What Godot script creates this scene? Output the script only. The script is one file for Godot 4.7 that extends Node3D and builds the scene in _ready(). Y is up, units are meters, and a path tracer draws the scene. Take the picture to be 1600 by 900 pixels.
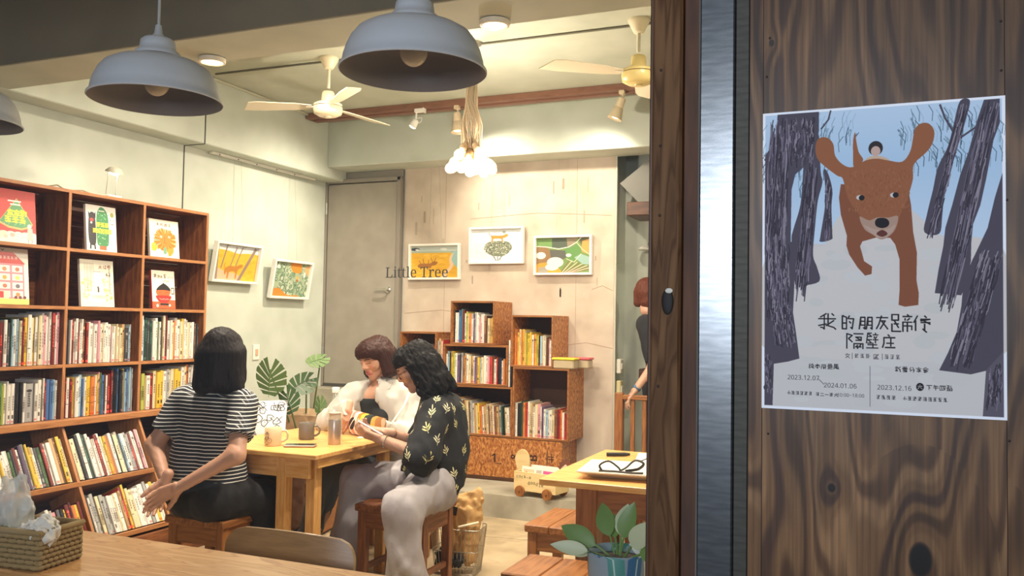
extends Node3D
# A picture-book shop seen through its street window: camera and light first, then the room, the furniture and people, small things last.

var mats := {}
var taken := {}
var rng := RandomNumberGenerator.new()


func _ready():
	rng.seed = 7
	# ---- camera, sky, exposure
	var cam := Camera3D.new()
	cam.name = "camera"
	cam.fov = 36.737
	cam.near = 0.05
	cam.far = 60.0
	cam.position = Vector3(0, 1.35, 0)
	cam.basis = Basis(Vector3.UP, 0.401822) * Basis(Vector3.RIGHT, 0.0405546) * Basis(Vector3.BACK, 0.0165639)
	add_child(cam)
	cam.current = true
	var env := Environment.new()
	env.background_mode = Environment.BG_COLOR
	env.background_color = Color(0.36, 0.385, 0.42)
	env.background_energy_multiplier = 0.62
	env.tonemap_mode = Environment.TONE_MAPPER_LINEAR
	env.tonemap_exposure = 1.15
	env.sdfgi_enabled = true
	env.ssao_enabled = true
	env.ssil_enabled = true
	var we := WorldEnvironment.new()
	we.name = "world_environment"
	we.environment = env
	add_child(we)
	room_lamps()
	setting()
	facade()
	wall_bookcase()
	crate_bookcase()
	pictures()
	ceiling_fittings()
	tables()
	people()
	small_things()


# ---------------------------------------------------------------- nodes
func numbered(called: String) -> String:
	var n: int = taken.get(called, 0)
	taken[called] = n + 1
	return called if n == 0 else "%s_%03d" % [called, n]


func tag(o: Node3D, label: String, category := "", group := "", kind := "") -> Node3D:
	if label: o.set_meta("label", label)
	if category: o.set_meta("category", category)
	if group: o.set_meta("group", group)
	if kind: o.set_meta("kind", kind)
	return o


func thing(called: String, label: String, category: String, at := Vector3.ZERO, turn := 0.0, group := "") -> Node3D:
	var o := Node3D.new()
	o.name = numbered(called)
	add_child(o)
	o.position = at
	o.rotation.y = turn
	tag(o, label, category, group)
	return o


func part(called: String, m: Mesh, mt: Material, parent: Node3D, at := Vector3.ZERO, rot := Vector3.ZERO) -> MeshInstance3D:
	var o := MeshInstance3D.new()
	o.name = called
	o.mesh = m
	if mt: o.material_override = mt
	o.position = at
	o.rotation = rot
	parent.add_child(o, true)
	return o


func single(called: String, m: Mesh, mt: Material, label: String, category: String, at := Vector3.ZERO, rot := Vector3.ZERO, group := "") -> MeshInstance3D:
	var o := part(numbered(called), m, mt, self, at, rot)
	tag(o, label, category, group)
	return o


func structure(called: String, m: Mesh, mt: Material, label: String, category := "wall", at := Vector3.ZERO) -> MeshInstance3D:
	var o := part(called, m, mt, self, at)
	tag(o, label, category, "", "structure")
	return o


# ---------------------------------------------------------------- materials
func mat(key: String, c: Color, rough := 0.7, metal := 0.0) -> StandardMaterial3D:
	if mats.has(key): return mats[key]
	var m := StandardMaterial3D.new()
	m.resource_name = key
	m.albedo_color = c
	m.roughness = rough
	m.metallic = metal
	mats[key] = m
	return m


func hx(s: String) -> Color:
	return Color.html(s)


func plain(c: String, rough := 0.7, metal := 0.0) -> StandardMaterial3D:
	return mat("c_%s_%.2f_%.1f" % [c, rough, metal], hx(c), rough, metal)


func noise_tex(freq: float, stops: Array, kind := "fbm", oct := 4, sd := 1, size := 512, warp := 0.0, as_normal := false) -> NoiseTexture2D:
	var f := FastNoiseLite.new()
	f.seed = sd
	f.frequency = freq
	f.noise_type = FastNoiseLite.TYPE_SIMPLEX_SMOOTH
	if kind == "ring":
		f.fractal_type = FastNoiseLite.FRACTAL_PING_PONG
		f.fractal_ping_pong_strength = 3.0
		f.fractal_octaves = 2
	elif kind == "cell":
		f.noise_type = FastNoiseLite.TYPE_CELLULAR
		f.cellular_return_type = FastNoiseLite.RETURN_CELL_VALUE
		f.fractal_type = FastNoiseLite.FRACTAL_NONE
	else:
		f.fractal_type = FastNoiseLite.FRACTAL_FBM
		f.fractal_octaves = oct
	if warp > 0.0:
		f.domain_warp_enabled = true
		f.domain_warp_amplitude = warp
		f.domain_warp_frequency = freq * 0.6
	var t := NoiseTexture2D.new()
	t.width = size
	t.height = size
	t.seamless = true
	t.noise = f
	if as_normal:
		t.as_normal_map = true
		t.bump_strength = 4.0
	else:
		var g := Gradient.new()
		var offs := PackedFloat32Array()
		var cols := PackedColorArray()
		for i in stops.size():
			offs.append(stops[i][0])
			cols.append(hx(stops[i][1]))
		g.offsets = offs
		g.colors = cols
		t.color_ramp = g
	return t


func textured(key: String, t: Texture2D, scale: Vector3, rough := 0.7, world := false, tint := Color.WHITE) -> StandardMaterial3D:
	if mats.has(key): return mats[key]
	var m := mat(key, tint, rough)
	m.albedo_texture = t
	m.uv1_triplanar = true
	m.uv1_world_triplanar = world
	m.uv1_scale = scale
	m.uv1_triplanar_sharpness = 6.0
	return m


var tex := {}


func wood(sort: String, axis := "x", rough := 0.5) -> StandardMaterial3D:
	var key := "wood_%s_%s_%.2f" % [sort, axis, rough]
	if mats.has(key): return mats[key]
	if not tex.has(sort):
		match sort:
			"table": tex[sort] = noise_tex(0.012, [[0.0, "bd8542"], [0.4, "d09a56"], [0.65, "d9a765"], [1.0, "c68d4b"]], "fbm", 5, 3, 512, 8.0)
			"counter": tex[sort] = noise_tex(0.006, [[0.0, "b98851"], [0.45, "c6965e"], [0.55, "a87542"], [0.62, "cb9d67"], [1.0, "d4aa78"]], "ring", 3, 5, 512, 14.0)
			"shelf": tex[sort] = noise_tex(0.012, [[0.0, "5b3218"], [0.45, "7a4724"], [0.7, "8e5730"], [1.0, "6b3c1d"]], "fbm", 5, 8, 512, 8.0)
			"shelfdark": tex[sort] = noise_tex(0.012, [[0.0, "38200f"], [0.5, "4c2c17"], [1.0, "5d3a22"]], "fbm", 5, 9, 512, 8.0)
			"edge": tex[sort] = noise_tex(0.012, [[0.0, "9a6238"], [0.5, "b37a49"], [1.0, "8d5630"]], "fbm", 5, 10, 512, 6.0)
			"stool": tex[sort] = noise_tex(0.012, [[0.0, "6e3f1c"], [0.5, "8f5a2c"], [1.0, "a06a38"]], "fbm", 5, 11, 512, 8.0)
			"chair": tex[sort] = noise_tex(0.012, [[0.0, "8a6a43"], [0.5, "a07d52"], [1.0, "8d6b45"]], "fbm", 5, 12, 512, 8.0)
			"rail": tex[sort] = noise_tex(0.012, [[0.0, "6f4a36"], [0.5, "865c45"], [1.0, "775140"]], "fbm", 5, 13, 512, 8.0)
			"pale": tex[sort] = noise_tex(0.012, [[0.0, "cdb27c"], [0.5, "dcc48f"], [1.0, "d2b983"]], "fbm", 4, 14, 256, 6.0)
			"post": tex[sort] = noise_tex(0.006, [[0.0, "4d3522"], [0.4, "5f432b"], [0.5, "472f1c"], [0.7, "674a30"], [1.0, "6f5035"]], "ring", 3, 15, 512, 10.0)
	var along := {"x": Vector3(0.7, 6, 6), "y": Vector3(6, 0.7, 6), "z": Vector3(6, 6, 0.7)}
	var m := textured(key, tex[sort], along[axis] * (0.55 if sort in ["counter", "post"] else 1.0), rough)
	m.uv1_offset = Vector3(0.37, 0.21, 0.53)
	if sort == "post": m.metallic_specular = 0.25
	return m


func glow(key: String, c: Color, e: float) -> StandardMaterial3D:
	var m := mat(key, c, 0.4)
	m.emission_enabled = true
	m.emission = c
	m.emission_energy_multiplier = e
	return m


func glass(key: String, c: Color, a: float, rough := 0.05) -> StandardMaterial3D:
	var m := mat(key, Color(c, a), rough)
	m.transparency = BaseMaterial3D.TRANSPARENCY_ALPHA
	return m


# ---------------------------------------------------------------- mesh building
class MB:
	var p := PackedVector3Array()
	var n := PackedVector3Array()
	var u := PackedVector2Array()
	var c := PackedColorArray()
	var i := PackedInt32Array()
	var col := Color.WHITE

	func v(pos: Vector3, nor: Vector3, uv := Vector2.ZERO) -> int:
		p.append(pos)
		n.append(nor)
		u.append(uv)
		c.append(col)
		return p.size() - 1

	func face(a: int, b: int, d: int) -> void:  # front faces run clockwise; the normals tell which side is outside
		var g := (p[b] - p[a]).cross(p[d] - p[a])
		if g.dot(n[a] + n[b] + n[d]) > 0.0:
			i.append_array(PackedInt32Array([a, d, b]))
		else:
			i.append_array(PackedInt32Array([a, b, d]))

	func quad(a: Vector3, b: Vector3, d: Vector3, e: Vector3, nor: Vector3, uvs := [Vector2(0, 1), Vector2(1, 1), Vector2(1, 0), Vector2(0, 0)]) -> void:
		var k := v(a, nor, uvs[0])
		v(b, nor, uvs[1])
		v(d, nor, uvs[2])
		v(e, nor, uvs[3])
		face(k, k + 1, k + 2)
		face(k, k + 2, k + 3)

	func tri(a: Vector3, b: Vector3, d: Vector3, nor: Vector3) -> void:
		var k := v(a, nor)
		v(b, nor)
		v(d, nor)
		face(k, k + 1, k + 2)

	func box(center: Vector3, size: Vector3, bev := 0.0, basis := Basis.IDENTITY) -> MB:
		var h := size * 0.5
		var b := minf(bev, minf(h.x, minf(h.y, h.z)) * 0.9)
		var P := func(s: Vector3, ax: int) -> Vector3:
			var q := Vector3(s.x * (h.x - b), s.y * (h.y - b), s.z * (h.z - b))
			q[ax] = s[ax] * h[ax]
			return center + basis * q
		for ax in 3:
			var a1 := (ax + 1) % 3
			var a2 := (ax + 2) % 3
			for sg in [-1.0, 1.0]:
				var nor := Vector3.ZERO
				nor[ax] = sg
				var q := []
				for w in [[-1, -1], [1, -1], [1, 1], [-1, 1]]:
					var s := Vector3.ZERO
					s[ax] = sg
					s[a1] = w[0]
					s[a2] = w[1]
					q.append(P.call(s, ax))
				quad(q[0], q[1], q[2], q[3], basis * nor)
				if b <= 0.0:
					continue
				for s1 in [-1.0, 1.0]:  # the bevel between this axis and the next
					var e := []
					for s2 in [-1.0, 1.0]:
						var s := Vector3.ZERO
						s[ax] = sg
						s[a1] = s1
						s[a2] = s2
						e.append(P.call(s, ax))
						e.append(P.call(s, a1))
					var nn := Vector3.ZERO
					nn[ax] = sg
					nn[a1] = s1
					quad(e[0], e[1], e[3], e[2], (basis * nn).normalized())
		if b > 0.0:
			for sx in [-1.0, 1.0]:
				for sy in [-1.0, 1.0]:
					for sz in [-1.0, 1.0]:
						var s := Vector3(sx, sy, sz)
						tri(P.call(s, 0), P.call(s, 1), P.call(s, 2), (basis * s).normalized())
		return self

	func lathe(profile: Array, segs := 24, xf := Transform3D.IDENTITY, arc := TAU) -> MB:  # profile: Vector2(radius, height), outside on its right when it climbs
		for k in profile.size() - 1:
			var a: Vector2 = profile[k]
			var b: Vector2 = profile[k + 1]
			var t := b - a
			if t.length() < 1e-6:
				continue
			var nn := Vector2(t.y, -t.x).normalized()
			var na := nn
			var nb := nn
			if k > 0:
				var t0: Vector2 = a - profile[k - 1]
				var n0 := Vector2(t0.y, -t0.x).normalized()
				if n0.dot(nn) > 0.6: na = (n0 + nn).normalized()
			if k + 2 < profile.size():
				var t1: Vector2 = profile[k + 2] - b
				var n1 := Vector2(t1.y, -t1.x).normalized()
				if n1.dot(nn) > 0.6: nb = (n1 + nn).normalized()
			var first := p.size()
			for s in segs + 1:
				var w := arc * s / segs
				var d := Vector3(cos(w), 0, sin(w))
				v(xf * (d * a.x + Vector3.UP * a.y), (xf.basis * (d * na.x + Vector3.UP * na.y)).normalized(), Vector2(float(s) / segs, float(k) / (profile.size() - 1)))
				v(xf * (d * b.x + Vector3.UP * b.y), (xf.basis * (d * nb.x + Vector3.UP * nb.y)).normalized(), Vector2(float(s) / segs, float(k + 1) / (profile.size() - 1)))
			for s in segs:
				var o := first + 2 * s
				if a.x > 1e-6: face(o, o + 2, o + 1)
				if b.x > 1e-6: face(o + 1, o + 2, o + 3)
		return self

	func ball(center: Vector3, r: Vector3, segs := 14, rows := 8, basis := Basis.IDENTITY) -> MB:
		var first := p.size()
		for y in rows + 1:
			for s in segs + 1:
				var la := PI * y / rows - PI / 2
				var lo := TAU * s / segs
				var d := Vector3(cos(la) * cos(lo), sin(la), cos(la) * sin(lo))
				v(center + basis * (d * r), (basis * (d / r)).normalized(), Vector2(float(s) / segs, float(y) / rows))
		for y in rows:
			for s in segs:
				var o := first + y * (segs + 1) + s
				if y > 0: face(o, o + 1, o + segs + 1)
				if y < rows - 1: face(o + 1, o + segs + 2, o + segs + 1)
		return self

	func tube(pts: Array, radii, segs := 8, caps := true, flat := 1.0) -> MB:  # radii: one number or one per point; flat squeezes it across its second axis
		var side := Vector3.ZERO
		var first := p.size()
		for k in pts.size():
			var t: Vector3 = (pts[mini(k + 1, pts.size() - 1)] - pts[maxi(k - 1, 0)]).normalized()
			if side == Vector3.ZERO:
				side = t.cross(Vector3.UP if absf(t.y) < 0.9 else Vector3.RIGHT).normalized()
			side = (side - t * side.dot(t)).normalized()
			var up := t.cross(side)
			var r: float = radii[k] if radii is Array else radii
			for s in segs + 1:
				var w := TAU * s / segs
				v(pts[k] + (side * cos(w) + up * sin(w) * flat) * r, (side * cos(w) * flat + up * sin(w)).normalized(), Vector2(float(s) / segs, float(k) / maxf(1.0, pts.size() - 1)))
		for k in pts.size() - 1:
			for s in segs:
				var o := first + k * (segs + 1) + s
				face(o, o + 1, o + segs + 1)
				face(o + 1, o + segs + 2, o + segs + 1)
		if caps:
			for e in [0, pts.size() - 1]:
				var t: Vector3 = (pts[0] - pts[1]).normalized() if e == 0 else (pts[-1] - pts[-2]).normalized()
				var m := v(pts[e], t)
				var ring := []
				for s in segs + 1: ring.append(v(p[first + e * (segs + 1) + s], t))
				for s in segs: face(m, ring[s], ring[s + 1])
		return self

	func prism(poly: PackedVector2Array, depth: float, xf := Transform3D.IDENTITY) -> MB:  # the outline in x and y, from z = 0 to z = depth
		var tr := Geometry2D.triangulate_polygon(poly)
		var box := Rect2(poly[0], Vector2.ZERO)
		for q in poly: box = box.expand(q)
		for z in [0.0, depth]:
			var nor := xf.basis.z.normalized() * (-1.0 if z == 0.0 else 1.0)
			var k := p.size()
			for q in poly: v(xf * Vector3(q.x, q.y, z), nor, Vector2((q.x - box.position.x) / box.size.x, 1.0 - (q.y - box.position.y) / box.size.y))
			for t in range(0, tr.size(), 3): face(k + tr[t], k + tr[t + 1], k + tr[t + 2])
		var turn := 1.0 if not Geometry2D.is_polygon_clockwise(poly) else -1.0
		for s in poly.size():
			var a := poly[s]
			var b := poly[(s + 1) % poly.size()]
			var e := (b - a).normalized() * turn
			quad(xf * Vector3(a.x, a.y, 0), xf * Vector3(b.x, b.y, 0), xf * Vector3(b.x, b.y, depth), xf * Vector3(a.x, a.y, depth), (xf.basis * Vector3(e.y, -e.x, 0)).normalized())
		return self

	func mesh(into: ArrayMesh = null, colored := false) -> ArrayMesh:
		var a := []
		a.resize(Mesh.ARRAY_MAX)
		a[Mesh.ARRAY_VERTEX] = p
		a[Mesh.ARRAY_NORMAL] = n
		a[Mesh.ARRAY_TEX_UV] = u
		if colored: a[Mesh.ARRAY_COLOR] = c
		a[Mesh.ARRAY_INDEX] = i
		var m := into if into else ArrayMesh.new()
		m.add_surface_from_arrays(Mesh.PRIMITIVE_TRIANGLES, a)
		return m


func bx(size: Vector3, bev := 0.004, at := Vector3.ZERO) -> ArrayMesh:
	return MB.new().box(at, size, bev).mesh()


func span(lo: Vector3, hi: Vector3, bev := 0.0) -> ArrayMesh:
	return MB.new().box((lo + hi) * 0.5, (hi - lo).abs(), bev).mesh()


func look_basis(dir: Vector3, up := Vector3.UP) -> Basis:  # y along dir
	var y := dir.normalized()
	var x := y.cross(up if absf(y.dot(up)) < 0.98 else Vector3.RIGHT).normalized()
	return Basis(x, y, x.cross(y).normalized())


func print_quad(w: float, h: float) -> ArrayMesh:  # a printed face of w by h, facing +z
	var b := MB.new()
	b.quad(Vector3(-w / 2, -h / 2, 0), Vector3(w / 2, -h / 2, 0), Vector3(w / 2, h / 2, 0), Vector3(-w / 2, h / 2, 0), Vector3.BACK)
	return b.mesh()


func lettering(text: String, size: float, mt: Material, parent: Node3D, at: Vector3, rot := Vector3.ZERO, font := "Droid Sans", depth := 0.0008) -> MeshInstance3D:
	var t := TextMesh.new()
	var f := SystemFont.new()
	f.font_names = PackedStringArray([font])
	f.font_weight = 700 if depth > 0.0007 and font != "Droid Serif" else 400
	t.font = f
	t.text = text
	t.font_size = 64
	t.pixel_size = size / 64.0
	t.depth = depth
	t.curve_step = 2.0
	return part("lettering", t, mt, parent, at, rot)


# ---------------------------------------------------------------- flat print: covers, posters, paintings, fabric
class CV:
	var im: Image
	var k: float
	var ss := 2

	func _init(w: float, h: float, px_per_unit: float, back: Color):
		k = px_per_unit * ss
		im = Image.create(int(w * k), int(h * k), false, Image.FORMAT_RGB8)
		im.fill(back)

	func pts(a: Array, o := Vector2.ZERO, s := 1.0) -> PackedVector2Array:
		var r := PackedVector2Array()
		for j in range(0, a.size(), 2): r.append(Vector2(a[j], a[j + 1]) * s + o)
		return r

	func poly(q: PackedVector2Array, c: Color) -> void:
		var lo := 1e9
		var hi := -1e9
		for z in q:
			lo = minf(lo, z.y * k)
			hi = maxf(hi, z.y * k)
		for y in range(maxi(0, int(lo)), mini(im.get_height() - 1, int(hi) + 1) + 1):
			var xs := []
			var yy := y + 0.5
			for j in q.size():
				var a := q[j] * k
				var b := q[(j + 1) % q.size()] * k
				if (a.y <= yy) != (b.y <= yy): xs.append(a.x + (yy - a.y) / (b.y - a.y) * (b.x - a.x))
			xs.sort()
			for j in range(0, xs.size() - 1, 2):
				var x0 := int(round(xs[j]))
				var x1 := int(round(xs[j + 1]))
				if x1 > x0: im.fill_rect(Rect2i(x0, y, x1 - x0, 1), c)

	func shape(a: Array, c: Color, o := Vector2.ZERO, s := 1.0) -> void:
		poly(pts(a, o, s), c)

	func smooth(a: Array, c: Color, o := Vector2.ZERO, s := 1.0) -> void:  # a closed curve through the points
		var q := pts(a, o, s)
		var r := PackedVector2Array()
		var m := q.size()
		for j in m:
			for t in 4: r.append(q[j].cubic_interpolate(q[(j + 1) % m], q[(j + m - 1) % m], q[(j + 2) % m], t / 4.0))
		poly(r, c)

	func ell(x: float, y: float, rx: float, ry: float, c: Color, turn := 0.0) -> void:
		var q := PackedVector2Array()
		for j in 20: q.append(Vector2(x, y) + (Vector2(cos(TAU * j / 20) * rx, sin(TAU * j / 20) * ry)).rotated(turn))
		poly(q, c)

	func rect(x: float, y: float, w: float, h: float, c: Color) -> void:
		im.fill_rect(Rect2i(int(x * k), int(y * k), maxi(1, int(w * k)), maxi(1, int(h * k))), c)

	func line(a: Array, w: float, c: Color, o := Vector2.ZERO, s := 1.0) -> void:
		var q := pts(a, o, s)
		for j in q.size() - 1:
			var d := (q[j + 1] - q[j])
			if d.length() < 1e-5: continue
			var e := d.normalized() * w * 0.5
			var f := e.orthogonal()
			poly(PackedVector2Array([q[j] - e * 0.6 + f, q[j + 1] + e * 0.6 + f, q[j + 1] + e * 0.6 - f, q[j] - e * 0.6 - f]), c)

	func glyph(code: String, x: float, y: float, s: float, w: float, c: Color, ax := 1.0) -> void:  # strokes; each pair of digits is a point on a ten by ten grid
		for st in code.split(" ", false):
			var a := []
			for j in range(0, st.length() - 1, 2):
				a.append(x + int(st[j]) * s * ax / 9.0)
				a.append(y + int(st[j + 1]) * s / 9.0)
			if a.size() == 2:
				a.append(a[0] + s * 0.12)
				a.append(a[1] + s * 0.1)
			line(a, w, c)

	func texture() -> ImageTexture:
		im.resize(im.get_width() / ss, im.get_height() / ss, Image.INTERPOLATE_BILINEAR)
		return ImageTexture.create_from_image(im)


const GLYPH := {
	"我": "4012 0393 31392818 0746 505788997 8447 7081", "的": "2010 1019494110 1545 6052 62928978 6475", "朋": "10161009 104049 38 1343 1646 60666059 60909988 6393 6696",
	"友": "0292 412609 347439 4499", "蹄": "0030330300 1337 1535 0509 0949 7081 5191 6263 8273 5654946 5494 5659 56969 5696 9698 7479", "佇": "2004 1319 6071 4342929 4392 4343 4295 4494 694 6569 6958", "隔": "0009 0031132435 4090 528284545 5284 4649 469699 5867 7886 5888 6869",
	"壁": "1040 1042 1242 1006 1444 1446 1646 7071 5191 6263 8273 5494 7376 1787 5659 0999", "庄": "4051 1292 121609 3686 6268 2999", "文": "4051 1292 2499 8419", "圖": "00900999 0009 3262 3464 26768 2688 2648 4676",
	"繪": "2003 3305 1519 0708 3738 6043 6094 5474 4696 469 6 4699 5799", "本": "0292 4049 4206 4296 2767", "原": "1191 1109 3383 33368683 3686 5659 4749 7789", "畫": "4040 1080 1282 0393 0595 1696 1686 1889 0999", "展": "1080 1083 1383 1009 2585 3347 5357 0797 3799 5896",
	"新": "2030 0141 0343 2329 0646 2608 2648 9052 6353 6399 8489", "書": "1080 1282 0393 1484 4045 1686 1689 8689 2787 1989", "分": "3014 6096 1585 4528 858879", "享": "4051 0292 2474 2476 7476 1787 6758 5849", "會": "4003 4093 2464 1585 2868 1687 3737 2949",
	"下": "0191 4149 4466", "午": "2013 1282 0595 4149", "四": "01918809 0109 3137 6166 6686", "點": "00404404 2029 0646 0949 7074 7494 5696 5659 9699 5999", "二": "1282 0898", "一": "0595", "六": "4051 0393 3509 5599", "小": "4048 3848 2416 6487", "樹": "2029 0333 2306 2336 5080 4595 6567 9093 7383 8389", "大": "0393 4049 4309 4399", "琴": "0040 0242 2004 5090 5292 7004 4306 4396 2767 6759", "提": "2028 0333 1648 5080 5083 8083 5282 4595 6569 6787 4799", "獅": "3009 1039 5059 5090 9099 7079",
	"子": "2080 8053 5359 5838 0595", "天": "1181 0494 4109 4499", "飛": "1050 5058 3036 1456 6066 6363 7587", "空": "4051 1213 1292 9293 3524 5565 1686 4649 0999",
}


func words(cv: CV, text: String, x: float, y: float, s: float, step: float, w: float, c: Color, drop := 0.0) -> void:
	for j in text.length():
		if GLYPH.has(text[j]): cv.glyph(GLYPH[text[j]], x + j * step, y + j * drop, s, w, c)


func scribble(cv: CV, x: float, y: float, s: float, count: int, step: float, w: float, c: Color, drop := 0.0) -> void:  # fine print too small to read
	for j in count:
		var ox := x + j * step
		var oy := y + j * drop
		for q in 3: cv.line([ox, oy + q * s * 0.45, ox + s * rng.randf_range(0.7, 1.0), oy + q * s * 0.45], w, c)
		for q in 2: cv.line([ox + s * rng.randf_range(0.1, 0.9), oy, ox + s * rng.randf_range(0.1, 0.9), oy + s], w, c)


func paper(key: String, t: Texture2D, rough := 0.6) -> StandardMaterial3D:
	var m := mat(key, Color.WHITE, rough)
	m.albedo_texture = t
	return m


func strokes(cv: CV, x0: float, y0: float, x1: float, y1: float, wide: float, count: int, w: float, cols: Array) -> void:  # bark: streaks along a trunk
	var d := Vector2(x1 - x0, y1 - y0)
	var f := d.normalized().orthogonal()
	for j in count:
		var a := rng.randf()
		var l := rng.randf_range(0.1, 0.3)
		var o := f * rng.randf_range(-wide, wide)
		var p := Vector2(x0, y0) + d * a + o
		var q := p + d * l + f * rng.randf_range(-0.5, 0.5)
		var h := (p + q) / 2 + f * rng.randf_range(-0.5, 0.5)
		cv.line([p.x, p.y, h.x, h.y, q.x, q.y], w, cols[rng.randi() % cols.size()])


func poster_print() -> Texture2D:
	var cv := CV.new(100, 138, 7.0, hx("e9edf4"))
	var sky := hx("a9c4dd")
	for j in 24:  # the painted sky pales towards the ground
		cv.rect(1.2, 1.2 + j * 2.6, 97.6, 2.7, sky.lerp(hx("c6d6e6"), absf(j - 9.0) / 18.0))
	cv.rect(1.2, 62, 97.6, 74.8, hx("c9c5c2"))
	cv.smooth([1, 70, 10, 64, 23.3, 63.5, 28, 61.8, 32.8, 50.6, 40, 47, 55, 46, 62.2, 47, 68.5, 52.6, 72, 57.7, 78, 60, 99, 66, 99, 110, 1, 110], hx("cdc8c3"))
	for j in 60: cv.ell(rng.randf_range(16, 84), rng.randf_range(64, 134), rng.randf_range(2, 7), rng.randf_range(1, 3), hx(["c7c4c1", "cbc8c5", "c6c5c0", "cccac7"][j % 4]))
	for j in 260:  # willow-like twigs in the upper corners
		var left := j % 2 == 0
		var x := rng.randf_range(1.5, 42) if left else rng.randf_range(58, 98)
		var y := rng.randf_range(1.5, 26 if not left or x > 25 else 34)
		if left and x > 32 and y > 14: continue
		var dx := rng.randf_range(1, 4) * (-1 if left else 1)
		cv.line([x, y, x + dx * 0.6, y + 3, x + dx * 0.5, y + 7], 0.3, hx(["56707f", "6d8795", "87a0b0", "42586a", "9db7c8"][j % 5]))
	var bark := hx("4b4552")
	var streak := [hx("2c2733"), hx("5f5867"), hx("6e6775"), hx("332e3a"), hx("8b838e"), hx("39333f")]
	cv.line([1, 22, 8, 14, 14, 2], 0.9, bark)
	cv.line([26, 9, 29, 5, 30, 1], 0.7, bark)
	cv.shape([6.6, 1, 24.9, 1, 24.9, 10, 21.7, 23, 14.6, 29.6, 13, 36.6, 12.6, 66.8, 1.1, 66.6, 1.1, 19.9, 5.8, 13], bark)
	cv.smooth([19.3, 12, 24.5, 10, 25.7, 28.5, 26.5, 33.8, 24.5, 42.4, 23.3, 54.7, 22.5, 67, 24.3, 72.9, 25.2, 79.2, 17.7, 81.1, 14.6, 80.1, 13.1, 60.9, 13.8, 55.3, 16.9, 43.9, 18, 30], bark)
	cv.shape([1.1, 60.6, 13.8, 60.9, 14.4, 80.6, 13.8, 93.5, 15.1, 102.3, 16.7, 114.6, 11.6, 116.2, 5.4, 117.4, 4.9, 136.6, 1.3, 136.6], bark)
	cv.smooth([27.1, 28.1, 28.8, 29.5, 30.8, 37.5, 30.4, 45.3, 30.8, 57.5, 30.4, 60.1, 25.7, 61.1, 25.7, 58.3, 27.7, 44.3, 27.7, 35.6], bark)
	cv.smooth([82.8, 1, 86.6, 1, 85.2, 8.5, 82, 20.7, 78.1, 32.9, 76.5, 41.2, 75.7, 51.1, 74.5, 58.6, 68.7, 57.8, 69.7, 50.1, 72.1, 39.3, 74.1, 29.4, 78.1, 20.4, 80.4, 10.6], bark)
	cv.line([80, 14, 77, 8, 75, 2], 0.8, bark)
	cv.line([83, 17, 90, 12, 93, 6], 0.8, bark)
	cv.shape([92, 1.2, 97.9, 1.2, 97.9, 11.8, 95.5, 19, 92.7, 35.3, 90.4, 46.7, 87.6, 54.8, 86.9, 62.5, 86.7, 70.7, 84.7, 80.8, 83, 85.4, 78.6, 85, 72.7, 84.5, 74.2, 74.3, 76.1, 64, 76.9, 56.2, 79.6, 46.3, 82.8, 33.1, 86, 23.4, 89.2, 10.4], bark)
	cv.shape([98.8, 33.1, 98.8, 70, 87.4, 70, 93.1, 56.6, 95.9, 43.6], bark)
	cv.shape([87.4, 69.8, 91.8, 62.6, 98.8, 62.7, 98.8, 110, 92.7, 117.3, 86.5, 119.2, 74.3, 117.9, 77.7, 110.4, 81.2, 101.1, 83, 90, 83.9, 79], bark)
	cv.shape([92.2, 117.3, 98.8, 109, 98.8, 136.8, 90.9, 136.8], hx("5a5460"))
	strokes(cv, 8, 2, 6, 60, 4.5, 304, 0.42, streak)
	strokes(cv, 18, 3, 17, 22, 5, 112, 0.42, streak)
	strokes(cv, 22, 24, 18, 74, 2.6, 208, 0.42, streak)
	strokes(cv, 7, 62, 7, 92, 5, 176, 0.42, streak)
	strokes(cv, 8, 90, 10, 106, 4.5, 144, 0.42, streak)
	strokes(cv, 3, 112, 3, 128, 1.4, 64, 0.42, streak)
	strokes(cv, 29, 32, 28.5, 56, 1, 48, 0.42, streak)
	strokes(cv, 84.5, 2, 73, 52, 1.6, 112, 0.42, streak)
	strokes(cv, 95, 2, 80, 76, 3.2, 240, 0.42, streak)
	strokes(cv, 95, 66, 84, 108, 4.2, 240, 0.42, streak)
	strokes(cv, 96, 114, 95, 130, 2.4, 80, 0.42, streak)
	# the running brown dog with a child on its back
	var fur := hx("925a3a")
	cv.smooth([40.4, 11.6, 39.6, 15.4, 39.6, 22.3, 40, 27.5, 43.8, 24.7, 41.9, 20.7, 40.9, 15.5], fur)
	cv.ell(49, 19.5, 3, 3.3, hx("2b2527"))
	cv.ell(49, 20.8, 2, 2.3, hx("c3a497"))
	cv.smooth([44.2, 25.4, 46.3, 23.2, 51.1, 23.2, 54.5, 25, 53, 27, 45, 27], hx("c8ab92"))
	cv.shape([34.4, 35, 33.6, 41.1, 34.4, 48.9, 37, 58.6, 36.8, 63, 38, 67.2, 41.5, 73, 44.6, 76.7, 47.3, 76, 47.5, 72.6, 44.2, 70.2, 43.3, 66.4, 42.5, 63.5, 43.5, 61.3, 49.5, 59.6, 55, 60, 57, 63, 58.7, 69.5, 58.7, 83.6, 58.3, 89.7, 60.9, 90.5, 66.2, 89.7, 66.4, 84.5, 65.5, 78.9, 65.7, 66.8, 64.2, 57.5, 63.4, 45.7, 62.2, 38], hx("834d33"))
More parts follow.
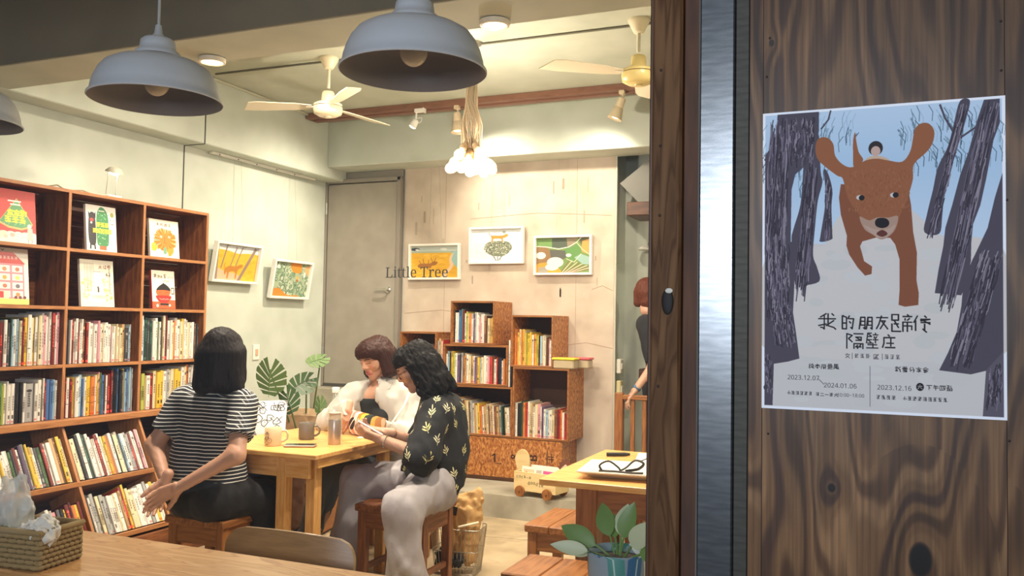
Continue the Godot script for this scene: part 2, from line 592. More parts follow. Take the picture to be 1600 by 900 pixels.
	cv.smooth([35.2, 32.5, 32.8, 31, 28, 26.9, 24.5, 23.1, 23.4, 18.7, 24.1, 14.3, 26.5, 12.9, 29.2, 13.8, 31.2, 16.6, 32, 21.9, 35.2, 26, 39.2, 27.5, 44.7, 24.8, 49.5, 24.2, 54.2, 25.3, 59.8, 26.2, 63, 22, 64.2, 16.2, 65, 12, 67.3, 9.7, 70.5, 9.9, 72.7, 13.4, 72.1, 18.4, 69.7, 22.4, 64.6, 27.6, 64.2, 33.9, 62.8, 39.8, 61, 45.6, 59, 49.8, 57.4, 55.7, 54.2, 59, 51.1, 60.2, 47.9, 58.4, 44.7, 55.3, 42.7, 50.1, 39.2, 44.8, 36.8, 39.5], fur)
	for j in 300:
		var q := Vector2(rng.randf_range(37, 63), rng.randf_range(28, 48))
		cv.line([q.x, q.y, q.x + rng.randf_range(-0.4, 0.4), q.y + 1.0], 0.22, hx(["8a5334", "9b6442", "a06a48", "7f4c30"][j % 4]))
	cv.smooth([42.3, 50.1, 46.3, 51.9, 49.5, 50.7, 54.2, 50.9, 58.1, 50.4, 57, 56.1, 54.2, 59.4, 51.1, 60.6, 47.9, 58.4, 44.3, 55.7], hx("a98a78"))
	cv.smooth([44, 54, 49, 56, 54, 56, 57, 54, 56, 57, 54, 59, 51, 60, 48, 58.4], hx("b39787"))
	cv.smooth([48.7, 52.9, 49.5, 51.3, 51.5, 50.9, 53.6, 51.5, 54.6, 53.2, 53.8, 54.9, 51.5, 55.5, 49.3, 54.6], hx("17141a"))
	cv.smooth([49.3, 58, 51.7, 56.3, 53.9, 58.1, 51.7, 59.4], hx("5c2f28"))
	cv.ell(42.4, 41.4, 1.5, 1.1, hx("c9c3c0"))
	cv.ell(56.4, 40.9, 1.5, 1.1, hx("c9c3c0"))
	cv.ell(43.2, 41.6, 1.2, 1.2, hx("17141a"))
	cv.ell(57.2, 40.9, 1.2, 1.2, hx("17141a"))
	# the writing
	var ink := hx("1d1b20")
	var at := [25.0, 34.5, 42.2, 49.3, 55.6, 64.4]
	var tall := [7.0, 5.8, 5.2, 6.4, 7.4, 6.4]
	var broad := [1.04, 0.92, 1.02, 0.72, 1.08, 1.0]
	for j in 6: cv.glyph(GLYPH["我的朋友蹄佇"[j]], at[j], 97.4 - tall[j] / 2 + [0, 0.3, 0.6, -0.2, 0.3, 0.3][j], tall[j], 0.6, ink, broad[j])
	cv.glyph(GLYPH["隔"], 37.0, 102.8, 6.6, 0.58, ink, 1.02)
	cv.glyph(GLYPH["壁"], 45.2, 102.4, 6.6, 0.5, ink, 0.72)
	cv.glyph(GLYPH["庄"], 51.8, 103.0, 5.6, 0.6, ink, 0.9)
	words(cv, "文", 36.2, 111.7, 2.0, 2, 0.25, hx("4b4850"))
	cv.rect(39.2, 111.4, 0.25, 2.8, hx("4b4850"))
	scribble(cv, 40.4, 111.8, 1.7, 3, 2.3, 0.24, hx("4b4850"))
	words(cv, "圖", 48.2, 111.8, 2.0, 2, 0.22, hx("4b4850"))
	cv.rect(51.6, 111.4, 0.25, 2.8, hx("4b4850"))
	scribble(cv, 52.7, 111.9, 1.7, 3, 2.3, 0.24, hx("4b4850"))
	words(cv, "繪本原畫展", 20.9, 116.8, 2.1, 2.65, 0.26, ink)
	words(cv, "新書分享會", 57.0, 117.0, 2.1, 2.75, 0.26, ink)
	cv.line([24.9, 123.6, 27.4, 126.0], 0.25, hx("4b4850"))
	cv.rect(46.5, 117, 0.3, 18, hx("77747c"))
	cv.ell(66.8, 125.4, 1.55, 1.75, hx("131216"))
	words(cv, "六", 65.9, 124.5, 1.8, 2, 0.24, hx("d8d6d4"))
	words(cv, "下午四點", 69.4, 124.4, 2.1, 2.6, 0.25, ink)
	words(cv, "小", 11.4, 129.6, 1.6, 2, 0.22, ink)
	scribble(cv, 13.3, 129.7, 1.4, 5, 1.9, 0.22, hx("3a373e"))
	scribble(cv, 24.0, 129.8, 1.4, 1, 2, 0.22, hx("3a373e"))
	words(cv, "二一", 25.8, 129.8, 1.5, 2.0, 0.22, ink)
	scribble(cv, 29.8, 129.8, 1.4, 1, 2, 0.22, hx("3a373e"))
	words(cv, "六", 31.8, 129.8, 1.5, 2, 0.22, ink)
	scribble(cv, 49.4, 129.9, 1.5, 4, 2.05, 0.24, hx("3a373e"))
	words(cv, "小", 60.0, 129.9, 1.6, 2, 0.22, ink)
	scribble(cv, 62.0, 129.9, 1.5, 8, 2.0, 0.24, hx("3a373e"))
	return cv.texture()


func cover_print(which: String) -> Texture2D:
	var cv: CV
	match which:
		"tree":
			cv = CV.new(60, 80, 3.0, hx("d63b33"))
			cv.rect(0, 64, 60, 16, hx("f1e6da"))
			for j in 6: cv.ell(5 + j * 10, 66, 6, 3.5, hx("f1e6da"))
			cv.shape([34, 12, 56, 50, 50, 56, 40, 60, 22, 58, 8, 51], hx("d8b96a"))
			cv.shape([34, 14, 54, 49, 48, 54, 40, 57, 22, 55, 10, 49], hx("5c9f63"))
			for j in 40: cv.ell(rng.randf_range(16, 48), rng.randf_range(40, 54), 0.6, 0.6, hx("a5cf9a"))
			cv.rect(22, 16, 18, 2.2, hx("eef0e4"))
			cv.rect(25, 21, 14, 2.2, hx("eef0e4"))
			words(cv, "空空的", 21, 30, 8, 9, 2.0, hx("f2e52c"))
			scribble(cv, 18, 41, 8, 3, 10, 2.0, hx("f2e52c"))
			cv.ell(14, 68, 6, 5, hx("ead9c2"))
			cv.ell(18, 71, 3, 2.5, hx("e0c4ac"))
			cv.ell(27, 68, 3.5, 3, hx("e7b2a2"))
			cv.ell(51, 53, 3, 3.5, hx("f0e2d6"))
			cv.shape([48, 56, 55, 56, 56, 74, 47, 74], hx("e6c4bb"))
			cv.line([49, 74, 49, 78], 1.2, hx("d79a94"))
			cv.line([54, 74, 54, 78], 1.2, hx("d79a94"))
		"house":
			cv = CV.new(60, 80, 3.0, hx("efe8dc"))
			cv.rect(0, 0, 60, 8, hx("d9cbbd"))
			cv.rect(0, 72, 60, 8, hx("f0dc73"))
			cv.shape([10, 6, 40, 6, 56, 22, 0, 22], hx("d2413c"))
			cv.rect(2, 22, 52, 50, hx("dd8c96"))
			for r in 4:
				for q in 3:
					cv.rect(4 + q * 17, 25 + r * 12, 14, 9, hx("f7efdc"))
					cv.ell(11 + q * 17, 30 + r * 12, 3, 3, hx(["efcf6a", "c98a5a", "d86f58", "6e6a76", "e6a24a"][(r * 3 + q) % 5]))
			cv.rect(20, 61, 13, 11, hx("e9d8c0"))
			cv.rect(21, 62, 5, 9, hx("c3322f"))
			scribble(cv, 12, 12, 3.5, 7, 5, 0.8, hx("f0c8bf"))
			for j in 3: cv.ell(42 + j * 6, 70, 2.2, 2.2, hx("6a3a3a"))
			cv.line([24, 2, 26, 4, 28, 2], 0.8, hx("3c3436"))
		"bear":
			cv = CV.new(60, 80, 3.0, hx("f3f0e6"))
			cv.smooth([30, 2, 38, 6, 44, 20, 44, 60, 40, 70, 24, 70, 20, 60, 20, 22, 24, 8], hx("3f8a52"))
			for j in 60: cv.ell(rng.randf_range(23, 42), rng.randf_range(8, 68), 0.9, 0.9, hx(["7fbd82", "2f6f45", "bfe0b8"][j % 3]))
			cv.rect(25, 8, 12, 2, hx("e9efe0"))
			cv.rect(25, 70, 14, 7, hx("b8683a"))
			cv.smooth([8, 14, 16, 14, 18, 24, 18, 66, 5, 66, 4, 32], hx("1f1c1e"))
			cv.shape([4, 12, 8, 16, 16, 16, 19, 11, 19, 22, 5, 22], hx("1f1c1e"))
			cv.line([8, 64, 7, 76], 3, hx("1f1c1e"))
			cv.line([15, 64, 16, 76], 3, hx("1f1c1e"))
			cv.ell(11, 26, 4, 3, hx("c4423c"))
			cv.ell(10, 31, 2, 2, hx("e9e0d2"))
			cv.smooth([48, 18, 56, 18, 59, 30, 59, 72, 46, 74, 45, 34], hx("ebe6dc"))
			cv.ell(52, 14, 4, 4, hx("9a9a4a"))
			cv.line([48, 24, 50, 22], 0.8, hx("35302c"))
			cv.line([54, 22, 56, 24], 0.8, hx("35302c"))
			cv.line([49, 29, 52, 31, 55, 29], 0.8, hx("35302c"))
			scribble(cv, 21, 30, 6.5, 3, 8, 1.8, hx("f3e431"))
			scribble(cv, 13, 41, 6.5, 5, 7.6, 1.8, hx("f3e431"))
		"lion":
			cv = CV.new(60, 76, 3.0, hx("f1e9d8"))
			cv.smooth([4, 50, 12, 46, 14, 58, 8, 64, 3, 60], hx("eec53c"))
			for j in 70:
				var w := TAU * j / 70 + rng.randf_range(-0.05, 0.05)
				var r := rng.randf_range(20, 24)
				cv.line([31 + cos(w) * 8, 40 + sin(w) * 9, 31 + cos(w) * r, 40 + sin(w) * r], 2.2, hx(["e07b2c", "e9963a", "d96527", "edab48", "7fae8f" if w > 2.6 and w < 3.6 else "e58a33"][j % 5]))
			cv.ell(31, 40, 11, 13, hx("e58b3c"))
			cv.ell(23, 34, 2.4, 2.4, hx("f4ead4"))
			cv.ell(40, 33, 2.4, 2.4, hx("f4ead4"))
			cv.ell(23, 34, 1, 1, hx("39342c"))
			cv.ell(40, 33, 1, 1, hx("39342c"))
			cv.line([31, 34, 29, 46, 34, 46], 1, hx("c7622c"))
			cv.shape([27, 56, 33, 54, 33, 68, 27, 68], hx("78a987"))
			cv.smooth([36, 58, 48, 56, 46, 66, 38, 72], hx("e8a03c"))
			words(cv, "飛天獅子", 14, 7, 5.5, 8, 0.8, hx("7a5b49"))
		"forest":
			cv = CV.new(60, 84, 3.0, hx("eae5d2"))
			for j in 90: cv.ell(rng.randf_range(4, 56), rng.randf_range(34, 74), rng.randf_range(1, 4), rng.randf_range(1, 3), hx(["c9cf9a", "dcd9b4", "b7bd7e", "e9e6d4", "cbbf96"][j % 5]))
			cv.smooth([24, 20, 36, 20, 40, 50, 44, 74, 14, 74, 20, 50], hx("f4f0e4"))
			for j in 6: cv.line([8 + j * 3, 6, 7 + j * 3 + (j % 2) * 2, 56], 0.9, hx("b3a58d"))
			cv.line([52, 8, 53, 60], 2.0, hx("b9ab8f"))
			for j in 10: cv.line([14 + j * 2, 64 + j % 3 * 2, 40 + j, 65 + j % 3 * 2], 0.5, hx("b19a78"))
			cv.ell(31, 49, 1.6, 1.8, hx("4d4238"))
			cv.shape([30, 50, 33, 50, 33, 58, 30, 58], hx("4d4238"))
			words(cv, "大提琴", 33, 9, 6.5, 8, 0.8, hx("8a5a45"))
			words(cv, "樹", 46, 22, 8, 8, 1.0, hx("4a3b30"))
			scribble(cv, 24, 20, 2, 5, 2.6, 0.4, hx("8a8074"))
		"pot":
			cv = CV.new(60, 78, 3.0, hx("f0ead9"))
			cv.rect(0, 60, 60, 18, hx("c4623c"))
			cv.rect(0, 58, 40, 6, hx("f0ead9"))
			cv.smooth([14, 36, 26, 28, 34, 27, 46, 35, 46, 42, 14, 42], hx("232022"))
			cv.ell(30, 27, 1.6, 2, hx("232022"))
			cv.smooth([12, 41, 46, 41, 45, 50, 40, 56, 20, 56, 13, 50], hx("dd6a3a"))
			cv.line([18, 45, 24, 45], 0.8, hx("5b2a1c"))
			cv.line([34, 45, 40, 45], 0.8, hx("5b2a1c"))
			cv.ell(12, 54, 3, 3, hx("5f6d55"))
			cv.ell(47, 54, 3, 3, hx("5f6d55"))
			cv.smooth([12, 52, 48, 52, 44, 62, 36, 66, 22, 66, 15, 62], hx("c8342f"))
			for j in 5: cv.line([18 + j * 5, 57 + j % 2 * 2, 24 + j * 5, 59], 0.9, hx("eec6b8"))
			cv.rect(20, 67, 22, 4, hx("2b2829"))
			cv.ell(13, 72, 3, 3.5, hx("f0ead9"))
			cv.ell(45, 71, 3, 2.5, hx("f0ead9"))
			cv.rect(50, 34, 8, 14, hx("4a4446"))
			cv.rect(51.5, 36, 5, 10, hx("e5dfd0"))
			words(cv, "我", 6, 8, 7, 8, 1.1, hx("6d5a40"))
			words(cv, "的大", 16, 10, 5.5, 7, 1.0, hx("6d5a40"))
			scribble(cv, 32, 8, 7, 1, 8, 1.1, hx("6d5a40"))
			scribble(cv, 42, 12, 3, 4, 4, 0.5, hx("8a7a62"))
			scribble(cv, 32, 20, 2.6, 4, 3.4, 0.5, hx("8a7a62"))
	return cv.texture()


func painting_print(which: String) -> Texture2D:
	var cv := CV.new(96, 60, 3.0, hx("d9d3c2"))
	match which:
		"grove":
			cv.rect(0, 0, 96, 60, hx("c9cfd2"))
			cv.smooth([-6, 16, 20, 10, 50, 14, 80, 12, 104, 20, 104, 70, -6, 70], hx("e0a92c"))
			for j in 30: cv.ell(rng.randf_range(0, 96), rng.randf_range(18, 58), 6, 3, hx(["e6b136", "dca126", "e3ad31"][j % 3]))
			cv.smooth([-4, 40, 30, 46, 56, 50, 60, 64, -4, 64], hx("d3ad8c"))
			for q in [[3, 0, 8, 60, 5.0], [24, 0, 16, 40, 3.0], [45, 4, 34, 44, 2.4], [58, 3, 46, 40, 2.4], [88, 4, 58, 60, 6.0]]:
				cv.line([q[0], q[1], q[2], q[3]], q[4], hx("8b7668"))
				for j in 6: cv.line([q[0], q[1] + j, q[0] + rng.randf_range(-9, 9), q[1] + rng.randf_range(-4, 5)], 0.5, hx("8d9396"))
			cv.smooth([24, 42, 34, 36, 48, 36, 58, 32, 64, 33, 62, 37, 54, 42, 52, 56, 49, 56, 48, 46, 36, 46, 34, 57, 31, 57, 30, 46, 26, 52], hx("b5772a"))
			cv.line([27, 43, 22, 36, 24, 32], 1.4, hx("b5772a"))
		"leaves":
			cv.rect(0, 0, 96, 60, hx("9fae90"))
			for j in 130:
				var q := Vector2(rng.randf_range(0, 96), rng.randf_range(0, 60))
				var r := rng.randf_range(3, 7)
				for w in 3: cv.ell(q.x, q.y, r * (1 - w * 0.3), r * (0.8 - w * 0.24), hx(["6f8a6c", "a9b79c", "87a07e", "c3cbb0", "55705a"][(j + w * 2) % 5]), rng.randf() * 3)
			cv.smooth([44, -2, 70, -2, 74, 14, 64, 18, 48, 14], hx("d98a2f"))
			cv.smooth([-2, 50, 20, 46, 36, 54, 50, 58, 70, 57, 70, 62, -2, 62], hx("c9822e"))
			cv.smooth([84, 6, 96, 4, 97, 20, 86, 16], hx("d9a36a"))
			cv.ell(66, 26, 4, 3, hx("dca85c"))
			cv.ell(84, 20, 3, 5, hx("e9e6da"))
			cv.ell(12, 8, 4, 4, hx("e4e6da"))
			cv.ell(66, 31, 3, 2, hx("b5682a"))
		"field":
			cv.rect(0, 0, 96, 60, hx("d9a52a"))
			cv.rect(0, 0, 96, 13, hx("b9c4bc"))
			cv.rect(0, 10, 96, 3, hx("9aa894"))
			for j in 40: cv.ell(rng.randf_range(0, 96), rng.randf_range(16, 58), 7, 2.5, hx(["dfad33", "d39f25", "e2b33d"][j % 3]))
			cv.smooth([82, 14, 97, 10, 97, 42, 86, 34, 80, 24], hx("93b5b0"))
			cv.smooth([80, 18, 86, 14, 82, 26, 86, 36, 80, 46, 72, 54, 76, 62, 60, 62, 68, 50, 78, 38, 77, 26], hx("d8bb98"))
			cv.ell(8, 6, 9, 3, hx("3e4a55"))
			cv.ell(12, 7, 4, 1.6, hx("e6e6e0"))
			cv.ell(66, 6, 7, 2, hx("e4e6e0"))
			cv.smooth([14, 36, 20, 33, 38, 33, 46, 29, 54, 31, 50, 36, 42, 38, 40, 42, 30, 41, 22, 42, 14, 40], hx("a0682c"))
			for q in [[20, 34, 16, 28], [26, 33, 24, 24], [44, 31, 40, 22], [47, 31, 50, 23], [35, 33, 36, 27]]: cv.line(q, 1.3, hx("94602a"))
		"bush":
			cv.rect(0, 0, 96, 60, hx("d5dbd8"))
			for j in 40: cv.ell(rng.randf_range(0, 96), rng.randf_range(0, 60), 8, 4, hx(["d9dfdc", "d0d7d5", "dde1dd"][j % 3]))
			for q in [[46, 58, 42, 44], [50, 58, 50, 44], [54, 58, 58, 44], [50, 58, 62, 46], [48, 58, 38, 46]]: cv.line(q, 1.2, hx("6b6a5a"))
			cv.smooth([24, 34, 28, 26, 40, 22, 56, 22, 70, 24, 77, 33, 72, 42, 64, 48, 52, 50, 38, 48, 28, 42], hx("6f7460"))
			for j in 240:
				var q := Vector2(50 + rng.randf_range(-26, 26), 35 + rng.randf_range(-13, 13))
				if Vector2((q.x - 50) / 26, (q.y - 35) / 13.5).length() < 1: cv.ell(q.x, q.y, 1.3, 0.6, hx(["b9bda5", "3f4636", "8d937a", "d2d4c0"][j % 4]), rng.randf() * 3)
			cv.smooth([38, 12, 58, 12, 66, 9, 70, 12, 64, 16, 60, 17, 60, 23, 57, 23, 56, 18, 42, 18, 41, 23, 38, 23, 38, 17], hx("c98434"))
			cv.line([39, 13, 34, 10, 33, 6], 1.0, hx("7b4a24"))
			cv.ell(62, 6, 3.4, 2.6, hx("8f9a94"))
		"farm":
			cv.rect(0, 0, 96, 60, hx("6f8a4a"))
			cv.rect(0, 0, 28, 16, hx("6d9150"))
			cv.shape([28, 0, 56, 0, 60, 18, 28, 18], hx("4e5a48"))
			cv.shape([54, 0, 74, 0, 66, 14, 56, 16], hx("8c7f66"))
			cv.shape([74, 0, 96, 0, 96, 22, 80, 12], hx("59583a"))
			cv.shape([82, 6, 97, 2, 97, 30, 80, 24], hx("c9974a"))
			cv.shape([50, 20, 74, 12, 82, 24, 66, 40, 54, 34], hx("5d8a48"))
			cv.smooth([0, 16, 22, 18, 24, 40, 0, 44], hx("8a6a44"))
			cv.shape([24, 20, 52, 22, 54, 34, 40, 40, 26, 34], hx("57584e"))
			cv.shape([68, 34, 80, 28, 96, 34, 96, 46, 84, 46], hx("8fb0a4"))
			for j in 11: cv.line([44 + j * 2, 60, 60 + j * 4.4, 38 + j * 1.4], 1.1, hx("ddc9ae") if j % 2 else hx("7a4f3a"))
			cv.smooth([0, 46, 18, 42, 34, 46, 44, 62, -2, 62], hx("d2932f"))
			cv.rect(4, 50, 16, 10, hx("9a9384"))
			for q in [[8, 30, 9, 6], [34, 42, 15, 9], [28, 50, 12, 6], [58, 30, 5, 3]]: cv.ell(q[0], q[1], q[2], q[3], hx("dcd2cc"))
			cv.line([0, 14, 16, 15, 40, 19, 58, 16, 72, 8, 80, 0], 1.4, hx("e6e2cf"))
			cv.line([72, 8, 82, 20, 96, 30], 1.0, hx("d8d4bc"))
			cv.line([54, 36, 68, 42, 80, 28], 1.0, hx("cfd0b4"))
	return cv.texture()


func spine_prints(dark: bool) -> Texture2D:  # sixteen book spines side by side, to be tinted by each book's own colour
	var cv := CV.new(256, 128, 1.0, Color(0.95, 0.95, 0.95) if not dark else Color(0.42, 0.42, 0.42))
	cv.ss = 2
	for s in 16:
		var x := s * 16.0
		var mark := Color(0.35, 0.33, 0.33) if not dark else Color(1, 1, 1)
		var soft := Color(0.72, 0.7, 0.68) if not dark else Color(0.7, 0.7, 0.7)
		match s % 8:
			0: scribble(cv, x + 5, 12, 5, 1, 1, 1.2, mark)
			1: cv.rect(x, 8, 16, 10, soft)
			2: cv.rect(x + 4, 100, 8, 12, mark)
			3: cv.rect(x, 0, 16, 24, soft)
			4: cv.rect(x, 84, 16, 2, mark)
			5: cv.rect(x, 60, 16, 34, soft)
			6: cv.ell(x + 8, 24, 5, 5, mark)
		if s % 8 != 7:
			var y := 30.0 + (s * 7) % 20
			for j in 4 + s % 4:
				scribble(cv, x + 5.5, y, 5, 1, 1, 1.1, mark)
				y += 8
			if s % 3 == 0:
				for j in 3: scribble(cv, x + 6, 98 + j * 6, 3.5, 1, 1, 0.9, soft.darkened(0.2))
		if s > 8: cv.rect(x, 118, 16, 7, Color(0.93, 0.62, 0.62) if not dark else Color(1, 0.8, 0.8))
	return cv.texture()


func sprig_print() -> Texture2D:  # pale leafy sprigs scattered on black cloth
	var cv := CV.new(100, 100, 5.0, hx("131315"))
	var n := 0
	for q in [[14, 24, 0.3], [50, 16, -0.5], [84, 34, 0.5], [32, 56, -0.4], [66, 60, 0.25], [10, 88, 0.6], [47, 94, -0.2], [86, 92, -0.55]]:
		var c := hx(["d6d0a0", "cfc788", "cdc8a8"][n % 3])
		var o := Vector2(q[0], q[1])
		var d := Vector2(0, -1).rotated(q[2])
		var e := o + d * 12
		cv.line([o.x, o.y, e.x, e.y], 0.7, c)
		for j in 4:
			var b := o + d * (3.0 + (j / 2) * 4.6)
			var w := d.rotated(0.72 if j % 2 else -0.72)
			var t := b + w * (5.6 - j * 0.4)
			cv.ell(t.x, t.y, 4.2 - j * 0.3, 1.0, c, w.angle())
		var tip := o + d * 15.5
		cv.ell(tip.x, tip.y, 4.2, 1.0, c, d.angle())
		n += 1
	return cv.texture()


func stripe_print() -> Texture2D:
	var cv := CV.new(16, 100, 2.0, hx("16161a"))
	for j in 10:
		for x in 16: cv.rect(x, j * 10 + 1.5 + sin(x / 16.0 * TAU) * 0.4, 1, 2.9, hx("dedbd4"))
	return cv.texture()


# ---------------------------------------------------------------- lamps that light the room
func omni(called: String, at: Vector3, e: float, c: Color, size := 0.03) -> void:
	var l := OmniLight3D.new()
	l.name = called
	l.position = at
	l.light_energy = e
	l.light_color = c
	l.light_size = size
	l.omni_range = 14.0
	l.omni_attenuation = 2.0
	l.shadow_enabled = true
	add_child(l, true)


func spot(called: String, at: Vector3, to: Vector3, e: float, c: Color, angle := 40.0, soft := 0.6, size := 0.03) -> void:
	var l := SpotLight3D.new()
	l.name = called
	l.position = at
	l.light_energy = e
	l.light_color = c
	l.light_size = size
	l.spot_range = 14.0
	l.spot_attenuation = 2.0
	l.spot_angle = angle
	l.spot_angle_attenuation = soft
	l.shadow_enabled = true
	add_child(l, true)
	var up := Vector3.UP if absf((to - at).normalized().y) < 0.95 else Vector3.BACK
	l.look_at_from_position(at, to, up)


const WARM := Color(1.0, 0.945, 0.86)
const DOWNLIGHTS := [Vector3(-2.86, 2.56, -3.12), Vector3(-1.42, 2.56, -3.12)]
const CEILING_DISCS := [Vector3(-3.0, 3.03, -3.9), Vector3(-0.6, 3.03, -3.9), Vector3(0.5, 3.03, -5.3)]
const CLUSTER := Vector3(-2.25, 3.03, -4.63)


func room_lamps() -> void:
	for at in DOWNLIGHTS:
		var o := thing("downlight", "", "")
		o.position = at
		part("rim", MB.new().lathe([Vector2(0.05, 0), Vector2(0.062, -0.004), Vector2(0.06, -0.022), Vector2(0.05, -0.024), Vector2(0.047, -0.018)], 28).mesh(), plain("e8dfc8", 0.4), o)
		part("lamp_face", MB.new().lathe([Vector2(0.048, -0.02), Vector2(0.0, -0.02)], 28).mesh(), glow("downlight_glow", Color(1.0, 0.86, 0.6), 9.0), o)
	tag(get_node("downlight"), "small bright round downlight in the beam, left one, above the hanging lamp nearest the bookcase", "ceiling light", "downlights under the cross beam")
	tag(get_node("downlight_001"), "small bright round downlight in the beam, right one, near the bulb cluster's canopy", "ceiling light", "downlights under the cross beam")
	for at in DOWNLIGHTS: spot("downlight_lamp", at + Vector3(0, -0.03, 0), at + Vector3(0.0, -2.0, -0.55), 5.0, WARM, 74.0, 1.0, 0.05)
	var where := ["over the women's table behind the beam", "behind the window post near the beam", "near the stair beyond the post"]
	for k in CEILING_DISCS.size():
		var o := thing("ceiling_lamp", "round white flush ceiling lamp " + where[k], "ceiling light", CEILING_DISCS[k], 0.0, "flush ceiling lamps")
		part("rim", MB.new().lathe([Vector2(0.12, 0), Vector2(0.125, -0.01), Vector2(0.115, -0.035), Vector2(0.105, -0.035)], 32).mesh(), plain("e9e6da", 0.4), o)
		part("lamp_face", MB.new().lathe([Vector2(0.108, -0.03), Vector2(0.0, -0.034)], 32).mesh(), glow("disc_glow", Color(1.0, 0.9, 0.72), 6.0), o)
	for at in CEILING_DISCS: spot("ceiling_lamp_light", at + Vector3(0, -0.05, 0), at + Vector3(0, -2, 0), 3.4, WARM, 86.0, 0.5, 0.08)


# ---------------------------------------------------------------- the room
func setting() -> void:
	var plaster := noise_tex(0.01, [[0.0, "b9bfb1"], [0.5, "c3c9bb"], [1.0, "ccd1c5"]], "fbm", 5, 31, 512)
	var wall := textured("wall_paint", plaster, Vector3.ONE * 0.5, 0.75, true)
	var ceil_m := textured("ceiling_paint", noise_tex(0.01, [[0.0, "aeb2a0"], [0.5, "b7baa8"], [1.0, "bfc2b1"]], "fbm", 5, 32, 512), Vector3.ONE * 0.5, 0.8, true)
	var floor_t := noise_tex(0.006, [[0.0, "96846a"], [0.35, "b09c7c"], [0.6, "bda888"], [0.8, "ab9779"], [1.0, "c7b493"]], "fbm", 6, 33, 1024, 20.0)
	var floor_m := textured("floor_concrete", floor_t, Vector3.ONE * 0.4, 0.55, true)
	var step_m := textured("step_concrete", noise_tex(0.008, [[0.0, "8a8474"], [0.5, "a39c8a"], [1.0, "b4ad9b"]], "fbm", 6, 34, 512, 10.0), Vector3.ONE * 0.7, 0.7, true)
	var raw := textured("raw_concrete", noise_tex(0.007, [[0.0, "b3a391"], [0.35, "c0b09d"], [0.65, "c7b8a5"], [1.0, "d2c4b2"]], "fbm", 6, 35, 1024, 18.0), Vector3.ONE * 0.45, 0.7, true)
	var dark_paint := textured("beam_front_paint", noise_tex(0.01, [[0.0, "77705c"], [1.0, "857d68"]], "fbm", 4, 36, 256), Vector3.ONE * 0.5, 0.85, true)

	structure("floor", span(Vector3(-4.65, -0.15, -7.1), Vector3(1.65, 0, -1.28)), floor_m, "beige worn concrete shop floor with fine cracks", "floor")
	structure("ceiling", span(Vector3(-4.65, 3.03, -7.1), Vector3(1.65, 3.18, -1.28)), ceil_m, "pale green painted ceiling of the shop", "ceiling")
	structure("wall_left", span(Vector3(-4.65, 0, -7.1), Vector3(-4.5, 3.03, -1.28)), wall, "pale green plastered wall behind the tall bookcase", "wall")
	structure("wall_back", span(Vector3(-4.5, 0, -6.8), Vector3(-1.9, 3.03, -6.42)), wall, "pale back wall carrying the grey door and concrete panel", "wall")
	structure("wall_passage", span(Vector3(-4.5, 0, -6.95), Vector3(1.65, 3.03, -6.8)), textured("passage_paint", noise_tex(0.01, [[0.0, "a3a697"], [1.0, "b3b5a5"]], "fbm", 4, 37, 256), Vector3.ONE * 0.5, 0.6, true), "grey-green wall of the passage beyond the concrete panel", "wall")
	structure("wall_right", span(Vector3(1.5, 0, -7.1), Vector3(1.65, 3.03, -1.28)), wall, "pale green side wall hidden behind the window post", "wall")
	structure("trim_1", span(Vector3(-4.5, 2.56, -6.42), Vector3(-4.316, 3.03, -1.28), 0.006), wall, "pale green ceiling beam along the bookcase wall", "beam")
	structure("trim_2", span(Vector3(-4.316, 2.645, -6.42), Vector3(1.5, 3.03, -6.11), 0.006), wall, "pale green ceiling beam across the back wall", "beam")
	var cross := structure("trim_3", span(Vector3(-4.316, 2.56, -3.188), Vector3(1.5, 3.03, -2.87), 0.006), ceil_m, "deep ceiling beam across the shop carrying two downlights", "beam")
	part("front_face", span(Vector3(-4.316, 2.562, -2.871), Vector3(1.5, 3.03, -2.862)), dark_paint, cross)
	# joints of the beam and the wall
	var dark := plain("4c4d43", 0.9)
	structure("trim_4", MB.new().box(Vector3(-4.314, 2.795, -4.66), Vector3(0.004, 0.47, 0.008)).box(Vector3(-4.405, 2.558, -4.66), Vector3(0.18, 0.004, 0.008)).box(Vector3(-4.498, 1.9, -4.66), Vector3(0.004, 1.32, 0.008)).mesh(), dark, "thin dark joint running down beam and green wall", "joint")
	# raised concrete platform and the steps to the door
	var plat := PackedVector2Array([Vector2(-4.5, 6.42), Vector2(-4.5, 5.6), Vector2(-2.1, 5.56), Vector2(-1.99, 5.58), Vector2(-1.9, 5.64), Vector2(-1.86, 5.74), Vector2(-1.86, 6.79), Vector2(-1.5, 6.79), Vector2(1.5, 6.79), Vector2(1.5, 6.81), Vector2(-1.9, 6.81), Vector2(-1.9, 6.42)])
	plat = PackedVector2Array([Vector2(-4.49, 6.42), Vector2(-4.49, 5.6), Vector2(-2.1, 5.56), Vector2(-1.98, 5.575), Vector2(-1.88, 5.63), Vector2(-1.82, 5.72), Vector2(-1.8, 5.84), Vector2(-1.8, 6.42)])
	structure("trim_5", MB.new().prism(plat, 0.157, Transform3D(Basis(Vector3.RIGHT, Vector3.FORWARD, Vector3.UP), Vector3.ZERO)).mesh(), step_m, "low grey concrete platform under the crate shelves with rounded corner", "platform")
	structure("trim_6", span(Vector3(-4.5, 0.157, -6.42), Vector3(-3.7, 0.37, -5.85), 0.008), step_m, "lowest grey concrete step up to the door", "step")
	structure("trim_7", span(Vector3(-4.5, 0.37, -6.42), Vector3(-3.7, 0.585, -6.04), 0.008), step_m, "middle grey concrete step up to the door", "step")
	structure("trim_8", span(Vector3(-4.5, 0.585, -6.42), Vector3(-3.7, 0.775, -6.2), 0.008), step_m, "topmost grey concrete step in front of the door", "step")
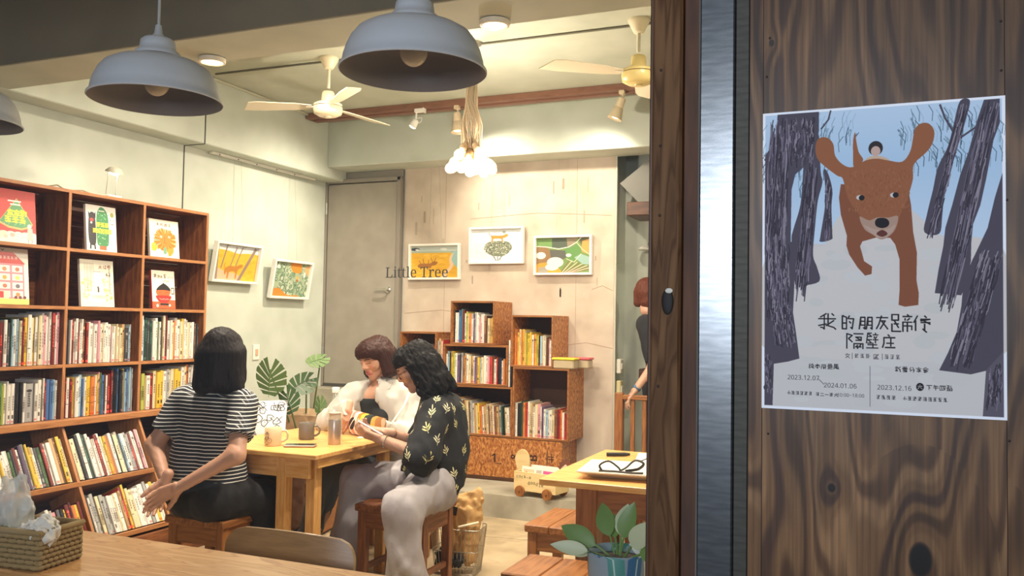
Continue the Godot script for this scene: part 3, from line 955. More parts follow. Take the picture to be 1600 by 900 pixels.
	# the grey door
	var grey := textured("door_grey", noise_tex(0.02, [[0.0, "958d80"], [1.0, "a1998b"]], "fbm", 4, 38, 256), Vector3.ONE, 0.55)
	var door := structure("door_1", bx(Vector3(0.70, 1.74, 0.04), 0.004), grey, "plain grey metal door with lever handle beside the concrete panel", "door", Vector3(-4.13, 1.67, -6.385))
	var frame := MB.new().box(Vector3(-0.372, 0.01, 0.0), Vector3(0.035, 1.80, 0.07), 0.003).box(Vector3(0.372, 0.01, 0.0), Vector3(0.035, 1.80, 0.07), 0.003).box(Vector3(0, 0.895, 0), Vector3(0.78, 0.035, 0.07), 0.003).box(Vector3(0, 0.945, -0.02), Vector3(0.78, 0.06, 0.03), 0.003)
	part("door_frame", frame.mesh(), plain("8b8377", 0.5), door)
	part("threshold", bx(Vector3(0.72, 0.03, 0.05), 0.003), plain("4a4742", 0.6), door, Vector3(0, -0.885, 0.0))
	var lever := part("handle", MB.new().lathe([Vector2(0.001, 0), Vector2(0.026, 0.0), Vector2(0.026, 0.008), Vector2(0.012, 0.014), Vector2(0.011, 0.045), Vector2(0.0, 0.045)], 20, Transform3D(Basis(Vector3.RIGHT, PI / 2), Vector3.ZERO)).tube([Vector3(0, 0, 0.038), Vector3(-0.05, 0.0, 0.042), Vector3(-0.115, -0.008, 0.036)], [0.009, 0.009, 0.007], 10).mesh(), plain("c9c7c0", 0.25, 1.0), door, Vector3(0.285, -0.055, 0.02))
	lever.set_meta("label", "chrome lever handle")
	for y in [0.66, -0.6]: part("hinge", MB.new().lathe([Vector2(0.0, -0.05), Vector2(0.012, -0.05), Vector2(0.012, 0.05), Vector2(0, 0.05)], 12).mesh(), plain("aaa79d", 0.35, 0.8), door, Vector3(-0.36, y, 0.028))
	# the bare concrete panel, its rail and hooks
	var panel := structure("trim_9", span(Vector3(-3.725, 0.157, -6.42), Vector3(-1.872, 2.69, -6.40), 0.004), raw, "bare beige concrete wall panel behind the three framed pictures", "wall panel")
	part("panel_edge", span(Vector3(-1.872, 0.157, -6.42), Vector3(-1.857, 2.69, -6.397)), plain("b7b3a2", 0.6), panel)
	part("picture_rail", span(Vector3(-3.70, 2.672, -6.40), Vector3(-1.872, 2.684, -6.385)), plain("8e8878", 0.4, 0.5), panel)
	for x in [-3.31, -2.62, -2.20]: part("rail_hook", MB.new().lathe([Vector2(0.0, -0.012), Vector2(0.011, -0.008), Vector2(0.011, 0.01), Vector2(0.0, 0.012)], 10).mesh(), plain("d8d6cf", 0.3, 0.4), panel, Vector3(x, 2.655, -6.382))
	for q in [[-3.33, 0.0], [-2.18, 0.0]]: part("seam", span(Vector3(q[0] - 0.002, 0.2, -6.40), Vector3(q[0] + 0.002, 2.67, -6.3985)), plain("b39f88", 0.9), panel)
	for q in [[1.42, -3.7, -3.0], [2.2, -3.1, -1.9], [1.62, -2.05, -1.88], [1.18, -2.3, -1.88]]: part("crack", MB.new().tube([Vector3(q[1], q[0], -6.4), Vector3((q[1] + q[2]) / 2, q[0] + 0.03, -6.4), Vector3(q[2], q[0] - 0.01, -6.4)], 0.0022, 5).mesh(), plain("a58f79", 0.9), panel)
	for j in 26: part("form_mark", bx(Vector3(rng.randf_range(0.006, 0.02), rng.randf_range(0.02, 0.13), 0.002), 0.0), plain(["ab9b88", "b3a48f", "a2917e"][j % 3], 0.8), panel, Vector3(rng.randf_range(-3.65, -1.95), rng.randf_range(1.55, 2.5), -6.3995))
	# rail for pictures under the left beam
	var rl := structure("trim_10", MB.new().box(Vector3(-4.455, 2.55, -5.5), Vector3(0.03, 0.018, 1.25), 0.002).mesh(), plain("d9d8cc", 0.5), "white picture rail under the beam beside the door", "rail")
	for z in [-4.95, -5.15, -5.36, -5.6, -5.83]: part("rail_screw", MB.new().ball(Vector3.ZERO, Vector3.ONE * 0.006, 8, 5).mesh(), plain("5d5b52", 0.5), rl, Vector3(-4.44, 2.545, z))
	# timber batten across the ceiling, cables
	var bat := structure("trim_11", span(Vector3(-4.31, 2.985, -5.88), Vector3(1.45, 3.03, -5.78), 0.003), wood("rail", "x"), "long reddish timber batten fixed across the ceiling", "batten")
	part("lower_strip", span(Vector3(-4.28, 2.974, -5.90), Vector3(1.45, 2.986, -5.84), 0.002), wood("rail", "x"), bat)
	part("lower_lath", span(Vector3(-4.28, 2.99, -5.935), Vector3(1.45, 3.0, -5.90), 0.002), wood("rail", "x"), bat)
	structure("trim_12", MB.new().tube([Vector3(-4.2, 3.026, -4.62), Vector3(-2.3, 3.026, -4.66), Vector3(-1.2, 3.024, -4.66), Vector3(0.9, 3.026, -4.66)], 0.008, 6).mesh(), plain("6c6a58", 0.8), "dark cable run across the ceiling between the fans", "cable")
	structure("trim_13", MB.new().tube([Vector3(-4.28, 3.02, -3.3), Vector3(-4.28, 3.02, -4.7), Vector3(-4.29, 3.02, -5.78)], 0.011, 8).mesh(), plain("b4b59f", 0.7), "pale conduit along the ceiling edge to the timber batten", "conduit")
	# cracks in the floor
	for q in [[-1.9, -3.9, -1.25, -3.75, -0.9, -3.1], [-1.62, -4.6, -1.5, -3.9, -1.55, -3.4], [-2.6, -5.0, -1.9, -5.1, -1.2, -4.9]]:
		part("crack", MB.new().tube([Vector3(q[0], 0.0, q[1]), Vector3(q[2], 0.0, q[3]), Vector3(q[4], 0.0, q[5])], 0.002, 5).mesh(), plain("8d7f66", 0.9), get_node("floor"))
	passage()


func passage() -> void:
	# hood, tread and railing of the stair behind the window post
	var hood := MB.new()
	hood.prism(PackedVector2Array([Vector2(-1.83, 2.43), Vector2(-1.5, 2.68), Vector2(-1.1, 2.68), Vector2(-1.1, 2.255), Vector2(-1.66, 2.255)]), 0.4, Transform3D(Basis.IDENTITY, Vector3(0, 0, -6.78)))
	single("stair_soffit", hood.mesh(), textured("soffit_grey", noise_tex(0.01, [[0.0, "6b6a62"], [1.0, "787670"]], "fbm", 4, 39, 256), Vector3.ONE, 0.8), "sloping grey underside of the stair at the right end of the back wall", "stair")
	single("stair_tread", span(Vector3(-1.72, 2.155, -6.55), Vector3(-1.1, 2.255, -6.18), 0.006), wood("shelfdark", "x"), "dark wooden tread jutting out under the sloping stair soffit", "stair tread")
	single("stair_tread", span(Vector3(-1.715, 0.915, -6.78), Vector3(-1.1, 1.015, -6.56), 0.006), wood("shelfdark", "x"), "dark wooden tread just above the railing hand", "stair tread")
	single("stair_post", MB.new().box(Vector3(-1.60, 1.28, -6.66), Vector3(0.05, 0.5, 0.05), 0.004, Basis(Vector3.BACK, -0.22)).mesh(), wood("shelfdark", "y"), "slanting dark wooden post above the lower stair tread", "post")
	var rl := thing("stair_railing", "brown wooden railing of upright slats behind the right-hand table", "railing", Vector3(-1.74, 0.0, -6.12))
	part("top_rail", bx(Vector3(0.75, 0.035, 0.05), 0.006, Vector3(0.37, 0.83, 0)), wood("stool", "x"), rl)
	part("bottom_rail", bx(Vector3(0.75, 0.03, 0.04), 0.004, Vector3(0.37, 0.09, 0)), wood("stool", "x"), rl)
	part("newel", bx(Vector3(0.06, 0.86, 0.06), 0.006, Vector3(0.0, 0.43, 0)), wood("stool", "y"), rl)
	for k in 6: part("slat", bx(Vector3(0.03, 0.72, 0.024), 0.003, Vector3(0.1 + k * 0.085, 0.46, 0)), wood("stool", "y"), rl)
	for q in [[1.335, 0.11, "d6d2c2", "white plastic switch box at the edge of the concrete panel, the upper one"], [1.16, 0.13, "cdbf8e", "yellowed plastic switch box at the edge of the concrete panel, the lower one"]]:
		var s := thing("switch_box", q[3], "switch", Vector3(-1.835, q[0] - 0.3, -6.46))
		part("housing", bx(Vector3(0.035, q[1], 0.085), 0.006), plain(q[2], 0.5), s)
		part("rocker", bx(Vector3(0.008, q[1] * 0.4, 0.04), 0.002), plain("e6e2d4", 0.4), s, Vector3(0.02, 0, 0.01))
	var lamp := thing("wall_lamp", "small white oval lamp on the grey passage wall", "lamp", Vector3(-1.70, 1.955, -6.72))
	part("shade", MB.new().lathe([Vector2(0.0, 0.03), Vector2(0.03, 0.026), Vector2(0.075, 0.0), Vector2(0.07, -0.008), Vector2(0.0, -0.012)], 24).mesh(), plain("ece9df", 0.4), lamp)
	part("bracket", MB.new().tube([Vector3(0, 0.02, 0), Vector3(0, 0.04, -0.04), Vector3(0, 0.04, -0.08)], 0.008, 8).mesh(), plain("c8c4b8", 0.4), lamp)


# ---------------------------------------------------------------- the street front
func plywood_texture() -> Texture2D:
	var w := 400
	var h := 800
	var warp := FastNoiseLite.new()
	warp.seed = 51
	warp.frequency = 0.006
	warp.fractal_octaves = 3
	var fine := FastNoiseLite.new()
	fine.seed = 52
	fine.frequency = 0.05
	fine.fractal_octaves = 3
	var tone := FastNoiseLite.new()
	tone.seed = 53
	tone.frequency = 0.004
	var knots := [[267.0, 646.0, 19.0, 17.0, 1.0], [122.0, 586.0, 7.0, 4.5, 0.35], [318.0, 632.0, 26.0, 22.0, 0.25], [212.0, 648.0, 24.0, 24.0, 0.25], [14.0, 142.0, 5.0, 4.0, 0.3]]
	var ramp := [hx("3c2817"), hx("573d26"), hx("63482e"), hx("442e1c"), hx("6c5035"), hx("5a4028"), hx("39261a"), hx("5d432a")]
	var bytes := PackedByteArray()
	bytes.resize(w * h * 3)
	var j := 0
	for y in h:
		for x in w:
			var s := warp.get_noise_2d(x * 0.9, y * 0.26) * 96.0 + x * 0.34
			var deep := 0.0
			for q in knots:
				var dx: float = (x - q[0]) / q[2]
				var dy: float = (y - q[1]) / q[3]
				var r2 := dx * dx + dy * dy
				if r2 < 40.0:
					s += q[4] * 62.0 * exp(-r2 * 0.075) * (1.0 + 0.25 * sin(dx * 1.3))
					if q[4] > 0.3 and r2 < 1.1: deep = maxf(deep, clampf(2.2 - 2.0 * r2, 0.0, 1.0))
					elif q[4] > 0.28 and r2 < 0.9: deep = maxf(deep, 0.7)
			var f := fposmod(s / 13.0, 8.0)
			var k := int(f)
			var t := smoothstep(0.35, 1.0, f - k)
			var c: Color = (ramp[k] as Color).lerp(ramp[(k + 1) % 8], t)
			var g := fine.get_noise_2d(x * 2.4, y * 0.10) * 0.26 + tone.get_noise_2d(x, y) * 0.22 + 0.96 + y * 0.00022
			c = Color(c.r * g, c.g * g, c.b * g).lerp(Color(0.05, 0.035, 0.03), deep)
			bytes[j] = clampi(int(c.r * 255.0), 0, 255)
			bytes[j + 1] = clampi(int(c.g * 255.0), 0, 255)
			bytes[j + 2] = clampi(int(c.b * 255.0), 0, 255)
			j += 3
	return ImageTexture.create_from_image(Image.create_from_data(w, h, false, Image.FORMAT_RGB8, bytes))


func facade() -> void:
	var outside := textured("facade_render", noise_tex(0.01, [[0.0, "57544e"], [1.0, "69655e"]], "fbm", 5, 61, 256), Vector3.ONE, 0.9, true)
	structure("wall_front", span(Vector3(-0.25, 0.0, -1.42), Vector3(1.65, 3.18, -1.29)), outside, "solid street wall behind the plywood board right of the window", "wall")
	structure("wall_below", span(Vector3(-4.65, 0.0, -1.42), Vector3(-0.25, 0.69, -1.29)), outside, "low street wall under the shop window", "wall")
	structure("wall_above", span(Vector3(-4.65, 2.5, -1.42), Vector3(-0.25, 3.18, -1.29)), outside, "street wall above the shop window", "wall")
	structure("wall_beside", span(Vector3(-4.65, 0.69, -1.42), Vector3(-3.3, 2.5, -1.29)), outside, "street wall left of the shop window", "wall")
	var win := structure("window_1", span(Vector3(-3.3, 0.69, -1.353), Vector3(-0.32, 2.5, -1.347)), glass("window_glass", Color(0.9, 0.95, 0.95), 0.004, 0.02), "large clear shop window with small grey lettering", "window")
	lettering("Little Tree", 0.026, plain("625c4d", 0.8), win, Vector3(-0.757, 1.437, -1.3465), Vector3.ZERO, "Droid Serif", 0.0006)
	part("window_sill", span(Vector3(-3.3, 0.68, -1.42), Vector3(-0.3, 0.70, -1.30), 0.003), wood("post", "x"), win)
	# post, steel strip, plywood board
	var post := structure("trim_14", span(Vector3(-0.318, 0.0, -1.40), Vector3(-0.272, 3.1, -1.277), 0.004), wood("post", "y", 0.6), "dark brown timber window post left of the steel strip", "post")
	part("edge_bead", span(Vector3(-0.3245, 0.0, -1.36), Vector3(-0.317, 3.1, -1.29), 0.002), wood("shelfdark", "y"), post)
	part("rebate", span(Vector3(-0.273, 0.0, -1.40), Vector3(-0.246, 3.1, -1.292), 0.002), wood("shelfdark", "y", 0.7), post)
	for y in [1.62, 1.735, 1.26, 1.515]: part("nail_head", MB.new().ball(Vector3.ZERO, Vector3(0.0022, 0.0022, 0.001), 8, 5).mesh(), plain("1d1713", 0.6), post, Vector3(-0.304, y, -1.2765))
	var knot := part("knot_hole", MB.new().ball(Vector3.ZERO, Vector3(0.009, 0.02, 0.003), 14, 8).mesh(), plain("15100d", 0.7), post, Vector3(-0.291, 1.386, -1.277))
	knot.set_meta("label", "dark open knot in the post")
	part("pale_chip", MB.new().ball(Vector3.ZERO, Vector3(0.006, 0.004, 0.0015), 12, 6).mesh(), plain("c9c4b6", 0.6), post, Vector3(-0.2885, 1.402, -1.2745))
	var steel_t := noise_tex(0.02, [[0.0, "5f6467"], [0.5, "6c7073"], [1.0, "797d80"]], "fbm", 5, 62, 256, 6.0)
	var steel := textured("steel", steel_t, Vector3(3, 20, 3), 0.26)
	steel.metallic = 0.8
	structure("trim_15", span(Vector3(-0.246, 0.0, -1.33), Vector3(-0.196, 3.1, -1.279), 0.002), steel, "bright stainless steel strip between timber post and plywood", "metal strip")
	var steel2 := textured("steel_dull", steel_t, Vector3(3, 20, 3), 0.6, false, hx("a39a8c"))
	steel2.metallic = 0.7
	structure("trim_16", span(Vector3(-0.196, 0.0, -1.33), Vector3(-0.1745, 3.1, -1.285), 0.002), steel2, "duller steel edge beside the plywood board", "metal strip")
	var ply := paper("plywood", plywood_texture(), 0.5)
	ply.metallic_specular = 0.35
	ply.clearcoat_enabled = true
	ply.clearcoat = 0.12
	ply.clearcoat_roughness = 0.3
	var board := structure("trim_17", span(Vector3(-0.1735, 0.55, -1.30), Vector3(0.175, 2.1, -1.2785), 0.001), wood("post", "y", 0.6), "dark stained plywood board carrying the poster", "board")
	var fa := MB.new()
	fa.quad(Vector3(-0.1545, 0.83, -1.2775), Vector3(0.149, 0.83, -1.2775), Vector3(0.149, 1.96, -1.2775), Vector3(-0.1545, 1.96, -1.2775), Vector3.BACK, [Vector2(0, 1), Vector2(1, 1), Vector2(1, 0), Vector2(0, 0)])
	var fb := MB.new()
	for q in [[-0.1735, -0.1548, 0.44], [0.1495, 0.175, 0.86]]:
		fb.quad(Vector3(q[0], 0.83, -1.2777), Vector3(q[1], 0.83, -1.2777), Vector3(q[1], 1.96, -1.2777), Vector3(q[0], 1.96, -1.2777), Vector3.BACK, [Vector2(q[2], 1), Vector2(q[2] + 0.06, 1), Vector2(q[2] + 0.06, 0), Vector2(q[2], 0)])
	part("middle_plank", fa.mesh(), ply, board)
	part("side_strip", fb.mesh(), ply, board)
	part("joint", MB.new().box(Vector3(-0.1546, 1.4, -1.2773), Vector3(0.0009, 1.12, 0.0006)).box(Vector3(0.1493, 1.4, -1.2773), Vector3(0.0009, 1.12, 0.0006)).mesh(), plain("1c140e", 0.9), board)
	for q in [[-0.146, 1.766], [0.1455, 1.755], [0.1455, 1.69], [0.151, 1.52], [-0.15, 1.71], [0.152, 1.21], [-0.146, 1.20]]: part("screw", MB.new().ball(Vector3.ZERO, Vector3(0.0016, 0.0016, 0.001), 8, 5).mesh(), plain("17110d", 0.5), board, Vector3(q[0], q[1], -1.277))
	structure("trim_18", span(Vector3(0.1755, 0.0, -1.30), Vector3(1.0, 3.1, -1.272), 0.001), plain("31506f", 0.6), "blue-grey painted boarding at the right edge", "board")
	# poster
	var po := thing("poster", "illustrated exhibition poster of a running brown dog, taped to dark plywood", "poster", Vector3(-0.0026, 1.4463, -1.2768), 0.0)
	po.rotation.z = 0.0
	part("sheet", bx(Vector3(0.3046, 0.4205, 0.0008), 0.0), plain("e4e8ee", 0.5), po)
	var pr := part("poster_print", print_quad(0.3046, 0.4205), paper("poster_print", poster_print(), 0.8), po, Vector3(0, 0, 0.0006))
	pr.set_meta("label", "printed picture of dog and tree trunks with handwritten title")
	var ink := plain("2b2930", 0.7)
	var unit := 0.3046 / 100.0
	for q in [["2023.12.07", 11.2, 123.9], ["2024.01.06", 27.0, 126.9], ["2023.12.16", 49.3, 126.9]]:
		var l := lettering(q[0], 0.0088, ink, po, Vector3(0, 0, 0.0008), Vector3.ZERO, "Droid Sans", 0.0002)
		l.position = Vector3((q[1] + 7.2 - 50) * unit, (69 - q[2] + 0.6) * unit, 0.0008)
		l.scale.x = 0.98
	for q in [["10:00~18:00", 38.6, 130.9]]:
		var l := lettering(q[0], 0.0058, ink, po, Vector3((q[1] - 50) * unit, (69 - q[2] + 0.5) * unit, 0.0008), Vector3.ZERO, "Droid Sans", 0.0002)
		l.scale.x = 1.0
	# outside: pavement and the lit sign panel across the arcade that shines on the poster
	structure("trim_19", span(Vector3(-5, -0.15, -1.28), Vector3(4, -0.02, 5)), outside, "grey pavement in front of the shop", "pavement")
	var sign_ := thing("street_lightbox", "lit white lightbox standing across the arcade from the window", "lamp", Vector3(-0.22, 0, 1.9))
	part("panel_frame", MB.new().box(Vector3(0, 1.78, 0.04), Vector3(1.36, 0.78, 0.06), 0.01).box(Vector3(-0.3, 0.7, 0.04), Vector3(0.05, 1.5, 0.05), 0.005).box(Vector3(0.3, 0.7, 0.04), Vector3(0.05, 1.5, 0.05), 0.005).mesh(), plain("55575a", 0.5), sign_)
	part("lamp_face", bx(Vector3(1.3, 0.72, 0.01), 0.0, Vector3(0, 1.78, 0.005)), glow("panel_glow", Color(0.88, 0.93, 1.0), 1.2), sign_)
	var al := AreaLight3D.new()
	al.name = "light_panel_lamp"
	al.area_size = Vector2(1.3, 0.72)
	al.light_energy = 7.2
	al.light_color = Color(0.92, 0.95, 1.0)
	al.area_range = 12.0
	al.area_attenuation = 2.0
	al.shadow_enabled = true
	al.position = Vector3(-0.22, 1.78, 1.885)
	add_child(al)


# ---------------------------------------------------------------- books
const BOOK := {"w": "ece6da", "c": "e2d2a8", "i": "f0ead8", "y": "e3bd3f", "o": "d6803a", "r": "bb3830", "m": "6e2523", "p": "d99aa2", "g": "5c7f4b", "G": "2f5644", "l": "b3b955", "b": "5276a8", "B": "2b3a55", "s": "a3bfd0", "t": "4b8d96", "k": "2a2729", "e": "a8a7a3", "d": "5d5b5c", "n": "8a5a38", "a": "c39f6b", "u": "7a5c86"}
const BOOK_WORD := {"w": "white", "c": "cream", "i": "ivory", "y": "yellow", "o": "orange", "r": "red", "m": "maroon", "p": "pink", "g": "green", "G": "dark green", "l": "lime", "b": "blue", "B": "navy", "s": "pale blue", "t": "teal", "k": "black", "e": "grey", "d": "dark grey", "n": "brown", "a": "tan", "u": "purple"}
const ORD := ["first", "second", "third", "fourth", "fifth", "sixth", "seventh", "eighth", "ninth", "tenth", "eleventh", "twelfth", "thirteenth", "fourteenth", "fifteenth", "sixteenth", "seventeenth", "eighteenth", "nineteenth", "twentieth"]
var book_meshes := []
var spine_light: Texture2D
var spine_dark: Texture2D


func ordinal(k: int) -> String:
	if k < 20: return ORD[k]
	if k == 29: return "thirtieth"
	if k < 29: return "twenty-" + ORD[k - 20]
	if k == 39: return "fortieth"
	return "thirty-" + ORD[k - 30]


func book_mesh(v: int) -> ArrayMesh:  # one unit thick, tall and deep; the spine faces +z, the foot is at y = 0
	if book_meshes.is_empty():
		for s in 16:
			var b := MB.new()
			var cells := [Vector2((s + 0.02) / 16.0, 0.0), Vector2((s + 0.98) / 16.0, 1.0)]
			for sx in [-1.0, 1.0]:
				b.box(Vector3(sx * 0.455, 0.5, 0.0), Vector3(0.09, 1.0, 0.96), 0.0)
			for k in b.u.size(): b.u[k] = Vector2(cells[0].x + 0.004, 0.5)
			var prev := Vector2(-0.5, 0.47)
			for k in range(1, 6):
				var w := -0.5 + k / 5.0
				var cur := Vector2(w, 0.47 + 0.03 * (1.0 - 4.0 * w * w))
				var nn := Vector3(-(cur.y - prev.y), 0, cur.x - prev.x).normalized()
				b.quad(Vector3(prev.x, 0, prev.y), Vector3(cur.x, 0, cur.y), Vector3(cur.x, 1, cur.y), Vector3(prev.x, 1, prev.y), nn, [Vector2(lerpf(cells[0].x, cells[1].x, prev.x + 0.5), 1), Vector2(lerpf(cells[0].x, cells[1].x, cur.x + 0.5), 1), Vector2(lerpf(cells[0].x, cells[1].x, cur.x + 0.5), 0), Vector2(lerpf(cells[0].x, cells[1].x, prev.x + 0.5), 0)])
				prev = cur
			var pg := MB.new().box(Vector3(0, 0.5, -0.01), Vector3(0.83, 0.975, 0.96), 0.0)
			book_meshes.append(pg.mesh(b.mesh()))
		spine_light = spine_prints(false)
		spine_dark = spine_prints(true)
	return book_meshes[v]


func book_mat(k: String) -> StandardMaterial3D:
	var c := hx(BOOK[k])
	var dark := c.get_luminance() < 0.42
	var m := mat("book_" + k, c if not dark else Color(minf(c.r * 1.55, 1), minf(c.g * 1.55, 1), minf(c.b * 1.55, 1)), 0.45)
	m.albedo_texture = spine_dark if dark else spine_light
	return m


# a row of books: origin and axis of the shelf front, each letter of colours is a book; heights from h0 to h1
func book_row(colours: String, from: Vector3, along: Vector3, length: float, out: Vector3, tilt: float, h0: float, h1: float, depth: float, where: String, group: String, fat := {}, lean := 0.0, joined: MB = null) -> void:
	var th := []
	var sum := 0.0
	for k in colours.length():
		var t := rng.randf_range(0.6, 1.4)
		if fat.has(k): t *= fat[k]
		th.append(t)
		sum += t
	var at := 0.0
	var basis := Basis(along, Vector3.UP, out)
	if tilt != 0.0: basis = Basis(along, tilt) * basis
	var prev := 1.0
	for k in colours.length():
		var t: float = th[k] / sum * length
		var f := float(k) / maxf(1, colours.length() - 1)
		prev = lerpf(prev, rng.randf_range(0.88, 1.12), 0.6)
		var h := lerpf(h0, h1, f) * prev
		var d := depth * rng.randf_range(0.93, 1.0)
		var push := rng.randf_range(-0.012, 0.004)
		var b := basis
		if lean != 0.0: b = Basis(out, lean) * b
		var xf := Transform3D(b * Basis.from_scale(Vector3(t * 0.94, h, d)), from + along * (at + t * 0.5) + basis * Vector3(0, 0, -d * 0.5 + push))
		if joined:
			at += t
			join_book(joined, book_mesh(rng.randi() % 16), xf, hx(BOOK[colours[k]]))
			continue
		var o := MeshInstance3D.new()
		o.name = numbered("book")
		o.mesh = book_mesh(rng.randi() % 16)
		o.set_surface_override_material(0, book_mat(colours[k]))
		o.set_surface_override_material(1, plain("e6dcc4", 0.9))
		o.transform = xf
		add_child(o)
		var size := "thick" if t > 0.024 else "slim"
		tag(o, "%s %s book, %s from the left, %s" % [size, BOOK_WORD[colours[k]], ordinal(k), where], "book", group)
		at += t


func join_book(into: MB, m: ArrayMesh, xf: Transform3D, c: Color) -> void:
	var nb := xf.basis.inverse().transposed()
	for s in 2:
		var a := m.surface_get_arrays(s)
		var first := into.p.size()
		var tint := c.srgb_to_linear() if s == 0 else hx("e6dcc4").srgb_to_linear()
		for j in a[Mesh.ARRAY_VERTEX].size():
			into.p.append(xf * (a[Mesh.ARRAY_VERTEX][j] as Vector3))
			into.n.append((nb * (a[Mesh.ARRAY_NORMAL][j] as Vector3)).normalized())
			into.u.append(a[Mesh.ARRAY_TEX_UV][j] if s == 0 else Vector2(0.47, 0.97))
			into.c.append(tint)
		for j in a[Mesh.ARRAY_INDEX]: into.i.append(first + j)


func shown_book(at: Vector3, w: float, h: float, which: String, spine: String, label: String) -> void:
	var o := thing("picture_book", label, "book", at, PI / 2, "picture books shown cover out on the tall bookcase")
	o.rotation = Vector3(0, PI / 2, 0)
	o.rotate_object_local(Vector3.RIGHT, -0.10)
	part("pages", bx(Vector3(w - 0.006, h - 0.006, 0.012), 0.0, Vector3(0.001, h / 2, 0)), plain("e8e0cc", 0.9), o)
	part("cover", MB.new().box(Vector3(0, h / 2, 0.007), Vector3(w, h, 0.002)).box(Vector3(0, h / 2, -0.007), Vector3(w, h, 0.002)).box(Vector3(-w / 2, h / 2, 0), Vector3(0.003, h, 0.016)).mesh(), plain(spine, 0.4), o)
	part("cover_print", print_quad(w, h), paper("cover_" + which, cover_print(which), 0.4), o, Vector3(0, h / 2, 0.0086))


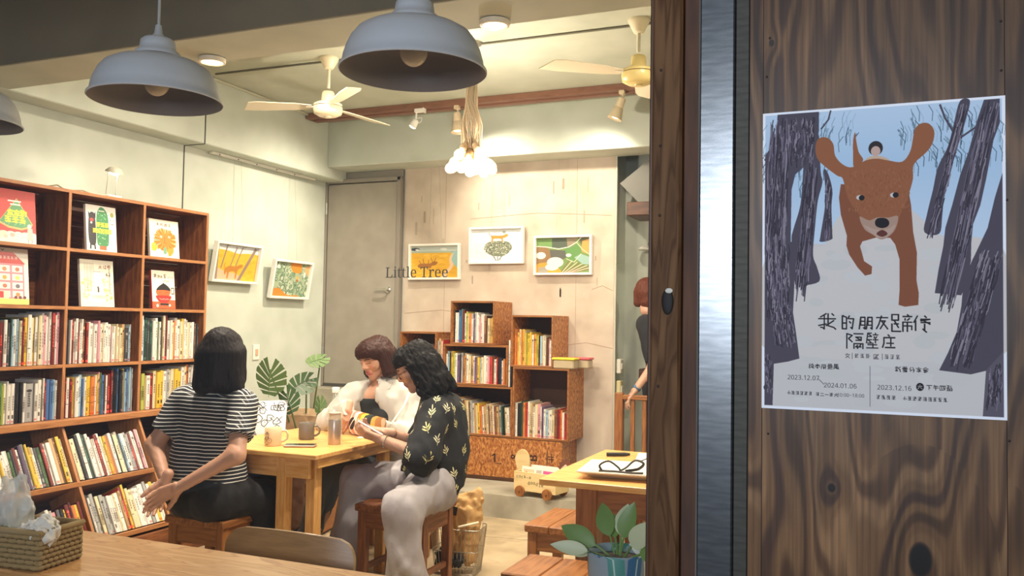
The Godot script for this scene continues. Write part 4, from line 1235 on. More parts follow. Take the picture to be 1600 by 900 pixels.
func wall_bookcase() -> void:
	var o := thing("bookcase", "tall dark wooden bookcase full of picture books along the left wall", "bookcase", Vector3(-4.12, 0, -3.59))
	var z0 := -2.815
	var z1 := -4.375
	var zs := [-2.82, -3.332, -3.845, -4.367]
	var ys := [0.80, 1.09, 1.40, 1.713, 2.027]
	var off := -o.position
	var face_z := wood("shelf", "z")
	var edge := wood("edge", "z", 0.5)
	var edge_y := wood("edge", "y", 0.5)
	for k in ys.size():
		var y: float = ys[k]
		var s := part("shelf_board", span(Vector3(-4.235, y - 0.016, z1), Vector3(-4.003, y, z0)), face_z, o, off)
		part("shelf_edge", span(Vector3(-4.003, y - 0.017, z1), Vector3(-3.997, y + 0.001, z0), 0.001), edge, s)
	for k in zs.size():
		var z: float = zs[k]
		var s := part("divider", span(Vector3(-4.235, 0.8, z - 0.008), Vector3(-4.003, 2.01, z + 0.008)), wood("shelf", "y"), o, off)
		part("divider_edge", span(Vector3(-4.003, 0.8, z - 0.009), Vector3(-3.9965, 2.011, z + 0.009), 0.001), edge_y, s)
		# the sloping lower side board
		var poly := PackedVector2Array([Vector2(-4.235, 0.02), Vector2(-3.685, 0.02), Vector2(-3.685, 0.115), Vector2(-3.995, 0.765), Vector2(-4.235, 0.765)])
		part("lower_divider", MB.new().prism(poly, 0.016, Transform3D(Basis.IDENTITY, Vector3(0, 0, z - 0.008))).mesh(), edge_y, o, off)
	for r in 4:
		for b in 3:
			for k in 2:
				var zc: float = (zs[b] + zs[b + 1]) / 2
				var hh: float = (ys[r + 1] - ys[r] - 0.016) / 2
				part("back_board", span(Vector3(-4.245, ys[r] + hh * k + 0.001, zs[b + 1] + 0.008), Vector3(-4.232 + 0.002 * k, ys[r] + hh * (k + 1) - 0.001, zs[b] - 0.008)), wood("shelf", "z"), o, off)
	part("ledge", span(Vector3(-4.235, 0.765, z1), Vector3(-3.965, 0.799, z0), 0.003), edge, o, off)
	var sl := Basis(Vector3.BACK, 0.448)
	for y in [0.48, 0.195]:
		var xf: float = -3.99 + (0.77 - y) * 0.48
		part("sloping_shelf", MB.new().box(Vector3(xf - 0.105, y - 0.06, (z0 + z1) / 2), Vector3(0.23, 0.016, z0 - z1), 0.002, Basis(Vector3.BACK, 0.448)).mesh(), face_z, o, off)
		part("sloping_shelf_edge", span(Vector3(xf - 0.012, y - 0.02, z1), Vector3(xf + 0.004, y + 0.004, z0), 0.001), edge, o, off)
	part("lower_back", MB.new().box(Vector3(-4.11, 0.45, (z0 + z1) / 2), Vector3(0.012, 0.74, z0 - z1), 0.0, sl).mesh(), wood("shelfdark", "z"), o, off)
	part("kick_board", span(Vector3(-3.73, 0.0, z1), Vector3(-3.70, 0.16, z0), 0.002), wood("shelf", "z"), o, off)
	# books standing in rows
	var al := Vector3(0, 0, -1)
	var out := Vector3(1, 0, 0)
	var rows := [
		["kwclwworrwdGswscrywwywcwpwwrwp", -2.842, 0.475, 1.092, 0.205, 0.275, "third shelf down, bookcase's first bay", {0: 1.6}],
		["Bwrwwrwwnrwwwwpwcwwwpwwcwcadse", -3.35, 0.455, 1.092, 0.25, 0.20, "third shelf down, bookcase's middle bay", {0: 1.8, 27: 2.0}],
		["wwsGdGwwgwkcwrwwcowwcywwcwwnwd", -3.865, 0.47, 1.092, 0.255, 0.235, "third shelf down, bookcase's last bay", {4: 1.5, 13: 1.5}],
		["wwppyaggglwwwwkkkwewwcwrbbsw", -2.842, 0.475, 0.802, 0.215, 0.20, "row above the ledge, bookcase's first bay", {3: 1.6, 18: 3.0, 14: 1.3}],
		["rrwryrwwsbwyyoowypgbnwrrdkkbkdysbcsek", -3.35, 0.48, 0.802, 0.20, 0.245, "row above the ledge, bookcase's middle bay", {22: 1.6, 27: 1.4}],
		["mlywrcyywewcyywcowww", -3.865, 0.47, 0.802, 0.20, 0.24, "row above the ledge, bookcase's last bay", {}],
	]
	for r in rows: book_row(r[0], Vector3(-4.02, r[3], r[1]), al, r[2], out, 0.0, r[4], r[5], 0.19, r[6], "books in the rows of the tall bookcase", r[7])
	var steep := [
		["wwrwwywwwgkrwueyywdgrwwanyc", -2.842, 0.47, 0.495, 0.20, 0.235, "upper sloping shelf, first bay"],
		["cwkwwGwwwrwcyowkcwsweerwwpw", -3.35, 0.475, 0.495, 0.235, 0.22, "upper sloping shelf, middle bay"],
		["kkwwcGaowskkyncwwpdkyrmoyr", -2.842, 0.47, 0.21, 0.17, 0.2, "bottom sloping shelf, first bay"],
		["dweeceewwwcwaryccwwwweiyww", -3.35, 0.475, 0.21, 0.225, 0.235, "bottom sloping shelf, middle bay"],
	]
	for r in steep: book_row(r[0], Vector3(-3.99 + (0.77 - r[3]) * 0.48 - 0.012, r[3] - 0.006, r[1]), al, r[2], out, -0.448, r[4], r[5], 0.17, r[6], "books on the sloping shelves of the tall bookcase")
	# picture books shown cover out
	shown_book(Vector3(-4.06, 1.715, -3.06), 0.245, 0.275, "tree", "c03530", "red picture book with green Christmas tree, standing open to view on the top shelf")
	shown_book(Vector3(-4.06, 1.715, -3.60), 0.205, 0.262, "bear", "ece7da", "picture book with black cat and green tree cover on the top shelf")
	shown_book(Vector3(-4.06, 1.715, -4.07), 0.235, 0.235, "lion", "ede5d4", "cream picture book with orange lion face on the top shelf")
	shown_book(Vector3(-4.06, 1.403, -3.03), 0.25, 0.288, "house", "e6ddcc", "picture book with pink many-windowed house cover on the second shelf")
	shown_book(Vector3(-4.06, 1.403, -3.585), 0.225, 0.265, "forest", "e9e3d2", "pale picture book with sunlit forest path cover on the second shelf")
	shown_book(Vector3(-4.06, 1.403, -4.075), 0.185, 0.235, "pot", "a8322d", "picture book with orange pot-faced figure cover on the second shelf")
	# desk lamp on top
	var la := thing("desk_lamp", "small lit desk lamp with twin rod arms standing on the tall bookcase", "lamp", Vector3(-4.07, 2.028, -3.66))
	var chrome := plain("b9b4a6", 0.3, 0.9)
	part("base", bx(Vector3(0.07, 0.016, 0.10), 0.004, Vector3(0, 0.008, 0)), plain("d8d2c2", 0.4), la)
	for s in [-0.035, 0.035]: part("arm", MB.new().tube([Vector3(0, 0.016, s), Vector3(0.0, 0.15, s * 0.9 - 0.012)], 0.0025, 6).mesh(), chrome, la)
	part("shade", MB.new().lathe([Vector2(0.0, 0.03), Vector2(0.03, 0.026), Vector2(0.048, 0.004), Vector2(0.05, -0.004), Vector2(0.046, -0.002), Vector2(0.028, 0.02), Vector2(0, 0.024)], 24, Transform3D(Basis(Vector3.BACK, -0.25), Vector3(0.0, 0.155, -0.02))).mesh(), plain("cfc8b6", 0.4), la)
	part("bulb", MB.new().ball(Vector3(0.005, 0.15, -0.02), Vector3(0.026, 0.014, 0.03), 14, 8).mesh(), glow("desk_bulb", Color(1.0, 0.86, 0.62), 10.0), la)
	omni("desk_lamp_light", Vector3(-4.065, 2.178, -3.68), 0.10, WARM, 0.01)
	var cord := single("lamp_cord", MB.new().tube([Vector3(-4.1, 2.035, -3.25), Vector3(-4.06, 2.05, -3.3), Vector3(-4.09, 2.034, -3.38), Vector3(-4.06, 2.045, -3.46), Vector3(-4.1, 2.034, -3.6)], 0.004, 6).mesh(), plain("9a8a6a", 0.6), "thin lamp cord lying curled on the tall bookcase", "cord")


func crate(called_label: String, x0: float, x1: float, y0: float, y1: float, zf := -6.06, d := 0.34) -> void:
	var o := thing("crate_shelf", called_label, "crate", Vector3((x0 + x1) / 2, y0, zf - d / 2), 0.0, "chipboard crates stacked as shelves")
	var w := x1 - x0
	var h := y1 - y0
	var t := 0.014
	part("bottom", bx(Vector3(w, t, d), 0.002, Vector3(0, t / 2, 0)), osb(), o)
	part("top", bx(Vector3(w, t, d), 0.002, Vector3(0, h - t / 2, 0)), osb(), o)
	for s in [-1.0, 1.0]: part("side", bx(Vector3(t, h - 2 * t, d), 0.001, Vector3(s * (w - t) / 2, h / 2, 0)), osb(), o)
	part("back", bx(Vector3(w - 2 * t, h - 2 * t, 0.008), 0.0, Vector3(0, h / 2, -d / 2 + 0.02)), plain("4a2e1b", 0.8), o)
	var fr := MB.new()
	for s in [-1.0, 1.0]:
		fr.box(Vector3(s * (w - t) / 2, h / 2, d / 2 + 0.002), Vector3(t, h, 0.006), 0.001)
		fr.box(Vector3(0, h / 2 + s * (h - t) / 2, d / 2 + 0.002), Vector3(w - 2 * t, t, 0.006), 0.001)
	part("front_edge", fr.mesh(), wood("stool", "x"), o)


func osb() -> StandardMaterial3D:
	if not mats.has("osb"):
		var m := textured("osb", noise_tex(0.045, [[0.0, "6f3c18"], [0.38, "8f5226"], [0.5, "b8783c"], [0.55, "95592a"], [0.68, "d09555"], [1.0, "b0713a"]], "fbm", 3, 71, 512, 40.0), Vector3(2.0, 1.2, 2.0), 0.45)
		m.uv1_offset = Vector3(0.3, 0.7, 0.1)
	return mats["osb"]


func crate_bookcase() -> void:
	var base := thing("crate_plinth", "low orange chipboard plinth box carrying the stacked book crates", "plinth", Vector3(-2.8, 0.157, -6.23))
	part("body", bx(Vector3(1.29, 0.325, 0.34), 0.004, Vector3(0, 0.1625, 0)), osb(), base)
	part("skirting", bx(Vector3(1.27, 0.03, 0.345), 0.002, Vector3(0, 0.015, 0.0)), wood("shelfdark", "x"), base)
	var mark := plain("3c2415", 0.9)
	for q in [["1", 0.10, 0.17, 0.09, 0.0], ["8", 0.27, 0.19, 0.08, PI / 2], ["B", 0.42, 0.19, 0.09, PI / 2]]:
		lettering(q[0], q[3], mark, base, Vector3(q[1], q[2], 0.1705), Vector3(0, 0, q[4]), "Droid Sans")
	part("stencil_mark", MB.new().box(Vector3(0.33, 0.2, 0), Vector3(0.05, 0.008, 0.001)).box(Vector3(0.53, 0.2, 0), Vector3(0.006, 0.1, 0.001)).box(Vector3(0.56, 0.19, 0), Vector3(0.05, 0.006, 0.001)).box(Vector3(0.56, 0.21, 0), Vector3(0.05, 0.006, 0.001)).box(Vector3(0.565, 0.2, 0), Vector3(0.006, 0.07, 0.001)).box(Vector3(0.14, 0.13, 0), Vector3(0.05, 0.005, 0.001)).mesh(), mark, base, Vector3(0, 0, 0.171))
	crate("topmost chipboard book crate with wide plain side, left of the yellow-book crate", -3.09, -2.715, 1.18, 1.517)
	crate("middle chipboard book crate directly under the topmost crate", -3.15, -2.60, 0.868, 1.178)
	crate("upper right chipboard crate filled with yellow books", -2.575, -2.235, 1.022, 1.412)
	crate("lower right chipboard crate half filled, lid boxes on its top", -2.555, -2.105, 0.485, 1.02)
	crate("lower middle chipboard crate packed with thin worn books", -3.20, -2.557, 0.485, 0.865)
	crate("leftmost upper chipboard crate behind the woman in the black blouse", -3.54, -3.21, 0.90, 1.27)
	crate("leftmost lower chipboard crate behind the two women", -3.56, -3.205, 0.485, 0.89)
	part("support", bx(Vector3(0.36, 0.325, 0.3), 0.004, Vector3(-0.58, 0.1625, -0.02)), osb(), base)
	var al := Vector3(1, 0, 0)
	var out := Vector3(0, 0, 1)
	var g := "books in the chipboard crates"
	var rows := [
		["kwwbtrwlcowuewwpwwncay", -3.072, 0.335, 1.194, 0.25, 0.20, "in the topmost chipboard crate", 0.0],
		["wskylwukeoawcawuyscwwprnwrkBwo", -3.132, 0.50, 0.882, 0.235, 0.185, "middle chipboard crate", 0.0],
		["ooycoycylyywoylykscwcnpw", -2.558, 0.305, 1.036, 0.27, 0.20, "in the upper right chipboard crate", 0.0],
		["wkkGorwcawcpwuwswwcnmrowr", -2.538, 0.41, 0.499, 0.265, 0.20, "lower right chipboard crate", 0.0],
		["cnawacwnaceawnacnewacyowacnwawnaeGkcw", -3.18, 0.60, 0.499, 0.27, 0.20, "lower middle chipboard crate", 0.06],
		["wcrwowcawr", -3.40, 0.17, 0.914, 0.25, 0.23, "leftmost upper chipboard crate", 0.0],
		["rwyrkwcyrwgwroy", -3.54, 0.31, 0.499, 0.24, 0.22, "leftmost lower chipboard crate", 0.0],
	]
	var rest := MB.new()
	for r in rows: book_row(r[0], Vector3(r[1], r[3], -6.075), al, r[2], out, 0.0, r[4], r[5], 0.23, r[6], g, {}, r[7], null if r[6].begins_with("in the") else rest)
	book_row("wk", Vector3(-2.598, 0.868, -6.06), al, 0.03, out, 0.0, 0.33, 0.28, 0.22, "", g, {}, 0.0, rest)
	book_row("sawr", Vector3(-3.208, 0.868, -6.06), al, 0.055, out, 0.0, 0.34, 0.32, 0.22, "", g, {}, 0.0, rest)
	var jm := mat("joined_books", Color.WHITE, 0.5)
	jm.albedo_texture = spine_light
	jm.vertex_color_use_as_albedo = true
	var jo := single("book_fill", rest.mesh(null, true), jm, "small worn picture books packed in the middle, lower and leftmost chipboard crates", "books")
	jo.set_meta("kind", "stuff")
	# lidded boxes on the lower right crate
	for q in [[-2.15, "e0d32f", "clear plastic box with yellow lid on the lower right crate", -6.1], [-2.08, "d1555f", "clear plastic box with pink lid behind the yellow-lidded one", -6.24]]:
		var o := thing("lidded_box", q[2], "box", Vector3(q[0], 1.02, q[3]))
		part("tub", bx(Vector3(0.16, 0.065, 0.11), 0.008, Vector3(0, 0.033, 0)), plain("b3a284", 0.35), o)
		part("lid", bx(Vector3(0.175, 0.016, 0.125), 0.005, Vector3(0, 0.073, 0)), plain(q[1], 0.4), o)


func pictures() -> void:
	var defs := [
		["grove", Vector3(-4.43, 1.765, -5.155), 0.50, 0.30, PI / 2, 0.16, "white-framed painting of a dog in a yellow grove, left wall next to the bookcase"],
		["leaves", Vector3(-4.43, 1.675, -5.81), 0.50, 0.315, PI / 2, 0.16, "white-framed painting of grey-green leaves, left wall nearer the door"],
		["field", Vector3(-3.415, 1.85, -6.375), 0.48, 0.30, 0.0, 0.02, "white-framed painting of a golden field, leftmost of three on concrete"],
		["bush", Vector3(-2.852, 1.975, -6.375), 0.48, 0.30, 0.0, 0.02, "white-framed painting of a dog on a round bush, highest on concrete"],
		["farm", Vector3(-2.283, 1.887, -6.375), 0.48, 0.31, 0.0, 0.02, "white-framed painting of patchwork fields, rightmost of three on concrete"],
	]
	for q in defs:
		var o := thing("framed_picture", q[6], "picture", q[1], q[4], "white-framed paintings on the walls")
		o.rotate_object_local(Vector3.RIGHT, q[5])
		var w: float = q[2]
		var h: float = q[3]
		var t := 0.018
		var fr := MB.new()
		for s in [-1.0, 1.0]:
			fr.box(Vector3(s * (w - t) / 2, 0, 0), Vector3(t, h, 0.04), 0.003)
			fr.box(Vector3(0, s * (h - t) / 2, 0), Vector3(w - 2 * t, t, 0.04), 0.003)
		part("frame", fr.mesh(), plain("eeeae0", 0.45), o)
		part("backing", bx(Vector3(w - 0.02, h - 0.02, 0.006), 0.0, Vector3(0, 0, -0.012)), plain("cfc7b6", 0.8), o)
		part("painting", print_quad(w - 2 * t, h - 2 * t), paper("paint_" + q[0], painting_print(q[0]), 0.6), o, Vector3(0, 0, -0.006))
		var up: float = (2.55 if q[4] > 0.5 else 2.66) - q[1].y
		for s in [-0.06, 0.06]:
			var top := Vector3(s * 0.6, up, 0.0)
			var a := Vector3(s, h / 2 - 0.01, -0.015)
			if q[5] > 0.1: top = Basis(Vector3.RIGHT, -q[5]) * Vector3(s * 0.6, up, -0.02)
			part("hanging_wire", MB.new().tube([a, top], 0.0011, 5).mesh(), plain("a9a795", 0.5), o)


# ---------------------------------------------------------------- hanging lamps, fans, spotlights
func pendant(x: float, label: String) -> void:
	var o := thing("pendant_lamp", label, "lamp", Vector3(x, 1.95, -1.80), 0.0, "grey metal pendant lamps over the window counter")
	var shell := MB.new()
	var outer := [Vector2(0.1755, -0.003), Vector2(0.178, -0.001), Vector2(0.1775, 0.003), Vector2(0.170, 0.010), Vector2(0.167, 0.03), Vector2(0.161, 0.05), Vector2(0.151, 0.072), Vector2(0.137, 0.09), Vector2(0.115, 0.103), Vector2(0.09, 0.111), Vector2(0.0635, 0.1155), Vector2(0.0625, 0.124), Vector2(0.059, 0.132), Vector2(0.049, 0.138), Vector2(0.0475, 0.150), Vector2(0.0455, 0.164), Vector2(0.038, 0.171), Vector2(0.02, 0.174), Vector2(0.0, 0.175)]
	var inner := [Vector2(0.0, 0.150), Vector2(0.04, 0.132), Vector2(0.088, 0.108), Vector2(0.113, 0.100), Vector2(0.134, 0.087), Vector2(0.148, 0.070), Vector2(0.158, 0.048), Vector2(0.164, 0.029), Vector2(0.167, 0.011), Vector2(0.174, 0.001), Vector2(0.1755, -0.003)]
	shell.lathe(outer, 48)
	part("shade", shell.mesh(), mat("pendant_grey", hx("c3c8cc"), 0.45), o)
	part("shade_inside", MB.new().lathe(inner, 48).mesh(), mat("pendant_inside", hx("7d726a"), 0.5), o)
	part("socket", MB.new().lathe([Vector2(0.0, 0.03), Vector2(0.022, 0.03), Vector2(0.024, 0.10), Vector2(0.0, 0.14)], 18).mesh(), plain("3a3a3a", 0.5), o)
	part("bulb", MB.new().ball(Vector3(0, 0.048, 0), Vector3(0.034, 0.036, 0.034), 18, 10).mesh(), plain("cfc4b0", 0.25), o)
	part("cord_grip", MB.new().lathe([Vector2(0.02, 0.172), Vector2(0.018, 0.178), Vector2(0.011, 0.187), Vector2(0.008, 0.21), Vector2(0.003, 0.212)], 18).mesh(), plain("b9bdbd", 0.45), o)
	part("cord", MB.new().tube([Vector3(0, 0.2, 0), Vector3(0, 0.6, 0), Vector3(0, 1.06, 0)], 0.0038, 8).mesh(), plain("b3b5b0", 0.5), o)
	part("ceiling_cup", MB.new().lathe([Vector2(0.0, 1.03), Vector2(0.03, 1.04), Vector2(0.045, 1.08), Vector2(0.0, 1.08)], 20).mesh(), plain("b9bdbd", 0.45), o)


func ceiling_fan(at: Vector3, turn: float, drop: float, body: String, label: String) -> void:
	var o := thing("ceiling_fan", label, "fan", at, turn, "ceiling fans")
	var m := plain(body, 0.35)
	part("canopy", MB.new().lathe([Vector2(0.0, -0.075), Vector2(0.025, -0.075), Vector2(0.032, -0.066), Vector2(0.055, -0.02), Vector2(0.062, -0.006), Vector2(0.06, 0.0)], 28).mesh(), plain("e9dfc4", 0.35), o)
	part("down_rod", MB.new().tube([Vector3(0, -0.07, 0), Vector3(0, -drop + 0.02, 0)], 0.011, 10).mesh(), plain("e6dfcb", 0.35), o)
	part("motor_neck", MB.new().lathe([Vector2(0.0, -drop - 0.075), Vector2(0.045, -drop - 0.075), Vector2(0.04, -drop - 0.01), Vector2(0.034, 0.0 - drop), Vector2(0.012, 0.004 - drop), Vector2(0, 0.006 - drop)], 24).mesh(), m, o)
	part("motor", MB.new().lathe([Vector2(0.0, -drop - 0.168), Vector2(0.02, -drop - 0.169), Vector2(0.024, -drop - 0.161), Vector2(0.06, -drop - 0.158), Vector2(0.088, -drop - 0.142), Vector2(0.093, -drop - 0.115), Vector2(0.092, -drop - 0.10)], 32).mesh(), m, o)
	part("motor_band", MB.new().lathe([Vector2(0.084, -drop - 0.102), Vector2(0.084, -drop - 0.094)], 32).mesh(), plain("b08d4a", 0.3, 0.6), o)
	part("motor_top", MB.new().lathe([Vector2(0.092, -drop - 0.096), Vector2(0.09, -drop - 0.082), Vector2(0.07, -drop - 0.072), Vector2(0.0, -drop - 0.07)], 32).mesh(), m, o)
	for k in 3:
		var b := MB.new()
		var q := PackedVector2Array([Vector2(0.10, -0.024), Vector2(0.20, -0.045), Vector2(0.44, -0.062), Vector2(0.555, -0.058), Vector2(0.50, 0.05), Vector2(0.44, 0.062), Vector2(0.20, 0.045), Vector2(0.10, 0.024)])
		b.prism(q, 0.006, Transform3D(Basis(Vector3.UP, TAU * k / 3.0) * Basis(Vector3.RIGHT, -PI / 2 + 0.2), Vector3(0, -drop - 0.10, 0)))
		var bl := part("blade", b.mesh(), plain("e3d7bb", 0.4), o)
		part("blade_arm", MB.new().box(Vector3(0.10, 0, 0), Vector3(0.08, 0.008, 0.022), 0.002, Basis.IDENTITY).mesh(), plain("d8cfb8", 0.4), bl, Basis(Vector3.UP, TAU * k / 3.0) * Vector3(0, -drop - 0.10, 0), Vector3(0, TAU * k / 3.0, 0))


func ceiling_fittings() -> void:
	pendant(-2.655, "grey metal pendant lamp at the left picture edge, mostly cut off")
	pendant(-1.844, "grey metal dome pendant lamp hanging over the bookcase side, cord fully visible")
	pendant(-1.032, "grey metal dome pendant lamp hanging in front of the bulb cluster")
	ceiling_fan(Vector3(-3.25, 3.03, -4.59), 0.0, 0.22, "e6d8b6", "cream three-blade ceiling fan above the grey door")
	get_node("ceiling_fan").rotation.y = deg_to_rad(82)
	ceiling_fan(Vector3(-1.222, 3.03, -4.60), 0.0, 0.20, "d9c27e", "yellowed three-blade ceiling fan half hidden by the window post")
	get_node("ceiling_fan_001").rotation.y = deg_to_rad(219)
	# track spotlights on the batten
	var defs := [
		[Vector3(-3.29, 2.985, -5.80), Vector3(-3.9, 1.6, -6.4), "f0eee6", true, "small white lit spotlight clipped to the ceiling batten beside the left fan"],
		[Vector3(-2.94, 2.985, -5.80), Vector3(-2.85, 2.2, -5.74), "d8c4a6", false, "beige cone spotlight half hidden behind the cluster's cords"],
		[Vector3(-1.655, 2.985, -5.80), Vector3(-1.85, 2.2, -5.72), "d6c5a5", false, "beige cone spotlight hanging under the right fan"],
	]
	for q in defs:
		var o := thing("spotlight", q[4], "spotlight", q[0], 0.0, "spotlights on the ceiling batten")
		var m := plain(q[2], 0.45)
		var d: Vector3 = (q[1] - q[0]).normalized()
		if q[3]:
			part("clip", bx(Vector3(0.08, 0.03, 0.04), 0.004, Vector3(0.03, -0.012, 0)), m, o)
			part("clip_tab", bx(Vector3(0.012, 0.045, 0.04), 0.002, Vector3(0.07, -0.01, 0)), m, o)
			part("stem", MB.new().tube([Vector3(0, -0.02, 0), Vector3(0, -0.075, 0)], 0.007, 8).mesh(), m, o)
			part("cable", MB.new().tube([Vector3(0.01, -0.07, 0), Vector3(0.05, -0.07, 0.0), Vector3(0.045, -0.1, 0.0), Vector3(0.02, -0.11, 0)], 0.004, 6).mesh(), m, o)
			var b := look_basis(Vector3(-0.45, -0.8, 0.1))
			part("head", MB.new().lathe([Vector2(0.0, -0.01), Vector2(0.022, 0.0), Vector2(0.027, 0.03), Vector2(0.03, 0.06), Vector2(0.026, 0.06)].map(func(v): return v), 20, Transform3D(b, Vector3(0.0, -0.085, 0))).mesh(), m, o)
			part("lamp_face", MB.new().ball(Vector3(0, -0.085, 0) + b.y * 0.056, Vector3(0.026, 0.012, 0.026), 16, 8, b).mesh(), glow("spot_glow", Color(1.0, 0.93, 0.8), 12.0), o)
		else:
			part("clip", bx(Vector3(0.04, 0.03, 0.04), 0.004, Vector3(0, -0.015, 0)), m, o)
			part("stem", MB.new().tube([Vector3(0, -0.02, 0), Vector3(0.012, -0.06, 0), Vector3(0.0, -0.075, 0)], 0.007, 8).mesh(), m, o)
			var dir := Vector3(-0.34 if q[0].x > -2.0 else 0.12, -1, 0.1)
			var b := look_basis(dir)
			part("neck", MB.new().lathe([Vector2(0.0, 0.0), Vector2(0.027, 0.0), Vector2(0.03, 0.062), Vector2(0.0, 0.062)], 22, Transform3D(b, Vector3(0, -0.06, 0))).mesh(), m, o)
			part("shade", MB.new().lathe([Vector2(0.029, 0.063), Vector2(0.032, 0.066), Vector2(0.052, 0.15), Vector2(0.049, 0.15), Vector2(0.0, 0.10)], 26, Transform3D(b, Vector3(0, -0.06, 0))).mesh(), m, o)
			part("bulb", MB.new().ball(Vector3(0, -0.06, 0) + b.y * 0.125, Vector3(0.034, 0.02, 0.034), 14, 8, b).mesh(), glow("cone_glow", Color(1.0, 0.9, 0.7), 5.0), o)
	spot("spotlight_lamp", Vector3(-3.33, 2.80, -5.75), Vector3(-4.5, 1.2, -5.4), 3.4, WARM, 58.0, 1.0, 0.02)
	spot("spotlight_lamp", Vector3(-2.93, 2.755, -5.74), Vector3(-2.5, 2.0, -6.4), 1.5, WARM, 60.0, 1.0, 0.02)
	spot("spotlight_lamp", Vector3(-1.72, 2.76, -5.76), Vector3(-2.2, 1.9, -6.4), 1.0, WARM, 60.0, 1.0, 0.02)
	# the cluster of bare bulbs
	var c := thing("bulb_cluster", "hanging cluster of bare glowing bulbs on many beige cords", "chandelier", CLUSTER)
	part("canopy", MB.new().lathe([Vector2(0.0, -0.075), Vector2(0.022, -0.07), Vector2(0.03, -0.03), Vector2(0.055, -0.018), Vector2(0.06, -0.004), Vector2(0.06, 0.0)], 26).mesh(), plain("cfcac0", 0.2, 0.9), c)
	var n := 22
	for k in n:
		var w := k * 2.39996
		var r := 0.155 * sqrt((k + 0.6) / n)
		var foot := Vector3(cos(w) * r, -0.775 + 0.035 * sin(k * 1.7) + r * 0.25, sin(w) * r)
		var dirv := Vector3(cos(w) * r * 1.6, -0.24, sin(w) * r * 1.6).normalized()
		var neck := foot - dirv * 0.115
		var mid := Vector3(cos(w + 1.3) * 0.034, -0.36, sin(w + 1.3) * 0.034)
		var low := Vector3(cos(w + 0.3) * (0.03 + r * 0.25), -0.5, sin(w + 0.3) * (0.03 + r * 0.25))
		part("cord", MB.new().tube([Vector3(cos(w) * 0.012, -0.06, sin(w) * 0.012), Vector3(cos(w + 0.8) * 0.028, -0.2, sin(w + 0.8) * 0.028), mid, low, neck.lerp(low, 0.3), neck], 0.0042, 6).mesh(), plain("a48f72", 0.7), c)
		var b := look_basis(dirv)
		var so := part("bulb_socket", MB.new().lathe([Vector2(0.0, -0.005), Vector2(0.014, 0.0), Vector2(0.021, 0.012), Vector2(0.021, 0.05), Vector2(0.0, 0.052)], 16, Transform3D(b, neck)).mesh(), plain("9a8060", 0.6), c)
		part("bulb", MB.new().lathe([Vector2(0.0, 0.0), Vector2(0.013, 0.004), Vector2(0.016, 0.02), Vector2(0.028, 0.042), Vector2(0.031, 0.058), Vector2(0.025, 0.078), Vector2(0.012, 0.088), Vector2(0.0, 0.09)].map(func(v): return Vector2(v.x, v.y)), 16, Transform3D(b, neck + dirv * 0.048)).mesh(), glow("cluster_glow", Color(1.0, 0.9, 0.72), 2.6), so)
		if k % 4 == 1: omni("bulb_light", CLUSTER + neck + dirv * 0.104, 0.55, WARM, 0.03)


# ---------------------------------------------------------------- tables, stools, chairs
func stool(label: String, at: Vector3, w: float, d: float, h: float, turn := 0.0, sort := "stool") -> Node3D:
	var o := thing("wooden_stool", label, "stool", at, turn, "wooden stools around the tables")
	var t := 0.035
	var nb := 3
	for k in nb:
		part("seat_plank", bx(Vector3(w / nb - 0.001, t, d), 0.005, Vector3((k + 0.5 - nb / 2.0) * w / nb, h - t / 2, 0)), wood(sort, "z"), o)
	for s in [-1.0, 1.0]:
		part("apron", bx(Vector3(w - 0.06, 0.085, 0.02), 0.003, Vector3(0, h - t - 0.0425, s * (d / 2 - 0.03))), wood(sort, "x"), o)
		part("apron", bx(Vector3(0.02, 0.085, d - 0.06), 0.003, Vector3(s * (w / 2 - 0.03), h - t - 0.0425, 0)), wood(sort, "z"), o)
		for q in [-1.0, 1.0]: part("leg", bx(Vector3(0.045, h - t, 0.045), 0.004, Vector3(s * (w / 2 - 0.035), (h - t) / 2, q * (d / 2 - 0.035))), wood(sort, "y"), o)
		part("stretcher", bx(Vector3(0.02, 0.03, d - 0.08), 0.003, Vector3(s * (w / 2 - 0.035), 0.12, 0)), wood(sort, "z"), o)
	return o


